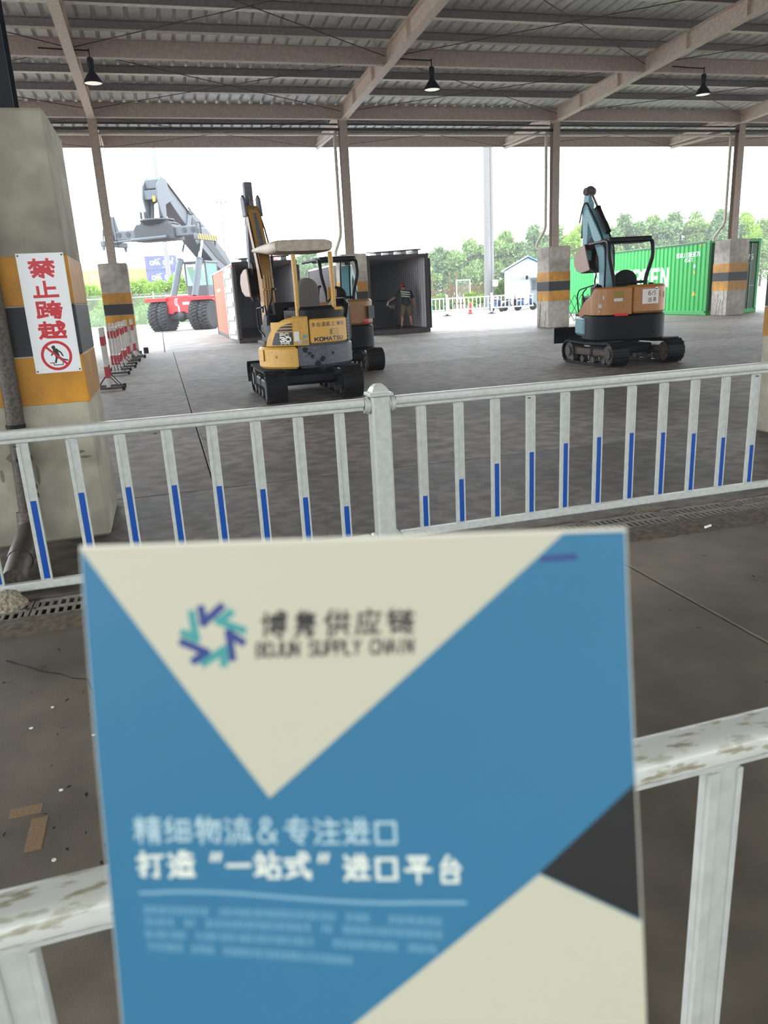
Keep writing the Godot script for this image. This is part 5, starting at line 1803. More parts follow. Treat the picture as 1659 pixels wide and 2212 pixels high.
	var e := kubota(e0, deg_to_rad(6), "kub_dull", false, piv2, deg_to_rad(-26), [[-0.05, 0.92], [0.12, 0.86], [0.14, 1.4], [0.24, 1.85], [0.46, 2.0], [1.35, 1.62], [1.42, 1.68], [1.38, 1.78], [0.42, 2.22], [0.20, 2.2], [-0.02, 1.9], [-0.08, 1.4]], [[1.28, 1.86], [1.42, 1.9], [1.62, 1.2], [1.58, 0.7], [1.48, 0.7], [1.40, 1.3]], [1.1, 0.62, 60.0, 0.9], 0.40, false)
	var x2 := plane(piv2, deg_to_rad(-26))
	var xw := x2
	ram("arm_ram", e, xw, Vector2(0.40, 2.28), Vector2(1.32, 1.9), 0.0, 0.05, 0.6, "black_paint")
	ram("boom_ram", e, xw, Vector2(0.26, 0.78), Vector2(0.34, 1.94), 0.0, 0.05, 0.55, "black_paint")
	for z in [-0.1, 0.1]:
		hose(e, [xw * Vector3(-0.1, 1.1, z), xw * Vector3(-0.1, 1.8, z), xw * Vector3(0.1, 2.26, z), xw * Vector3(0.45, 2.3, z)], 0.016)
	var g := Mb.new()
	g.box(Vector3(0, 0, 0), Vector3(0.26, 0.26, 0.012), 0.004, Transform3D(Basis(Vector3.UP, deg_to_rad(40)), Vector3(0.56, 1.2, 0.665)))
	part("grille", g, M["black_paint"], e.get_node("rear_bonnet"))
	decal(e.get_node("rear_bonnet"), "tail_light", 0.74, 0.735, 0.765, 3.2, deg_to_rad(18), deg_to_rad(30), 0.985, 1.03, M["tail_red"], 0.006)
	settle(e, e0)


# ---------------------------------------------------------------- containers
func ribbed(a: Vector3, b: Vector3, y0: float, y1: float, depth: Vector3, pitch := 0.278) -> Mb:
	# a corrugated wall from a to b, seen so that a is u = 0 and the top is v = 0
	var n := int(round(a.distance_to(b) / pitch))
	var m := Mb.new()
	var us: Array = []
	var ps: Array = []
	for i in n:
		for q in [[0.0, 0.0], [0.30, 0.0], [0.5, 1.0], [0.80, 1.0]]:
			us.append((i + q[0]) / n)
			ps.append(a.lerp(b, us[-1]) + depth * q[1])
	us.append(1.0)
	ps.append(b)
	for i in us.size() - 1:
		var p: Vector3 = ps[i]
		var q: Vector3 = ps[i + 1]
		var g := (q - p).cross(Vector3.UP).normalized()
		if g.dot(depth) > 0.0:
			g = -g
		m.face(Vector3(p.x, y1, p.z), Vector3(q.x, y1, q.z), Vector3(q.x, y0, q.z), Vector3(p.x, y0, p.z), g, us[i], 0.0, us[i + 1], 1.0)
	return m


func container(t: Node3D, W: float, H: float, L: float, skin: Material, frame: String, inside: String, open_front: bool) -> void:
	var l := ribbed(Vector3(0.03, 0, -L + 0.1), Vector3(0.03, 0, -0.1), 0.17, H - 0.04, Vector3(0.036, 0, 0))
	part("left_side", l, skin, t)
	var plain: Material = M[inside]
	var r := ribbed(Vector3(W - 0.03, 0, -0.1), Vector3(W - 0.03, 0, -L + 0.1), 0.17, H - 0.04, Vector3(-0.036, 0, 0))
	part("right_side", r, plain, t)
	var b := ribbed(Vector3(0.1, 0, -L + 0.04), Vector3(W - 0.1, 0, -L + 0.04), 0.17, H - 0.04, Vector3(0, 0, 0.03))
	part("end_wall", b, plain, t)
	var ro := Mb.new()
	ro.box(Vector3(W * 0.5, H - 0.06, -L * 0.5), Vector3(W - 0.02, 0.06, L - 0.02))
	part("roof_panel", ro, plain, t)
	var fl := Mb.new()
	fl.box(Vector3(W * 0.5, 0.13, -L * 0.5), Vector3(W - 0.12, 0.08, L - 0.1))
	part("floor_panel", fl, M["container_floor"], t)
	var fr := Mb.new()
	for x in [0.06, W - 0.06]:
		for z in [-0.06, -L + 0.06]:
			fr.box(Vector3(x, H * 0.5, z), Vector3(0.12, H, 0.12), 0.012)
		fr.box(Vector3(x, 0.09, -L * 0.5), Vector3(0.07, 0.16, L), 0.01)
		fr.box(Vector3(x, H - 0.05, -L * 0.5), Vector3(0.07, 0.08, L), 0.01)
	for z in [-0.06, -L + 0.06]:
		fr.box(Vector3(W * 0.5, 0.09, z), Vector3(W, 0.18, 0.12), 0.012)
		fr.box(Vector3(W * 0.5, H - 0.06, z), Vector3(W, 0.12, 0.12), 0.012)
	part("frame", fr, M[frame], t)
	var cc := Mb.new()
	for x in [0.085, W - 0.085]:
		for y in [0.06, H - 0.06]:
			for z in [-0.09, -L + 0.09]:
				cc.box(Vector3(x, y, z), Vector3(0.178, 0.122, 0.19), 0.012)
	part("corner_casting", cc, M[frame], t)
	if not open_front:
		for k in 2:
			var d := Mb.new()
			var x0 := 0.14 + k * (W * 0.5 - 0.13)
			d.box(Vector3(x0 + (W * 0.25 - 0.07), H * 0.5, -0.05), Vector3(W * 0.5 - 0.15, H - 0.34, 0.05), 0.015)
			for y in [0.55, 1.0, 1.5, 2.0, 2.45]:
				d.box(Vector3(x0 + (W * 0.25 - 0.07), y, -0.022), Vector3(W * 0.5 - 0.3, 0.1, 0.014), 0.006)
			var dp := part("door", d, M["door_green"], t)
			for q in [0.28, 0.72]:
				var lb := Mb.new()
				lb.rod(Vector3(x0 + (W * 0.5 - 0.15) * q, 0.15, 0.0), Vector3(x0 + (W * 0.5 - 0.15) * q, H - 0.15, 0.0), 0.018, 8)
				lb.box(Vector3(x0 + (W * 0.5 - 0.15) * q + 0.1, 1.1, 0.01), Vector3(0.25, 0.04, 0.02), 0.005)
				part("locking_bar", lb, M["steel"], dp)


func door_leaf(t: Node3D, hinge: Vector3, dir: Vector3, H: float, m: String, called := "door") -> void:
	# an opened door leaf: ribbed plate with frame, from its hinge along dir
	var w := 1.18
	var n := dir.cross(Vector3.UP)
	var x := Transform3D(Basis(dir, Vector3.UP, n), hinge)
	var d := Mb.new()
	d.box(Vector3(w * 0.5, H * 0.5, 0), Vector3(w, H - 0.3, 0.04), 0.01, x)
	for s in [-1.0, 1.0]:
		for q in [0.03, w - 0.03]:
			d.box(Vector3(q, H * 0.5, s * 0.02), Vector3(0.08, H - 0.3, 0.05), 0.008, x)
	var o := part(called, d, M[m], t)
	for k in 5:
		var r := Mb.new()
		var y := lerpf(0.42, H - 0.45, k / 4.0)
		for s in [-1.0, 1.0]:
			r.prism(p2([[-0.13, 0.0], [-0.07, 0.05], [0.07, 0.05], [0.13, 0.0]]), 0.09, w - 0.09, x * Transform3D(Basis(Vector3(0, 1, 0), Vector3(0, 0, s), Vector3(1, 0, 0)), Vector3(0, y, s * 0.02)))
		part("rib", r, M[m], o)
	for q in [0.35, 0.85]:
		var lb := Mb.new()
		lb.rod(x * Vector3(q, 0.15, 0.075), x * Vector3(q, H - 0.15, 0.075), 0.017, 8)
		part("locking_bar", lb, M["steel"], o)


func make_containers() -> void:
	mat("container_floor", Color(0.30, 0.25, 0.22), 0.8, 0.0, "rustmap", 1.5)
	mat("inside_grey", Color(0.80, 0.82, 0.86), 0.6, 0.0, "wear", 1.0)
	mat("inside_pale", Color(0.90, 0.90, 0.92), 0.55, 0.0, "wear", 1.0)
	mat("frame_dark", Color(0.30, 0.26, 0.26), 0.6, 0.0, "rustmap", 1.5)
	mat("door_green", Color(0.10, 0.30, 0.19), 0.5, 0.0, "wear", 1.0)
	mat("door_white", Color(0.80, 0.80, 0.78), 0.45, 0.0, "wear", 1.5)
	mat("skin_red", Color(0.72, 0.36, 0.27), 0.55, 0.0, "wear", 1.0)
	# the red-brown one standing open on the left
	var a := thing("shipping_container", "red-brown shipping container with open doors behind the yellow excavator", "container", Vector3(2.8, 0.0, -29.9))
	var im := blank(1024, 290, Color(0.72, 0.36, 0.27))
	for k in 14:
		fill_poly(im, PackedVector2Array([Vector2(120 + k * 17, 80 + (k % 3)), Vector2(130 + k * 17, 80), Vector2(130 + k * 17, 92), Vector2(120 + k * 17, 92)]), Color(0.88, 0.82, 0.76))
	var skin := printed("red_side", im, 0.55)
	container(a, 2.45, 2.98, 11.2, skin, "frame_dark", "inside_grey", true)
	door_leaf(a, Vector3(-0.02, 0, -0.02), Vector3(-0.17, 0, -0.985).normalized(), 2.95, "door_white")
	door_leaf(a, Vector3(2.47, 0, -0.02), Vector3(0.14, 0, -0.99).normalized(), 2.95, "frame_dark")
	# the dark one with the worker
	var b := thing("shipping_container", "dark open shipping container with ribbed inner wall in which the worker stands", "container", Vector3(7.83, 0.0, -29.2))
	container(b, 2.5, 2.98, 12.2, M["frame_dark"], "frame_dark", "inside_pale", true)
	door_leaf(b, Vector3(-0.02, 0, -0.02), Vector3(-0.05, 0, -1.0).normalized(), 2.95, "door_white")
	door_leaf(b, Vector3(2.53, 0, -0.02), Vector3(0.1, 0, -1.0).normalized(), 2.95, "charcoal")
	var bx := Mb.new()
	bx.box(Vector3(0.75, 0.72, -2.2), Vector3(1.2, 1.1, 1.6), 0.03)
	var lo := part("cargo_crate", bx, M["charcoal"], b)
	lo.name = "crate_body"
	b.remove_child(lo)
	add_child(lo)
	lo.position = b.position
	lo.name = numbered("cargo_crate")
	tag(lo, "large dark crate inside the open container beside the worker", "crate")
	# loading plates lying tilted on the two roofs
	var n := 0
	for q in [[a, 2.45, "tilted steel plate on the roof of the red-brown container"], [b, 2.5, "tilted steel plate on the roof of the dark container with the worker"]]:
		var o: Node3D = q[0]
		var p := thing("roof_plate", q[2], "plate", o.position + Vector3(q[1] * 0.5, 2.98, -0.55))
		var m := Mb.new()
		m.box(Vector3(0, 0.16, 0), Vector3(1.9, 0.05, 1.2), 0.012, Transform3D(Basis(Vector3(0, 0, 1), deg_to_rad(2.0)) * Basis(Vector3.RIGHT, deg_to_rad(4.0)), Vector3.ZERO))
		part("plate", m, M["frame_dark"], p)
		for s in [-0.75, -0.25, 0.25, 0.75]:
			var k := Mb.new()
			k.box(Vector3(s, 0.06, 0.1), Vector3(0.22, 0.13, 0.9), 0.015)
			part("bearer", k, M["steel"], p)
	# the bright green one
	var g := thing("shipping_container", "long bright green shipping container with white lettering on its ribbed side", "container", Vector3(21.74, 0.0, -27.25))
	im = blank(2048, 500, Color(0.16, 0.66, 0.30))
	rng.seed = 21
	specks(im, 90, 3, 14, Color(0.15, 0.61, 0.29), 8)
	var u := func(z: float, y: float) -> Vector2: return Vector2((z + 39.4) / 12.2 * 2048.0, (2.95 - y) / 2.95 * 500.0)
	var wt := Color(0.93, 0.95, 0.93)
	write(im, "EVERGREEN", u.call(-35.95, 1.92), Vector2(2048.0 / 12.2 * 0.705, 0), 82, 125, 30, wt)
	write(im, "EGHU 808075", u.call(-29.3, 2.56), Vector2(24.6, 0), 17, 30, 6, wt)
	write(im, "45G1", u.call(-28.75, 2.32), Vector2(26, 0), 19, 26, 5, wt)
	disc(im, u.call(-28.05, 1.96), 15, Color(0.80, 0.90, 0.84))
	disc(im, u.call(-28.05, 1.70), 13, Color(0.86, 0.62, 0.12))
	fill_poly(im, PackedVector2Array([u.call(-28.0, 0.9), u.call(-27.86, 0.68), u.call(-28.14, 0.68)]), Color(0.88, 0.66, 0.12))
	fill_poly(im, PackedVector2Array([u.call(-27.9, 2.88), u.call(-27.5, 2.88), u.call(-27.5, 2.83), u.call(-27.9, 2.83)]), Color(0.72, 0.62, 0.2))
	printed("green_side", im, 0.5)
	mat("frame_green", Color(0.17, 0.62, 0.30), 0.5, 0.0, "wear", 1.0)
	container(g, 2.5, 2.95, 12.2, M["green_side"], "frame_green", "door_green", false)
	im = blank(400, 480, Color(0.10, 0.30, 0.19))
	var pw := Color(0.75, 0.80, 0.76)
	write(im, "EGHU 808075", Vector2(20, 60), Vector2(33, 0), 24, 40, 8, pw)
	write(im, "45G1", Vector2(230, 125), Vector2(36, 0), 26, 34, 7, pw)
	for k in 9:
		for j in 3:
			line(im, Vector2(180 + j * 30, 200 + k * 16), Vector2(196 + j * 30, 200 + k * 16), 6, pw)
	fill_poly(im, p2([[230, 410], [255, 365], [280, 410]]), Color(0.80, 0.62, 0.2))
	var dt := Mb.new()
	dt.face(Vector3(0.2, 2.6, -0.012), Vector3(2.3, 2.6, -0.012), Vector3(2.3, 0.4, -0.012), Vector3(0.2, 0.4, -0.012), Vector3(0, 0, 1))
	part("door_print", dt, printed("green_door", im, 0.5), g)


# ---------------------------------------------------------------- the worker
func smooth_body(bones: Array, cell: float, k := 0.04) -> Mb:
	var lo := Vector3(1e9, 1e9, 1e9)
	var hi := -lo
	for q in bones:
		for e in 2:
			var r: float = q[2 + e] + k + cell * 2.0
			lo = lo.min(q[e] - Vector3(r, r, r))
			hi = hi.max(q[e] + Vector3(r, r, r))
	var nx := int((hi.x - lo.x) / cell) + 2
	var ny := int((hi.y - lo.y) / cell) + 2
	var nz := int((hi.z - lo.z) / cell) + 2
	var f := PackedFloat32Array()
	f.resize(nx * ny * nz)
	f.fill(0.5)
	for q in bones:
		var a: Vector3 = q[0]
		var b: Vector3 = q[1]
		var r0: float = q[2]
		var r1: float = q[3]
		var m := maxf(r0, r1) + k + cell * 1.5
		var i0 := ((a.min(b) - lo - Vector3(m, m, m)) / cell).floor()
		var i1 := ((a.max(b) - lo + Vector3(m, m, m)) / cell).ceil()
		var ab := b - a
		var l2 := maxf(ab.length_squared(), 1e-6)
		for z in range(maxi(0, int(i0.z)), mini(nz, int(i1.z) + 1)):
			for y in range(maxi(0, int(i0.y)), mini(ny, int(i1.y) + 1)):
				for x in range(maxi(0, int(i0.x)), mini(nx, int(i1.x) + 1)):
					var p := lo + Vector3(x, y, z) * cell
					var h := clampf((p - a).dot(ab) / l2, 0.0, 1.0)
					var d := p.distance_to(a + ab * h) - lerpf(r0, r1, h)
					var ix := (z * ny + y) * nx + x
					var o := f[ix]
					var s := maxf(k - absf(o - d), 0.0) / k
					f[ix] = minf(o, d) - s * s * k * 0.25
	var vert := {}
	var pos := PackedVector3Array()
	for z in nz - 1:
		for y in ny - 1:
			for x in nx - 1:
				var base := (z * ny + y) * nx + x
				var neg := 0
				var c: Array[float] = []
				for j in 8:
					var val := f[base + (j & 1) + ((j >> 1) & 1) * nx + ((j >> 2) & 1) * nx * ny]
					c.append(val)
					if val < 0.0:
						neg += 1
				if neg == 0 or neg == 8:
					continue
				var sum := Vector3.ZERO
				var cnt := 0
				for j in 8:
					for bit in 3:
						var j2 := j | (1 << bit)
						if j2 == j or (c[j] < 0.0) == (c[j2] < 0.0):
							continue
						var w: float = c[j] / (c[j] - c[j2])
						var pa := Vector3(j & 1, (j >> 1) & 1, (j >> 2) & 1)
						var pb := Vector3(j2 & 1, (j2 >> 1) & 1, (j2 >> 2) & 1)
						sum += pa.lerp(pb, w)
						cnt += 1
				vert[base] = pos.size()
				pos.append(lo + (Vector3(x, y, z) + sum / cnt) * cell)
	var nrm := PackedVector3Array()
	nrm.resize(pos.size())
	var quads: Array = []
	var st := [1, nx, nx * ny]
	for base in vert:
		for ax in 3:
			var b2: int = base + st[ax]
			if (f[base] < 0.0) == (f[b2] < 0.0):
				continue
			var s1: int = st[(ax + 1) % 3]
			var s2: int = st[(ax + 2) % 3]
			if not (vert.has(base - s1) and vert.has(base - s2) and vert.has(base - s1 - s2)):
				continue
			var q := [vert[base], vert[base - s1], vert[base - s1 - s2], vert[base - s2]]
			var g := (pos[q[2]] - pos[q[0]]).cross(pos[q[3]] - pos[q[1]])
			var dir := Vector3.ZERO
			dir[ax] = 1.0 if f[base] < 0.0 else -1.0
			if g.dot(dir) < 0.0:
				g = -g
			for i in q:
				nrm[i] += g
			quads.append(q)
	for i in nrm.size():
		nrm[i] = nrm[i].normalized()
	var m := Mb.new()
	for q in quads:
		m.tri(pos[q[0]], pos[q[1]], pos[q[2]], nrm[q[0]], nrm[q[1]], nrm[q[2]])
		m.tri(pos[q[0]], pos[q[2]], pos[q[3]], nrm[q[0]], nrm[q[2]], nrm[q[3]])
	return m


func make_worker() -> void:
	mat("skin_tone", Color(0.72, 0.50, 0.40), 0.55, 0.0, "")
	mat("shirt_dark", Color(0.10, 0.11, 0.13), 0.85, 0.0, "")
	mat("shorts_khaki", Color(0.42, 0.37, 0.29), 0.9, 0.0, "")
	mat("cap_red", Color(0.72, 0.16, 0.17), 0.7, 0.0, "")
	mat("vest_band", Color(0.80, 0.82, 0.74), 0.5, 0.0, "")
	mat("glove_white", Color(0.82, 0.80, 0.70), 0.9, 0.0, "")
	mat("hair_black", Color(0.05, 0.045, 0.04), 0.8, 0.0, "")
	var t := thing("person", "worker in red cap, dark vest and khaki shorts, seen from behind in the open container", "person", Vector3(9.58, 0.17, -29.95))
	var V := func(x: float, y: float, z: float) -> Vector3: return Vector3(x, y, z)
	# joints, relative to the ground under the hips
	var hl: Vector3 = V.call(-0.11, 0.92, 0.0)
	var hrr: Vector3 = V.call(0.11, 0.92, 0.0)
	var kl: Vector3 = V.call(-0.17, 0.50, -0.04)
	var kr: Vector3 = V.call(0.16, 0.50, -0.03)
	var al: Vector3 = V.call(-0.22, 0.09, 0.02)
	var ar: Vector3 = V.call(0.22, 0.09, 0.02)
	var chest: Vector3 = V.call(-0.02, 1.28, -0.04)
	var neck: Vector3 = V.call(-0.05, 1.47, -0.08)
	var head: Vector3 = V.call(-0.08, 1.62, -0.14)
	var sl: Vector3 = V.call(-0.23, 1.38, -0.08)
	var sr: Vector3 = V.call(0.19, 1.37, -0.02)
	var el: Vector3 = V.call(-0.46, 1.20, -0.14)
	var er: Vector3 = V.call(0.33, 1.10, 0.0)
	var wl: Vector3 = V.call(-0.68, 1.06, -0.20)
	var wr: Vector3 = V.call(0.36, 0.86, -0.06)
	var body := smooth_body([
		[hl, kl, 0.085, 0.058], [kl, kl.lerp(al, 0.35) + Vector3(0, 0, 0.02), 0.055, 0.058], [kl.lerp(al, 0.35) + Vector3(0, 0, 0.02), al, 0.058, 0.036],
		[hrr, kr, 0.085, 0.058], [kr, kr.lerp(ar, 0.35) + Vector3(0, 0, 0.02), 0.055, 0.058], [kr.lerp(ar, 0.35) + Vector3(0, 0, 0.02), ar, 0.058, 0.036],
		[(hl + hrr) * 0.5, chest, 0.13, 0.14], [chest, neck, 0.12, 0.055], [neck, head, 0.055, 0.06],
		[sl, el, 0.055, 0.043], [el, wl, 0.044, 0.028], [sr, er, 0.055, 0.043], [er, wr, 0.044, 0.028],
		[head + Vector3(0, 0.02, 0.015), head + Vector3(-0.01, 0.04, 0.0), 0.098, 0.098], [head + Vector3(-0.02, -0.05, -0.04), head + Vector3(-0.02, -0.04, -0.03), 0.065, 0.07],
		[head + Vector3(-0.035, -0.005, -0.095), head + Vector3(-0.04, -0.025, -0.115), 0.012, 0.016],
		[head + Vector3(-0.1, 0.0, 0.01), head + Vector3(-0.1, 0.02, 0.015), 0.022, 0.022], [head + Vector3(0.09, 0.0, 0.01), head + Vector3(0.09, 0.02, 0.015), 0.022, 0.022],
	], 0.016, 0.03)
	var bo := part("body", body, M["skin_tone"], t)
	var sh := smooth_body([[chest + Vector3(0, 0.04, 0), V.call(0.0, 0.95, 0.0), 0.165, 0.165], [sl, sr, 0.082, 0.082], [neck + Vector3(0, -0.06, 0), chest, 0.08, 0.16], [V.call(-0.07, 0.93, 0.0), V.call(0.07, 0.93, 0.0), 0.135, 0.135], [sl, sl.lerp(el, 0.62), 0.075, 0.068], [sr, sr.lerp(er, 0.62), 0.075, 0.068]], 0.02, 0.05)
	part("shirt", sh, M["shirt_dark"], t)
	var so := smooth_body([[V.call(-0.08, 0.88, 0.0), V.call(0.08, 0.88, 0.0), 0.13, 0.13], [hl + Vector3(0, -0.02, 0), hl.lerp(kl, 0.9), 0.115, 0.098], [hrr + Vector3(0, -0.02, 0), hrr.lerp(kr, 0.9), 0.115, 0.098]], 0.02, 0.03)
	part("shorts", so, M["shorts_khaki"], t)
	# reflective bands across the back of the vest
	for k in 3:
		var y := 1.40 - k * 0.085
		var row0 := PackedVector3Array()
		var row1 := PackedVector3Array()
		for i in 15:
			var a := lerpf(-1.35, 1.35, i / 14.0)
			var p := Vector3(0.0 + sin(a) * (0.225 - k * 0.012), y - 0.03 * sin(a), -0.045 + cos(a) * (0.205 - (0.0 if k else 0.035)))
			row0.append(p + Vector3(0, 0.022, 0))
			row1.append(p - Vector3(0, 0.022, 0))
		var b := Mb.new()
		b.grid([row0, row1], false, true)
		part("reflective_band", b, M["vest_band"], t)
	for i in 2:
		var b := Mb.new()
		var ankle: Vector3 = al if i == 0 else ar
		b.box(ankle + Vector3(-0.005, -0.045, -0.06), Vector3(0.095, 0.085, 0.27), 0.035)
		part("shoe", b, M["shirt_dark"], t)
	var cp := Mb.new()
	var rows: Array = []
	for i in 7:
		var ph := PI * 0.5 * i / 6.0
		var ring := PackedVector3Array()
		for k in 18:
			var a := TAU * k / 18
			ring.append(head + Vector3(-0.005, 0.045, 0.006) + Vector3(cos(a) * 0.108 * cos(ph), 0.092 * sin(ph), sin(a) * 0.112 * cos(ph)))
		rows.append(ring)
	cp.grid(rows, true)
	var vi := PackedVector2Array()
	for i in 13:
		var a := PI * i / 12.0
		vi.append(Vector2(cos(a) * 0.09, sin(a) * 0.10))
	cp.prism(vi, -0.006, 0.006, Transform3D(Basis(Vector3(0.9, 0, -0.42), Vector3(-0.42, -0.1, -0.9), Vector3(0, 1, 0)), head + Vector3(-0.035, 0.05, -0.075)))
	part("cap", cp, M["cap_red"], t)
	var hi := Mb.new()
	hi.ball(head + Vector3(0.0, 0.012, 0.03), Vector3(0.1, 0.07, 0.088), 14)
	part("hair", hi, M["hair_black"], t)
	# hands: the left one gloved, palm and five fingers
	for s in 2:
		var w: Vector3 = wl if s == 0 else wr
		var d := (Vector3(-0.35, -0.9, -0.1) if s == 0 else Vector3(0.05, -1.0, -0.1)).normalized()
		var side := d.cross(Vector3(0.6, 0, 0.8)).normalized()
		var palm := w + d * 0.05
		var bones: Array = [[w, palm, 0.032, 0.036], [palm - side * 0.02, palm + d * 0.045 - side * 0.022, 0.026, 0.018], [palm + side * 0.02, palm + d * 0.045 + side * 0.022, 0.026, 0.018]]
		for k in 4:
			var o := (k - 1.5) * 0.021
			var l: float = [0.062, 0.078, 0.074, 0.058][k]
			var b0 := palm + d * 0.045 + side * o
			var b1 := b0 + (d + side * (k - 1.5) * 0.08).normalized() * l * 0.55
			bones.append([b0, b1, 0.0125, 0.0115])
			bones.append([b1, b1 + (d * 0.85 + Vector3(0.3, 0, -0.2)).normalized() * l * 0.5, 0.0115, 0.0095])
		bones.append([palm - side * 0.03, palm - side * 0.055 + d * 0.035, 0.015, 0.012])
		bones.append([palm - side * 0.055 + d * 0.035, palm - side * 0.052 + d * 0.065, 0.012, 0.010])
		part("gloved_hand" if s == 0 else "hand", smooth_body(bones, 0.006, 0.008), M["glove_white"] if s == 0 else M["skin_tone"], t)
	var sg := Mb.new()
	for k in 3:
		var p0: Vector3 = wl + Vector3(0.02, -0.14 - k * 0.02, 0.02)
		sg.tube(PackedVector3Array([p0, p0 + Vector3(0.08, -0.02 - k * 0.03, 0), p0 + Vector3(0.22, 0.0 - k * 0.035, 0.0)]), 0.008, 6)
	var rope := part("strap_bundle", sg, M["glove_white"], self, Vector3(9.58, 0.17, -29.95))
	tag(rope, "white strap hanging from the worker's gloved hand", "strap")


# ---------------------------------------------------------------- barriers by the left column
func make_barriers() -> void:
	mat("barrier_red", Color(0.62, 0.10, 0.13), 0.45, 0.0, "wear", 3.0)
	mat("barrier_white", Color(0.72, 0.70, 0.68), 0.5, 0.0, "wear", 3.0)
	var where := [["nearest of the red and white barriers, standing apart in front", -1.14, -15.75, 1], ["red and white barrier second from the front, several frames thick", -1.17, -19.4, 3], ["red and white barrier third from the front, on black rubber feet", -1.08, -21.4, 2], ["red and white barrier with a pale foot, close to the left column", -1.02, -23.6, 1], ["red and white barrier at the foot of the left column", -0.9, -25.2, 1]]
	for q in where:
		var t := thing("barrier", q[0], "barrier", Vector3(q[1], 0, q[2]), 0.0)
		var frames: int = q[3]
		for f in frames:
			var x := (f - (frames - 1) * 0.5) * 0.075
			for e in 2:
				var z := -e * (0.5 if frames == 1 else 1.1)
				var p := Mb.new()
				p.box(Vector3(x, 0.62, z), Vector3(0.075 if frames == 1 else 0.045, 1.16, 0.05), 0.008)
				var post := part("post", p, M["barrier_white"], t)
				for b in [[0.24, 0.47], [0.86, 1.04]]:
					var r := Mb.new()
					r.box(Vector3(x, (b[0] + b[1]) * 0.5, z), Vector3(0.079 if frames == 1 else 0.049, b[1] - b[0], 0.054), 0.008)
					part("red_band", r, M["barrier_red"], post)
			var ra := Mb.new()
			for y in [0.45, 1.1]:
				ra.rod(Vector3(x, y, 0), Vector3(x, y, -(0.5 if frames == 1 else 1.1)), 0.016, 8)
			part("rail", ra, M["barrier_white"], t)
		for e in 2:
			var z := -e * (0.5 if frames == 1 else 1.1)
			var ft := Mb.new()
			ft.box(Vector3(0.02, 0.05, z), Vector3(0.5, 0.05, 0.05), 0.008)
			for s in [-1.0, 1.0]:
				ft.rod(Vector3(s * 0.04, 0.28, z), Vector3(s * 0.2, 0.07, z), 0.012, 6)
			part("foot", ft, M["iron"], t)
			for s in [-1.0, 1.0]:
				var rb := Mb.new()
				rb.box(Vector3(0.02 + s * 0.25, 0.04, z), Vector3(0.06, 0.08, 0.09), 0.01)
				part("rubber_end", rb, M["black_rubber"], t)
	for q in [[-0.62, -27.75, 0.16, 0.2, "upright dark block on the floor right of the left column"], [-0.85, -27.75, 0.16, 0.1, "low dark block on the floor beside the left column"]]:
		var w := Mb.new()
		w.box(Vector3(0, q[3] * 0.5, 0), Vector3(q[2], q[3], 0.2), 0.012)
		tag(part("chock_block", w, M["charcoal"], self, Vector3(q[0], 0, q[1])), q[4], "block")
	# folding lattice gate by the second column from the right
	var g := thing("lattice_gate", "folding lattice gate of thin crossed bars beside the right column", "gate", Vector3(15.15, 0, -27.7))
	for i in 8:
		for s in 2:
			var b := Mb.new()
			var x := i * 0.30 - 0.15
			b.rod(Vector3(x + (0.0 if s == 0 else 0.6), 0.12, 0), Vector3(x + (0.6 if s == 0 else 0.0), 1.12, 0), 0.012, 6)
			part("bar", b, M["rust"], g)
	for i in 5:
		var b := Mb.new()
		b.rod(Vector3(-0.1 + i * 0.6, 0, 0), Vector3(-0.1 + i * 0.6, 0.2, 0), 0.018, 6)
		part("leg", b, M["rust"], g)


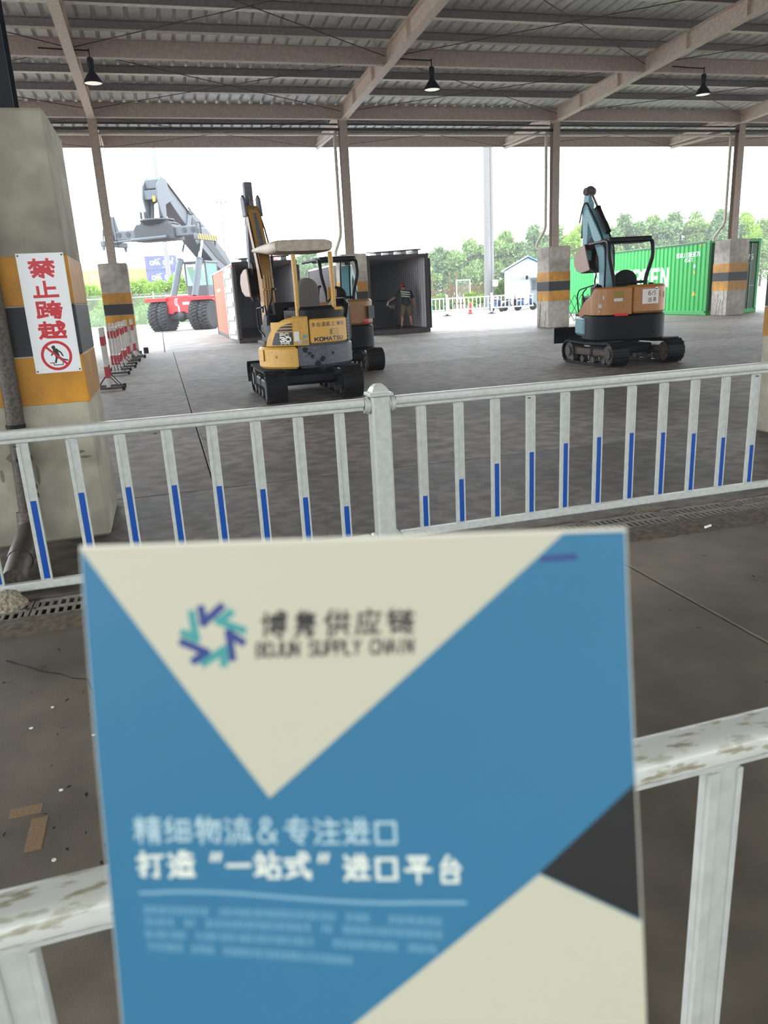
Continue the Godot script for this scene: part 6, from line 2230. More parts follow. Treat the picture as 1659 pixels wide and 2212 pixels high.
# ---------------------------------------------------------------- the yard outside
func make_yard() -> void:
	var conc := mat("mast_grey", Color(0.44, 0.44, 0.43), 0.7)
	# twin mast
	var m := thing("mast", "tall pale twin mast rising past the eaves beside the white hut", "mast", Vector3(24.75, 0, -56.0))
	for q in [[-0.13, 0.27, 0.22], [0.22, 0.17, 0.13]]:
		var b := Mb.new()
		b.rod(Vector3(q[0], 0, 0), Vector3(q[0], 19, 0), q[1], 16, q[2])
		part("pole", b, conc, m)
	var bx := Mb.new()
	bx.box(Vector3(0.35, 1.9, 0.3), Vector3(0.4, 0.5, 0.2), 0.03)
	part("meter_box", bx, M["enamel_white"], m)
	var l := thing("mast", "slender leaning grey mast behind the container handler", "mast", Vector3(1.75, 0, -108.5))
	var lb := Mb.new()
	lb.rod(Vector3.ZERO, Vector3(0.1, 32, 0), 0.36, 14, 0.22)
	part("pole", lb, conc, l)
	var h := thing("light_mast", "thin distant floodlight mast right of the handler's boom", "mast", Vector3(8.95, 0, -104.0))
	var hb := Mb.new()
	hb.rod(Vector3.ZERO, Vector3(0.25, 13.8, 0), 0.13, 10, 0.07)
	part("pole", hb, conc, h)
	var fl := Mb.new()
	for s in [-0.55, 0.0, 0.55]:
		fl.box(Vector3(0.25 + s, 13.8, 0.1), Vector3(0.36, 0.3, 0.3), 0.04)
	part("floodlight", fl, conc, h)
	# chain-link fence
	var f := thing("chain_link_fence", "chain-link fence on white posts behind the container handler", "fence", Vector3(-12.0, 0, -72.4), deg_to_rad(-14))
	for i in 10:
		var p := Mb.new()
		p.rod(Vector3(i * 3.0, 0, 0), Vector3(i * 3.0, 2.75, 0), 0.045, 8)
		part("post", p, M["enamel_white"], f)
	var tr := Mb.new()
	tr.rod(Vector3(0, 2.35, 0), Vector3(27, 2.35, 0), 0.035, 8)
	part("top_rail", tr, M["enamel_white"], f)
	var w := Mb.new()
	var grey := mat("wire_grey", Color(0.52, 0.55, 0.50), 0.6, 0.0, "")
	for i in 270:
		w.box(Vector3(i * 0.1, 1.35, 0), Vector3(0.012, 2.6, 0.012))
	for i in 26:
		w.box(Vector3(13.5, 0.1 + i * 0.1, 0), Vector3(27, 0.012, 0.012))
	part("wire_mesh", w, grey, f).set_meta("kind", "stuff")
	# far container stacks
	mat("far_frame", Color(0.45, 0.45, 0.47), 0.6, 0.0, "")
	var im := blank(620, 260, Color(0.07, 0.14, 0.34))
	write(im, "CMA CGM", Vector2(95, 95), Vector2(66, 0), 50, 64, 19, Color(0.93, 0.94, 0.95))
	for k in 8:
		line(im, Vector2(190 + k * 14, 72 - k * 4 + k * k * 0.2), Vector2(204 + k * 14, 69 - k * 4 + k * k * 0.2), 10, Color(0.9, 0.92, 0.95))
		line(im, Vector2(330 + k * 14, 222 - k * 2 - k * k * 0.4), Vector2(344 + k * 14, 219 - k * 2 - k * k * 0.5), 9, Color(0.85, 0.88, 0.92))
	for k in 3:
		line(im, Vector2(540 + k * 14, 40), Vector2(540 + k * 14, 40 + 60 - k * 12), 6, Color(0.85, 0.88, 0.92))
	var cma := printed("far_blue", im, 0.6)
	im = blank(620, 260, Color(0.74, 0.52, 0.12))
	write(im, "M", Vector2(30, 70), Vector2(60, 0), 70, 90, 20, Color(0.50, 0.45, 0.33))
	write(im, "S", Vector2(130, 70), Vector2(60, 0), 60, 90, 18, Color(0.50, 0.45, 0.33))
	write(im, "C", Vector2(220, 70), Vector2(60, 0), 60, 90, 18, Color(0.50, 0.45, 0.33))
	var yel := printed("far_yellow", im, 0.6)
	im = blank(620, 260, Color(0.72, 0.72, 0.74))
	write(im, "A", Vector2(330, 120), Vector2(60, 0), 80, 90, 22, Color(0.62, 0.16, 0.16))
	write(im, "R", Vector2(450, 120), Vector2(60, 0), 70, 90, 22, Color(0.62, 0.16, 0.16))
	var gry := printed("far_grey", im, 0.6)
	im = blank(240, 250, Color(0.66, 0.16, 0.17))
	for q in [[20, 40, 100, 50], [135, 40, 90, 50], [20, 140, 100, 30], [135, 140, 60, 60]]:
		fill_poly(im, p2([[q[0], q[1]], [q[0] + q[2], q[1]], [q[0] + q[2], q[1] + q[3]], [q[0], q[1] + q[3]]]), Color(0.86, 0.74, 0.72))
	var red := printed("far_red", im, 0.6)
	var lab := {"b": "dark blue far container with white lettering", "y": "yellow far container", "g": "pale grey far container with red lettering", "r": "red far container end with white patches"}
	var mats := {"b": cma, "y": yel, "g": gry, "r": red}
	var cols := {"b": [-1.6, 6.1], "y": [-25.0, 12.2], "g": [4.9, 6.1], "r": [22.05, 2.5]}
	var tops := {"b": 11.15, "y": 9.1, "g": 8.35, "r": 11.7}
	var zz := {"b": -163.6, "y": -167.5, "g": -166.6, "r": -158.5}
	for k in ["b", "y", "g", "r"]:
		var reps := [0.0] if k != "y" else [0.0, 12.4, 24.8]
		for dx in reps:
			var levels: int = 4 if k in ["b", "r"] else 3
			for lv in levels:
				var hh: float = tops[k] / levels
				var y0: float = tops[k] - hh * (lv + 1)
				var level: String = ["on top of its stack", "second from the top of its stack", "third from the top of its stack" if levels == 4 else "at the bottom of its stack", "at the bottom of its stack"][lv]
				var side: String = "" if k != "y" else [", leftmost column", ", middle column beside the blue stack", ", right column behind the blue stack"][int(dx / 12.0)]
				var t := thing("far_container", lab[k] + " " + level + side, "container", Vector3(cols[k][0] + dx, y0, zz[k] - (3.0 if k == "y" and dx > 20.0 else 0.0)), 0.0, "far container stacks")
				var b := Mb.new()
				var ww: float = cols[k][1]
				b.box(Vector3(ww * 0.5, hh * 0.5, -1.22), Vector3(ww, hh - 0.04, 2.4), 0.03)
				part("body", b, M["far_frame"] if k == "g" else mat("far_body_" + k, {"b": Color(0.07, 0.14, 0.34), "y": Color(0.74, 0.52, 0.12), "r": Color(0.66, 0.16, 0.17)}.get(k, Color(0.6, 0.6, 0.6)), 0.6, 0.0, ""), t)
				var s := ribbed(Vector3(0.1, 0, 0.0), Vector3(ww - 0.1, 0, 0.0), 0.12, hh - 0.12, Vector3(0, 0, 0.04), 0.3)
				part("front_side", s, mats[k], t)
	# the white hut
	mat("hut_white", Color(0.84, 0.87, 0.88), 0.6, 0.0, "wear", 0.6)
	mat("hut_blue", Color(0.30, 0.52, 0.72), 0.5, 0.0, "wear", 0.6)
	var hut := thing("hut", "white prefabricated hut with gabled blue roof and grey door", "building", Vector3(24.35, 0, -52.4), deg_to_rad(-27))
	var hw := Mb.new()
	hw.prism(p2([[0, 0], [3.3, 0], [3.3, 2.65], [1.65, 3.5], [0, 2.65]]), -9.0, 0.0, Transform3D.IDENTITY, 0.0)
	part("wall", hw, M["hut_white"], hut)
	for k in 11:
		var pb := Mb.new()
		pb.box(Vector3(0.15 + k * 0.3, 1.3, 0.006), Vector3(0.27, 2.5, 0.02), 0.008)
		if not (k in [6, 7, 8]):
			part("wall_panel", pb, M["hut_white"], hut)
	for s in [-1.0, 1.0]:
		var rf := Mb.new()
		rf.box(Vector3(0, 0, 0), Vector3(2.15, 0.08, 9.6), 0.02, Transform3D(Basis(Vector3(0, 0, 1), s * -deg_to_rad(27.2)), Vector3(1.65 + s * 0.9, 3.14, -4.3)))
		part("roof_panel", rf, M["hut_blue"] if s > 0 else M["hut_white"], hut)
	var dr := Mb.new()
	dr.box(Vector3(2.25, 1.05, 0.03), Vector3(0.8, 2.1, 0.05), 0.015)
	var door := part("door", dr, mat("hut_door", Color(0.48, 0.52, 0.54), 0.5, 0.0, "wear", 1.0), hut)
	var pn := Mb.new()
	pn.box(Vector3(2.1, 1.6, 0.06), Vector3(0.28, 0.7, 0.02), 0.006)
	pn.box(Vector3(2.42, 1.6, 0.06), Vector3(0.28, 0.7, 0.02), 0.006)
	part("pane", pn, mat("hut_pane", Color(0.30, 0.34, 0.36), 0.15, 0.0, ""), door)
	var ln := Mb.new()
	ln.lathe(p2([[0.0, 0.0], [0.07, 0.04], [0.09, 0.2], [0.05, 0.28], [0.0, 0.3]]), Transform3D(Basis.IDENTITY, Vector3(1.6, 2.0, 0.12)), 10)
	part("wall_lantern", ln, M["charcoal"], hut)
	var aw := Mb.new()
	aw.box(Vector3(1.7, 2.45, 0.35), Vector3(2.6, 0.05, 0.75), 0.01, Transform3D(Basis(Vector3.RIGHT, 0.12), Vector3.ZERO))
	part("awning", aw, M["hut_white"], hut)
	# white yard railing
	var names := ["white yard railing right of the dark container", "white yard railing in the middle, in front of the wooden pickets", "white yard railing in front of the white hut"]
	for i in 3:
		var x0 := 14.5 + i * 2.78
		var z0 := -46.2 + i * 0.55
		var t := thing("yard_railing", names[i], "railing", Vector3(x0, 0, z0), deg_to_rad(-12), "low white railings along the yard")
		for y in [1.06, 0.36]:
			var r := Mb.new()
			r.box(Vector3(1.38, y, 0), Vector3(2.62, 0.07, 0.05), 0.012)
			part("rail", r, M["enamel_white"], t)
		for k in 11:
			var bb := Mb.new()
			bb.box(Vector3(0.12 + k * 0.25, 0.71, 0), Vector3(0.06, 0.7, 0.03), 0.006)
			var p := part("baluster", bb, M["enamel_white"], t)
			if k % 3 == 1:
				var s := Mb.new()
				s.box(Vector3(0.12 + k * 0.25, 0.55, 0.016), Vector3(0.05, 0.32, 0.006))
				part("reflective_strip", s, mat("sky_blue", Color(0.45, 0.75, 0.88), 0.4, 0.0, ""), p)
		var po := Mb.new()
		po.box(Vector3(0, 0.66, 0), Vector3(0.11, 1.1, 0.11), 0.012)
		po.box(Vector3(0, 1.23, 0), Vector3(0.14, 0.06, 0.14), 0.02)
		part("post", po, M["enamel_white"], t)
		var ft := Mb.new()
		ft.lathe(p2([[0.0, 0.12], [0.09, 0.12], [0.12, 0.05], [0.28, 0.03], [0.28, 0.0], [0.0, 0.0]]), Transform3D.IDENTITY, 14)
		part("foot", ft, M["charcoal"], t)
	# wooden pickets, gate frame and junk behind the railing
	mat("picket_wood", Color(0.56, 0.46, 0.33), 0.85, 0.0, "rustmap", 2.0)
	var pk := thing("picket_fence", "weathered wooden picket fence overgrown with creepers left of the mast", "fence", Vector3(19.2, 0, -58.6), deg_to_rad(-14))
	rng.seed = 61
	for k in 44:
		var b := Mb.new()
		var hgt := rng.randf_range(1.8, 2.15) if k > 20 else rng.randf_range(1.0, 1.9)
		b.box(Vector3(k * 0.14, hgt * 0.5, rng.randf_range(-0.02, 0.02)), Vector3(0.09, hgt, 0.03), 0.006)
		part("picket", b, M["picket_wood"], pk)
	for y in [0.5, 1.5]:
		var r := Mb.new()
		r.box(Vector3(3.0, y, -0.04), Vector3(6.2, 0.09, 0.05), 0.01)
		part("rail", r, M["picket_wood"], pk)
	for q in [[1.2, 2.9], [1.7, 2.75], [3.1, 3.0], [3.6, 2.9]]:
		var b := Mb.new()
		b.rod(Vector3(q[0], 0, 0.1), Vector3(q[0], q[1], 0.1), 0.05, 8)
		part("stake", b, M["picket_wood"], pk)
	var gf := thing("gate_frame", "white framed mesh gate leaning before the wooden pickets", "gate", Vector3(22.5, 0, -57.2), deg_to_rad(-14))
	var gb := Mb.new()
	for x in [0.0, 1.05]:
		gb.box(Vector3(x, 1.15, 0), Vector3(0.08, 2.3, 0.06), 0.01)
	for y in [0.9, 2.26]:
		gb.box(Vector3(0.52, y, 0), Vector3(1.1, 0.07, 0.05), 0.01)
	part("frame", gb, M["enamel_white"], gf)
	var gm := Mb.new()
	for k in 12:
		gm.rod(Vector3(0.04, 0.95 + k * 0.11, 0), Vector3(1.0, 0.95 + k * 0.11, 0), 0.012, 5)
	part("wire_mesh", gm, grey, gf).set_meta("kind", "stuff")
	# blue shed and pale wall behind
	var sd := thing("shed", "blue ribbed metal shed seen between the container and the orange excavator", "building", Vector3(12.6, 0, -72.5), deg_to_rad(-12))
	var ss := Mb.new()
	var sl := PackedVector3Array()
	var sb := PackedVector3Array()
	for k in 97:
		var x := k * 0.0625
		sl.append(Vector3(x, 3.05 + x * 0.26, 0.04 if k % 2 else 0.0))
		sb.append(Vector3(x, 0, 0.04 if k % 2 else 0.0))
	ss.grid([sl, sb], false, false)
	var sbm := mat("shed_blue", Color(0.22, 0.33, 0.62), 0.5, 0.0, "wear", 0.6)
	part("ribbed_wall", ss, sbm, sd)
	var sk := Mb.new()
	sk.prism(p2([[0, 0], [6, 0], [6, 4.5], [0, 3.0]]), -5.0, -0.02)
	part("shell", sk, sbm, sd)
	var pw := thing("wall_block", "pale cream building wall behind the blue shed", "building", Vector3(17.3, 0, -78.0), deg_to_rad(-12))
	var pb2 := Mb.new()
	pb2.box(Vector3(1.8, 2.7, -2), Vector3(3.6, 5.4, 4), 0.05)
	pb2.box(Vector3(1.8, 5.45, -2), Vector3(3.8, 0.15, 4.2), 0.03)
	part("wall", pb2, mat("cream_wall", Color(0.78, 0.74, 0.64), 0.7), pw)
	# parked scooters by the hut
	var cl := [Color(0.07, 0.13, 0.28), Color(0.08, 0.09, 0.12), Color(0.12, 0.22, 0.38)]
	var wn := ["dark blue scooter parked before the white hut, behind the railing", "black scooter parked before the white hut, behind the railing", "lighter blue scooter parked next to the right column, behind the railing"]
	for i in 3:
		var s := thing("scooter", wn[i], "scooter", Vector3(21.9 + i * 0.95, 0, -48.4 + i * 0.25), deg_to_rad(8 + i * 10))
		for z in [-0.6, 0.6]:
			var wh := Mb.new()
			wh.rod(Vector3(-0.05, 0.25, z), Vector3(0.05, 0.25, z), 0.25, 16)
			part("wheel", wh, M["black_rubber"], s)
		var bd := Mb.new()
		bd.prism(p2([[-0.75, 0.55], [-0.7, 0.3], [-0.2, 0.22], [0.35, 0.22], [0.5, 0.75], [0.4, 0.85], [0.2, 0.4], [-0.1, 0.42], [-0.15, 0.68]]), -0.14, 0.14, Transform3D(Basis(Vector3(0, 0, 1), Vector3.UP, Vector3(-1, 0, 0)), Vector3.ZERO), 0.04)
		part("body", bd, mat("scooter_%d" % i, cl[i], 0.3, 0.0, ""), s)
		var st := Mb.new()
		st.box(Vector3(0, 0.74, -0.42), Vector3(0.26, 0.1, 0.6), 0.04)
		part("seat", st, M["black_paint"], s)
		var hb2 := Mb.new()
		hb2.rod(Vector3(0, 0.75, 0.42), Vector3(0, 1.02, 0.34), 0.025, 8)
		hb2.rod(Vector3(-0.32, 1.04, 0.32), Vector3(0.32, 1.04, 0.32), 0.018, 8)
		part("handlebar", hb2, M["black_paint"], s)
	var hy := Mb.new()
	hy.lathe(p2([[0.0, 0.75], [0.06, 0.72], [0.1, 0.62], [0.1, 0.1], [0.16, 0.08], [0.16, 0.0], [0.0, 0.0]]), Transform3D.IDENTITY, 14)
	hy.rod(Vector3(-0.18, 0.5, 0), Vector3(0.18, 0.5, 0), 0.055, 10)
	tag(part("fire_hydrant", hy, M["tail_red"], self, Vector3(19.4, 0, -47.0)), "small red hydrant behind the white yard railing", "hydrant")


func make_handler() -> void:
	mat("reach_red", Color(0.80, 0.10, 0.12), 0.4, 0.0, "wear", 0.8)
	mat("reach_grey", Color(0.29, 0.32, 0.345), 0.5, 0.0, "wear", 0.8)
	mat("reach_dark", Color(0.17, 0.18, 0.195), 0.6, 0.0, "wear", 0.8)
	mat("tyre", Color(0.155, 0.16, 0.165), 0.8, 0.0, "wear", 1.0)
	mat("rim_grey", Color(0.45, 0.44, 0.42), 0.6, 0.0, "wear", 1.0)
	var t := thing("container_handler", "large container handler with red chassis, grey raised boom and hanging spreader", "crane truck", Vector3(1.40, 0, -50.2), deg_to_rad(-30))
	# tyres with lugs
	var tm := Mb.new()
	tm.lathe(p2([[0.42, -0.28], [0.62, -0.3], [0.80, -0.29], [0.855, -0.24], [0.86, 0.0], [0.855, 0.24], [0.80, 0.29], [0.62, 0.3], [0.42, 0.28]]), Transform3D(Basis(Vector3(0, 0, 1), PI / 2), Vector3.ZERO), 36)
	for k in 26:
		for s in [-1.0, 1.0]:
			var a := TAU * (k + (0.5 if s > 0 else 0.0)) / 26.0
			tm.box(Vector3(s * 0.145, 0.885, 0), Vector3(0.27, 0.09, 0.12), 0.015, Transform3D(Basis(Vector3.RIGHT, a) * Basis(Vector3.UP, s * 0.3), Vector3.ZERO))
	var tyre := tm.done()
	var rm := Mb.new()
	rm.lathe(p2([[0.0, -0.05], [0.24, -0.05], [0.30, -0.2], [0.43, -0.26], [0.43, 0.26], [0.30, 0.2], [0.24, 0.05], [0.0, 0.05]]), Transform3D(Basis(Vector3(0, 0, 1), PI / 2), Vector3.ZERO), 24)
	var rim := rm.done()
	for x in [-1.72, -1.06, 1.06, 1.72]:
		var o := piece("tyre", tyre, M["tyre"], t, Vector3(x, 0.88, 0))
		piece("rim", rim, M["rim_grey"], o)
	for x in [-1.4, 1.4]:
		var o := piece("tyre", tyre, M["tyre"], t, Vector3(x, 0.88, -6.0))
		piece("rim", rim, M["rim_grey"], o)
	var ax := Mb.new()
	ax.box(Vector3(0, 0.9, 0), Vector3(1.7, 0.5, 0.5), 0.08)
	ax.ball(Vector3(0, 0.86, 0.22), Vector3(0.34, 0.34, 0.3), 16)
	part("axle", ax, M["reach_dark"], t)
	var ch := Mb.new()
	ch.box(Vector3(0, 1.45, -3.4), Vector3(1.6, 0.85, 6.6), 0.08)
	ch.prism(p2([[-0.85, 1.05], [-0.55, 0.98], [-0.3, 1.12], [0.3, 1.12], [0.55, 0.98], [0.85, 1.05], [0.86, 2.08], [-0.86, 2.08]]), 0.1, 0.42, Transform3D.IDENTITY, 0.04)
	for s in [-1.0, 1.0]:
		ch.box(Vector3(s * 1.5, 1.95, -0.2), Vector3(1.5, 0.12, 1.6), 0.04)
		ch.box(Vector3(s * 1.5, 1.86, 0.55), Vector3(1.5, 0.16, 0.08), 0.03)
	part("chassis", ch, M["reach_red"], t)
	var pl := Mb.new()
	pl.box(Vector3(0.5, 1.62, 0.43), Vector3(0.46, 0.16, 0.02), 0.004)
	pl.box(Vector3(-0.02, 1.3, 0.43), Vector3(0.1, 0.36, 0.02), 0.004)
	part("plate", pl, M["enamel_white"], t)
	var em := Mb.new()
	for k in 3:
		var pts := PackedVector3Array()
		for i in 8:
			var a := lerpf(0.6, 2.6, i / 7.0)
			pts.append(Vector3(-0.05 - sin(a) * 0.22 + k * 0.08, 1.72 + cos(a) * 0.28, 0.425))
		em.tube(pts, 0.014, 5)
	part("emblem", em, M["enamel_white"], t)
	# cab
	var cb := Mb.new()
	cb.box(Vector3(0.05, 2.35, -3.0), Vector3(1.5, 0.7, 1.7), 0.06)
	cb.box(Vector3(0.05, 4.12, -3.0), Vector3(1.6, 0.14, 1.9), 0.05)
	for s in [-1.0, 1.0]:
		for z in [-2.2, -3.8]:
			cb.box(Vector3(0.05 + s * 0.72, 3.4, z), Vector3(0.1, 1.5, 0.1), 0.02)
	var cab := part("cab", cb, M["reach_grey"], t)
	var gl := mat("cab_glass", Color(0.55, 0.75, 0.70, 0.35), 0.1, 0.0, "")
	gl.transparency = BaseMaterial3D.TRANSPARENCY_ALPHA
	for q in [[0.05, -2.18, 1.36, 0.02], [0.05, -3.82, 1.36, 0.02]]:
		var g := Mb.new()
		g.box(Vector3(q[0], 3.38, q[1]), Vector3(q[2], 1.4, q[3]))
		part("pane", g, gl, cab)
	for s in [-1.0, 1.0]:
		var g := Mb.new()
		g.box(Vector3(0.05 + s * 0.74, 3.38, -3.0), Vector3(0.02, 1.4, 1.5))
		part("pane", g, gl, cab)
	var sea := Mb.new()
	sea.box(Vector3(0.05, 2.8, -3.1), Vector3(0.6, 0.2, 0.6), 0.06)
	sea.box(Vector3(0.05, 3.2, -3.4), Vector3(0.6, 0.9, 0.16), 0.06)
	part("operator_seat", sea, M["reach_dark"], cab)
	var rearb := Mb.new()
	rearb.box(Vector3(0, 2.2, -6.2), Vector3(2.6, 1.5, 2.4), 0.12)
	rearb.box(Vector3(0, 3.2, -7.2), Vector3(1.4, 0.9, 0.8), 0.08)
	part("engine_cover", rearb, M["reach_red"], t)
	# boom along (z, y)
	var X := Transform3D(Basis(Vector3(0, 0, 1), Vector3.UP, Vector3(-1, 0, 0)), Vector3.ZERO)
	var bo := Mb.new()
	bo.prism(p2([[-7.9, 3.1], [-7.2, 2.7], [-4.4, 3.95], [-2.0, 5.35], [-0.9, 6.15], [-1.35, 7.15], [-2.6, 6.75], [-6.0, 4.85]]), -0.5, 0.5, X, 0.03)
	var boom := part("boom", bo, M["reach_grey"], t)
	var rb := Mb.new()
	for s in [-1.0, 1.0]:
		rb.prism(p2([[-6.8, 3.6], [-4.4, 4.5], [-2.0, 5.9], [-1.5, 6.35], [-1.7, 6.75], [-4.6, 5.1]]), s * 0.5 - 0.03, s * 0.5 + 0.03, X, 0.01)
	part("boom_web", rb, M["reach_dark"], boom)
	var b2 := Mb.new()
	b2.prism(p2([[-1.6, 5.85], [-0.3, 6.65], [1.2, 7.75], [0.9, 8.5], [-1.7, 6.9]]), -0.42, 0.42, X, 0.03)
	part("inner_boom", b2, M["reach_grey"], t)
	var ho := Mb.new()
	for s in [-0.45, 0.45]:
		ho.rod(Vector3(s, 7.1, -1.3), Vector3(s, 8.45, 0.9), 0.05, 8)
		ho.rod(Vector3(s, 5.35, -5.0), Vector3(s, 7.3, -1.4), 0.05, 8)
	ho.box(Vector3(0, 7.0, -1.5), Vector3(1.15, 0.25, 0.5), 0.05)
	part("boom_pipe", ho, M["reach_dark"], t)
	# lift rams
	for s in [-1.0, 1.0]:
		var base := Vector3(s * 0.75, 2.0, -0.35)
		var tip := Vector3(s * 0.62, 5.7, -2.55)
		var md := base.lerp(tip, 0.62)
		var r0 := Mb.new()
		r0.rod(base, md, 0.2, 14)
		r0.rod(md.lerp(base, 0.03), md, 0.22, 14)
		var r := part("lift_ram", r0, M["reach_grey"], t)
		var r1 := Mb.new()
		r1.rod(md, tip, 0.1, 12)
		part("piston_rod", r1, M["chrome"], r)
	# boom head: bent down towards the spreader
	var hd := Mb.new()
	hd.prism(p2([[0.6, 7.5], [1.0, 8.6], [1.6, 8.72], [2.15, 8.2], [2.3, 7.5], [2.05, 6.75], [1.85, 6.45], [1.45, 6.45], [1.4, 7.2]]), -0.5, -0.4, X, 0.02)
	hd.prism(p2([[0.6, 7.5], [1.0, 8.6], [1.6, 8.72], [2.15, 8.2], [2.3, 7.5], [2.05, 6.75], [1.85, 6.45], [1.45, 6.45], [1.4, 7.2]]), 0.4, 0.5, X, 0.02)
	hd.box(Vector3(0, 8.3, 1.65), Vector3(0.9, 0.6, 0.5), 0.08)
	hd.box(Vector3(0, 7.7, 2.1), Vector3(0.85, 0.5, 0.12), 0.03)
	part("boom_head", hd, M["reach_grey"], t)
	var da := Mb.new()
	for s in [-0.25, 0.25]:
		da.rod(Vector3(s, 7.9, 1.5), Vector3(s * 1.2, 6.5, 1.75), 0.12, 12)
	da.box(Vector3(-0.72, 6.6, 1.7), Vector3(0.2, 0.55, 0.2), 0.03)
	da.box(Vector3(-0.98, 6.65, 1.8), Vector3(0.12, 0.45, 0.12), 0.03)
	part("damping_ram", da, M["reach_dark"], t)
	var yl := Mb.new()
	yl.box(Vector3(0.3, 7.45, 2.34), Vector3(0.16, 0.3, 0.03), 0.004)
	part("label_plate", yl, mat("label_yellow", Color(0.85, 0.66, 0.1), 0.5, 0.0, ""), t)
	var ro := Mb.new()
	ro.lathe(p2([[0.0, 6.42], [0.95, 6.40], [1.0, 6.34], [0.98, 6.28], [0.8, 6.24], [0.85, 6.1], [0.0, 6.1]]), Transform3D(Basis.IDENTITY, Vector3(0, 0, 1.75)), 28)
	part("rotator", ro, M["reach_dark"], t)
	# spreader across
	var sp := Mb.new()
	sp.prism(p2([[-1.2, 5.2], [1.35, 5.2], [1.3, 5.9], [1.1, 6.15], [-1.05, 6.15], [-1.25, 5.9]]), 1.15, 2.4, Transform3D.IDENTITY, 0.05)
	sp.prism(p2([[-0.95, 6.1], [1.2, 6.1], [0.9, 6.26], [-0.75, 6.26]]), 1.3, 2.3, Transform3D.IDENTITY, 0.02)
	var spr := part("spreader", sp, M["reach_dark"], t)
	var sa := Mb.new()
	sa.box(Vector3(0, 5.68, 1.55), Vector3(5.6, 0.55, 0.3), 0.03)
	sa.box(Vector3(0, 5.62, 2.05), Vector3(5.4, 0.5, 0.3), 0.03)
	part("telescopic_beam", sa, M["reach_grey"], spr)
	for x in [-2.35, -1.75, 1.9, 2.45]:
		var ci := Mb.new()
		ci.rod(Vector3(x, 5.66, 2.2), Vector3(x, 5.66, 2.225), 0.15, 18)
		part("boss", ci, M["reach_dark"], spr)
	var tb := Mb.new()
	tb.rod(Vector3(-2.6, 5.25, 2.5), Vector3(-1.4, 5.3, 2.5), 0.06, 8)
	tb.rod(Vector3(-1.4, 5.3, 2.5), Vector3(0.9, 5.36, 2.5), 0.1, 10)
	part("side_shift_ram", tb, M["reach_grey"], spr)
	var hz := blank(320, 40, Color(0.85, 0.66, 0.1))
	for k in 9:
		fill_poly(hz, p2([[k * 40, 0], [k * 40 + 20, 0], [k * 40 + 40, 40], [k * 40 + 20, 40]]), Color(0.12, 0.12, 0.13))
	var hzm := printed("hazard_print", hz, 0.5)
	for s in [-1.0, 1.0]:
		var eb := Mb.new()
		eb.box(Vector3(s * 3.0, 5.2, 1.8), Vector3(0.26, 0.3, 2.5), 0.03)
		eb.box(Vector3(s * 2.85, 5.5, 1.8), Vector3(0.2, 0.5, 0.9), 0.04)
		for z in [0.65, 2.95]:
			eb.box(Vector3(s * 3.0, 4.98, z), Vector3(0.14, 0.22, 0.14), 0.02)
			eb.rod(Vector3(s * 3.0, 4.8, z), Vector3(s * 3.0, 4.95, z), 0.05, 8)
		var e := part("end_beam", eb, M["reach_grey"], spr)
		var gd := Mb.new()
		gd.tube(bent([[s * 3.0, 5.3, 2.9], [s * 3.0, 6.0, 2.75], [s * 3.0, 6.0, 2.35], [s * 3.0, 5.35, 2.3]], 0.1), 0.04, 6)
		part("guard_hoop", gd, M["reach_dark"], e)
		var st := Mb.new()
		st.face(Vector3(s * 3.135, 5.36, 1.8 + s * 1.22), Vector3(s * 3.135, 5.36, 1.8 - s * 1.22), Vector3(s * 3.135, 5.06, 1.8 - s * 1.22), Vector3(s * 3.135, 5.06, 1.8 + s * 1.22), Vector3(s, 0, 0))
		part("hazard_stripe", st, hzm, e)
		var fr := Mb.new()
		fr.prism(p2([[1.1, 5.35], [2.5, 5.35], [2.0, 6.75], [1.6, 6.75]]), s * 2.95 - 0.1, s * 2.95 + 0.1, X, 0.03)
		if s > 0.0:
			part("sensor_tower", fr, M["reach_grey"], e)


# ---------------------------------------------------------------- greenery
func leaf_clump(sz: float) -> ArrayMesh:
	var b := Mb.new()
	for k in 7:
		var a := rng.randf() * TAU
		var e := rng.randf_range(-0.7, 0.9)
		var d := Vector3(cos(a) * cos(e), sin(e), sin(a) * cos(e))
		var s := d.cross(Vector3(rng.randf_range(-1, 1), rng.randf_range(-1, 1), rng.randf_range(-1, 1))).normalized()
		var p := d * sz * rng.randf_range(0.05, 0.5)
		var l := sz * rng.randf_range(0.45, 0.8)
		var w := l * 0.3
		var n := d.cross(s).normalized()
		var tip := p + d * l
		var mid := p + d * l * 0.45
		var q := n * l * 0.08
		b.tri(p, mid + s * w + q, tip, n, n, n)
		b.tri(p, tip, mid - s * w + q, n, n, n)
	return b.done()


func crown(parent: Node3D, blobs: Array, clump: Mesh, m: Material, count: int, sz: float, called := "crown") -> void:
	var mm := MultiMesh.new()
	mm.transform_format = MultiMesh.TRANSFORM_3D
	mm.mesh = clump
	mm.instance_count = count
	for i in count:
		var q: Array = blobs[rng.randi() % blobs.size()]
		var a := rng.randf() * TAU
		var z := rng.randf_range(-0.75, 1.0)
		var rr := sqrt(1.0 - z * z)
		var f := 1.0 - 0.35 * pow(rng.randf(), 1.6)
		var c: Vector3 = q[0]
		var r: Vector3 = q[1]
		var p: Vector3 = c + Vector3(cos(a) * rr * r.x, z * r.y, sin(a) * rr * r.z) * f
		var bs := Basis.from_euler(Vector3(rng.randf() * TAU, rng.randf() * TAU, rng.randf() * TAU)).scaled(Vector3.ONE * sz * rng.randf_range(0.7, 1.3))
		mm.set_instance_transform(i, Transform3D(bs, p))
	var o := MultiMeshInstance3D.new()
	o.name = called
	o.multimesh = mm
	o.material_override = m
	o.set_meta("kind", "stuff")
	parent.add_child(o, true)


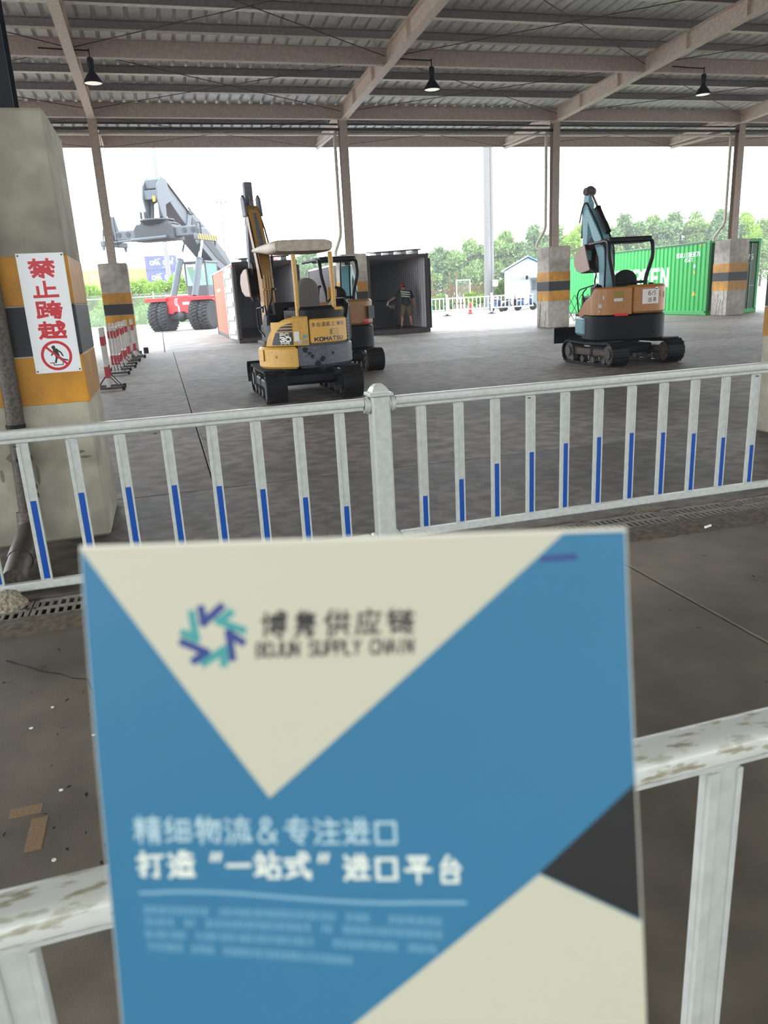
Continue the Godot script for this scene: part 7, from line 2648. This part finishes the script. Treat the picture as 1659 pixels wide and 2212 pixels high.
func leaf_mat(key: String, c: Color) -> StandardMaterial3D:
	var m := mat(key, c, 0.6, 0.0, "wear", 0.3)
	m.backlight_enabled = true
	m.backlight = Color(c.r * 0.9, c.g * 0.9, c.b * 0.5)
	return m


func make_greenery() -> void:
	rng.seed = 99
	var clumps: Array = [leaf_clump(0.42), leaf_clump(0.42), leaf_clump(0.42)]
	var small: Array = [leaf_clump(0.26), leaf_clump(0.26)]
	var bark := mat("bark", Color(0.33, 0.28, 0.23), 0.9)
	var dark := leaf_mat("leaf_dark", Color(0.40, 0.51, 0.31))
	var mid := leaf_mat("leaf_mid", Color(0.47, 0.58, 0.31))
	var lime := leaf_mat("leaf_lime", Color(0.52, 0.66, 0.16))
	var row := [[31.5, -93.5, 4.9, 1], [35.2, -94.6, 6.0, 0], [38.4, -93.4, 6.7, 1], [41.0, -95.0, 6.2, 0], [43.2, -92.6, 7.4, 1], [46.4, -91.8, 7.9, 0], [49.6, -91.2, 7.9, 1], [52.4, -90.2, 7.6, 2], [55.6, -89.6, 7.9, 1], [58.2, -88.9, 8.7, 0], [61.3, -88.0, 8.3, 1], [64.0, -87.4, 8.7, 0], [66.8, -86.4, 8.5, 1], [69.6, -85.6, 8.5, 0], [72.2, -84.6, 8.0, 2], [74.8, -83.8, 7.3, 1], [78.0, -83.0, 7.6, 0], [18.6, -99.0, 6.6, 0], [21.6, -99.5, 5.8, 0]]
	var spot := ["at the left end of the tree line, beside the dark container", "second from the dark container", "third from the dark container", "just left of the twin mast", "right behind the twin mast", "tall one behind the white hut's gable", "behind the white hut, next to the column", "yellow-green, right of the column", "behind the blue excavator's bucket", "above the left end of the green container", "seen through the blue excavator's canopy", "right of the blue excavator's canopy", "above the middle of the green container", "above the right end of the green container", "yellow-green, behind the rightmost plinth", "at the right edge of the frame", "beyond the right edge", "behind the yellow excavator's canopy", "pale, behind the blue shed"]
	for i in row.size():
		var q: Array = row[i]
		var t := thing("tree", "broad leafy tree " + spot[i], "tree", Vector3(q[0], 0, q[1]), 0.0, "trees beyond the yard")
		var H: float = q[2] * 1.12
		var tr := Mb.new()
		tr.tube(PackedVector3Array([Vector3.ZERO, Vector3(0.1, H * 0.35, 0), Vector3(-0.05, H * 0.7, 0.1)]), 0.16, 8, 0.06)
		for k in 4:
			var a := TAU * k / 4.0 + rng.randf()
			tr.tube(PackedVector3Array([Vector3(0.08, H * 0.4, 0), Vector3(cos(a) * 0.8, H * 0.58, sin(a) * 0.8), Vector3(cos(a) * 1.3, H * 0.75, sin(a) * 1.3)]), 0.07, 6, 0.025)
		part("trunk", tr, bark, t)
		var blobs: Array = []
		for k in 11:
			blobs.append([Vector3(rng.randf_range(-2.1, 2.1), H * rng.randf_range(0.32, 0.82), rng.randf_range(-1.4, 1.4)), Vector3(rng.randf_range(0.8, 1.5), rng.randf_range(0.5, 1.0), rng.randf_range(0.9, 1.4))])
		blobs.append([Vector3(rng.randf_range(-0.4, 0.4), H * 0.86, 0), Vector3(0.8, H * 0.13, 0.8)])
		blobs.append([Vector3(0, H * 0.28, 0.5), Vector3(1.9, H * 0.24, 1.3)])
		crown(t, blobs, clumps[i % 3], [dark, mid, lime][q[3]], 2600, 1.25)
	# hedge-like shrubs before the far containers
	for i in 11:
		var x := -9.5 + i * 1.55
		var where := ["left of the near pillar, out of sight", "at the left edge beside the near pillar", "just right of the near pillar", "left of the left column", "behind the left column", "right of the left column", "under the blue containers", "below the blue containers' right end", "left of the handler's lift ram", "behind the handler's cab", "right of the handler's cab"]
		var t := thing("shrub", "bright yellow-green shrub behind the chain-link fence, " + where[i], "shrub", Vector3(x, 0, -79.0 + i * 0.25), 0.0, "shrubs behind the chain-link fence")
		var H := rng.randf_range(4.0, 4.9)
		var st := Mb.new()
		for k in 4:
			var a := TAU * k / 4.0
			st.tube(PackedVector3Array([Vector3.ZERO, Vector3(cos(a) * 0.3, H * 0.4, sin(a) * 0.3), Vector3(cos(a) * 0.6, H * 0.8, sin(a) * 0.5)]), 0.05, 6, 0.02)
		part("stem", st, bark, t)
		var blobs: Array = []
		for k in 7:
			blobs.append([Vector3(rng.randf_range(-0.8, 0.8), H * rng.randf_range(0.2, 0.82), rng.randf_range(-0.6, 0.6)), Vector3(0.7, 0.65, 0.7)])
		crown(t, blobs, small[i % 2], lime, 1500, 1.2)
	var gr := MultiMesh.new()
	gr.transform_format = MultiMesh.TRANSFORM_3D
	gr.mesh = small[0]
	gr.instance_count = 2600
	for i in 2600:
		var x := rng.randf_range(-12, 14)
		gr.set_instance_transform(i, Transform3D(Basis.from_euler(Vector3(rng.randf() * 6, rng.randf() * 6, 0)).scaled(Vector3.ONE * rng.randf_range(0.8, 1.6)), Vector3(x, pow(rng.randf(), 1.5) * 1.5, -73.4 + x * 0.24 - rng.randf() * 3.0)))
	var go := MultiMeshInstance3D.new()
	go.name = numbered("undergrowth")
	go.multimesh = gr
	go.material_override = leaf_mat("leaf_grass", Color(0.46, 0.62, 0.30))
	add_child(go)
	tag(go, "low green undergrowth along the foot of the chain-link fence", "undergrowth", "", "stuff")
	# creepers and bushes by the pickets
	var bs := [[20.2, -57.6, 1.2, "creeper on the pickets beside the dark container"], [21.6, -57.8, 1.3, "creeper on the pickets left of the white gate"], [24.0, -57.0, 1.2, "bright bush right of the white gate"], [25.9, -56.6, 2.3, "tall bush between mast and white hut"]]
	for i in bs.size():
		var q: Array = bs[i]
		var t := thing("bush", q[3], "bush", Vector3(q[0], 0, q[1]))
		var st := Mb.new()
		st.tube(PackedVector3Array([Vector3.ZERO, Vector3(0.1, q[2] * 0.5, 0), Vector3(0, q[2] * 0.9, 0)]), 0.04, 6, 0.015)
		part("stem", st, bark, t)
		var blobs: Array = []
		for k in 5:
			blobs.append([Vector3(rng.randf_range(-0.7, 0.7), q[2] * rng.randf_range(0.3, 0.8), rng.randf_range(-0.2, 0.2)), Vector3(0.45, 0.4, 0.3)])
		crown(t, blobs, small[i % 2], lime if i == 2 else mid, 500, 0.9)
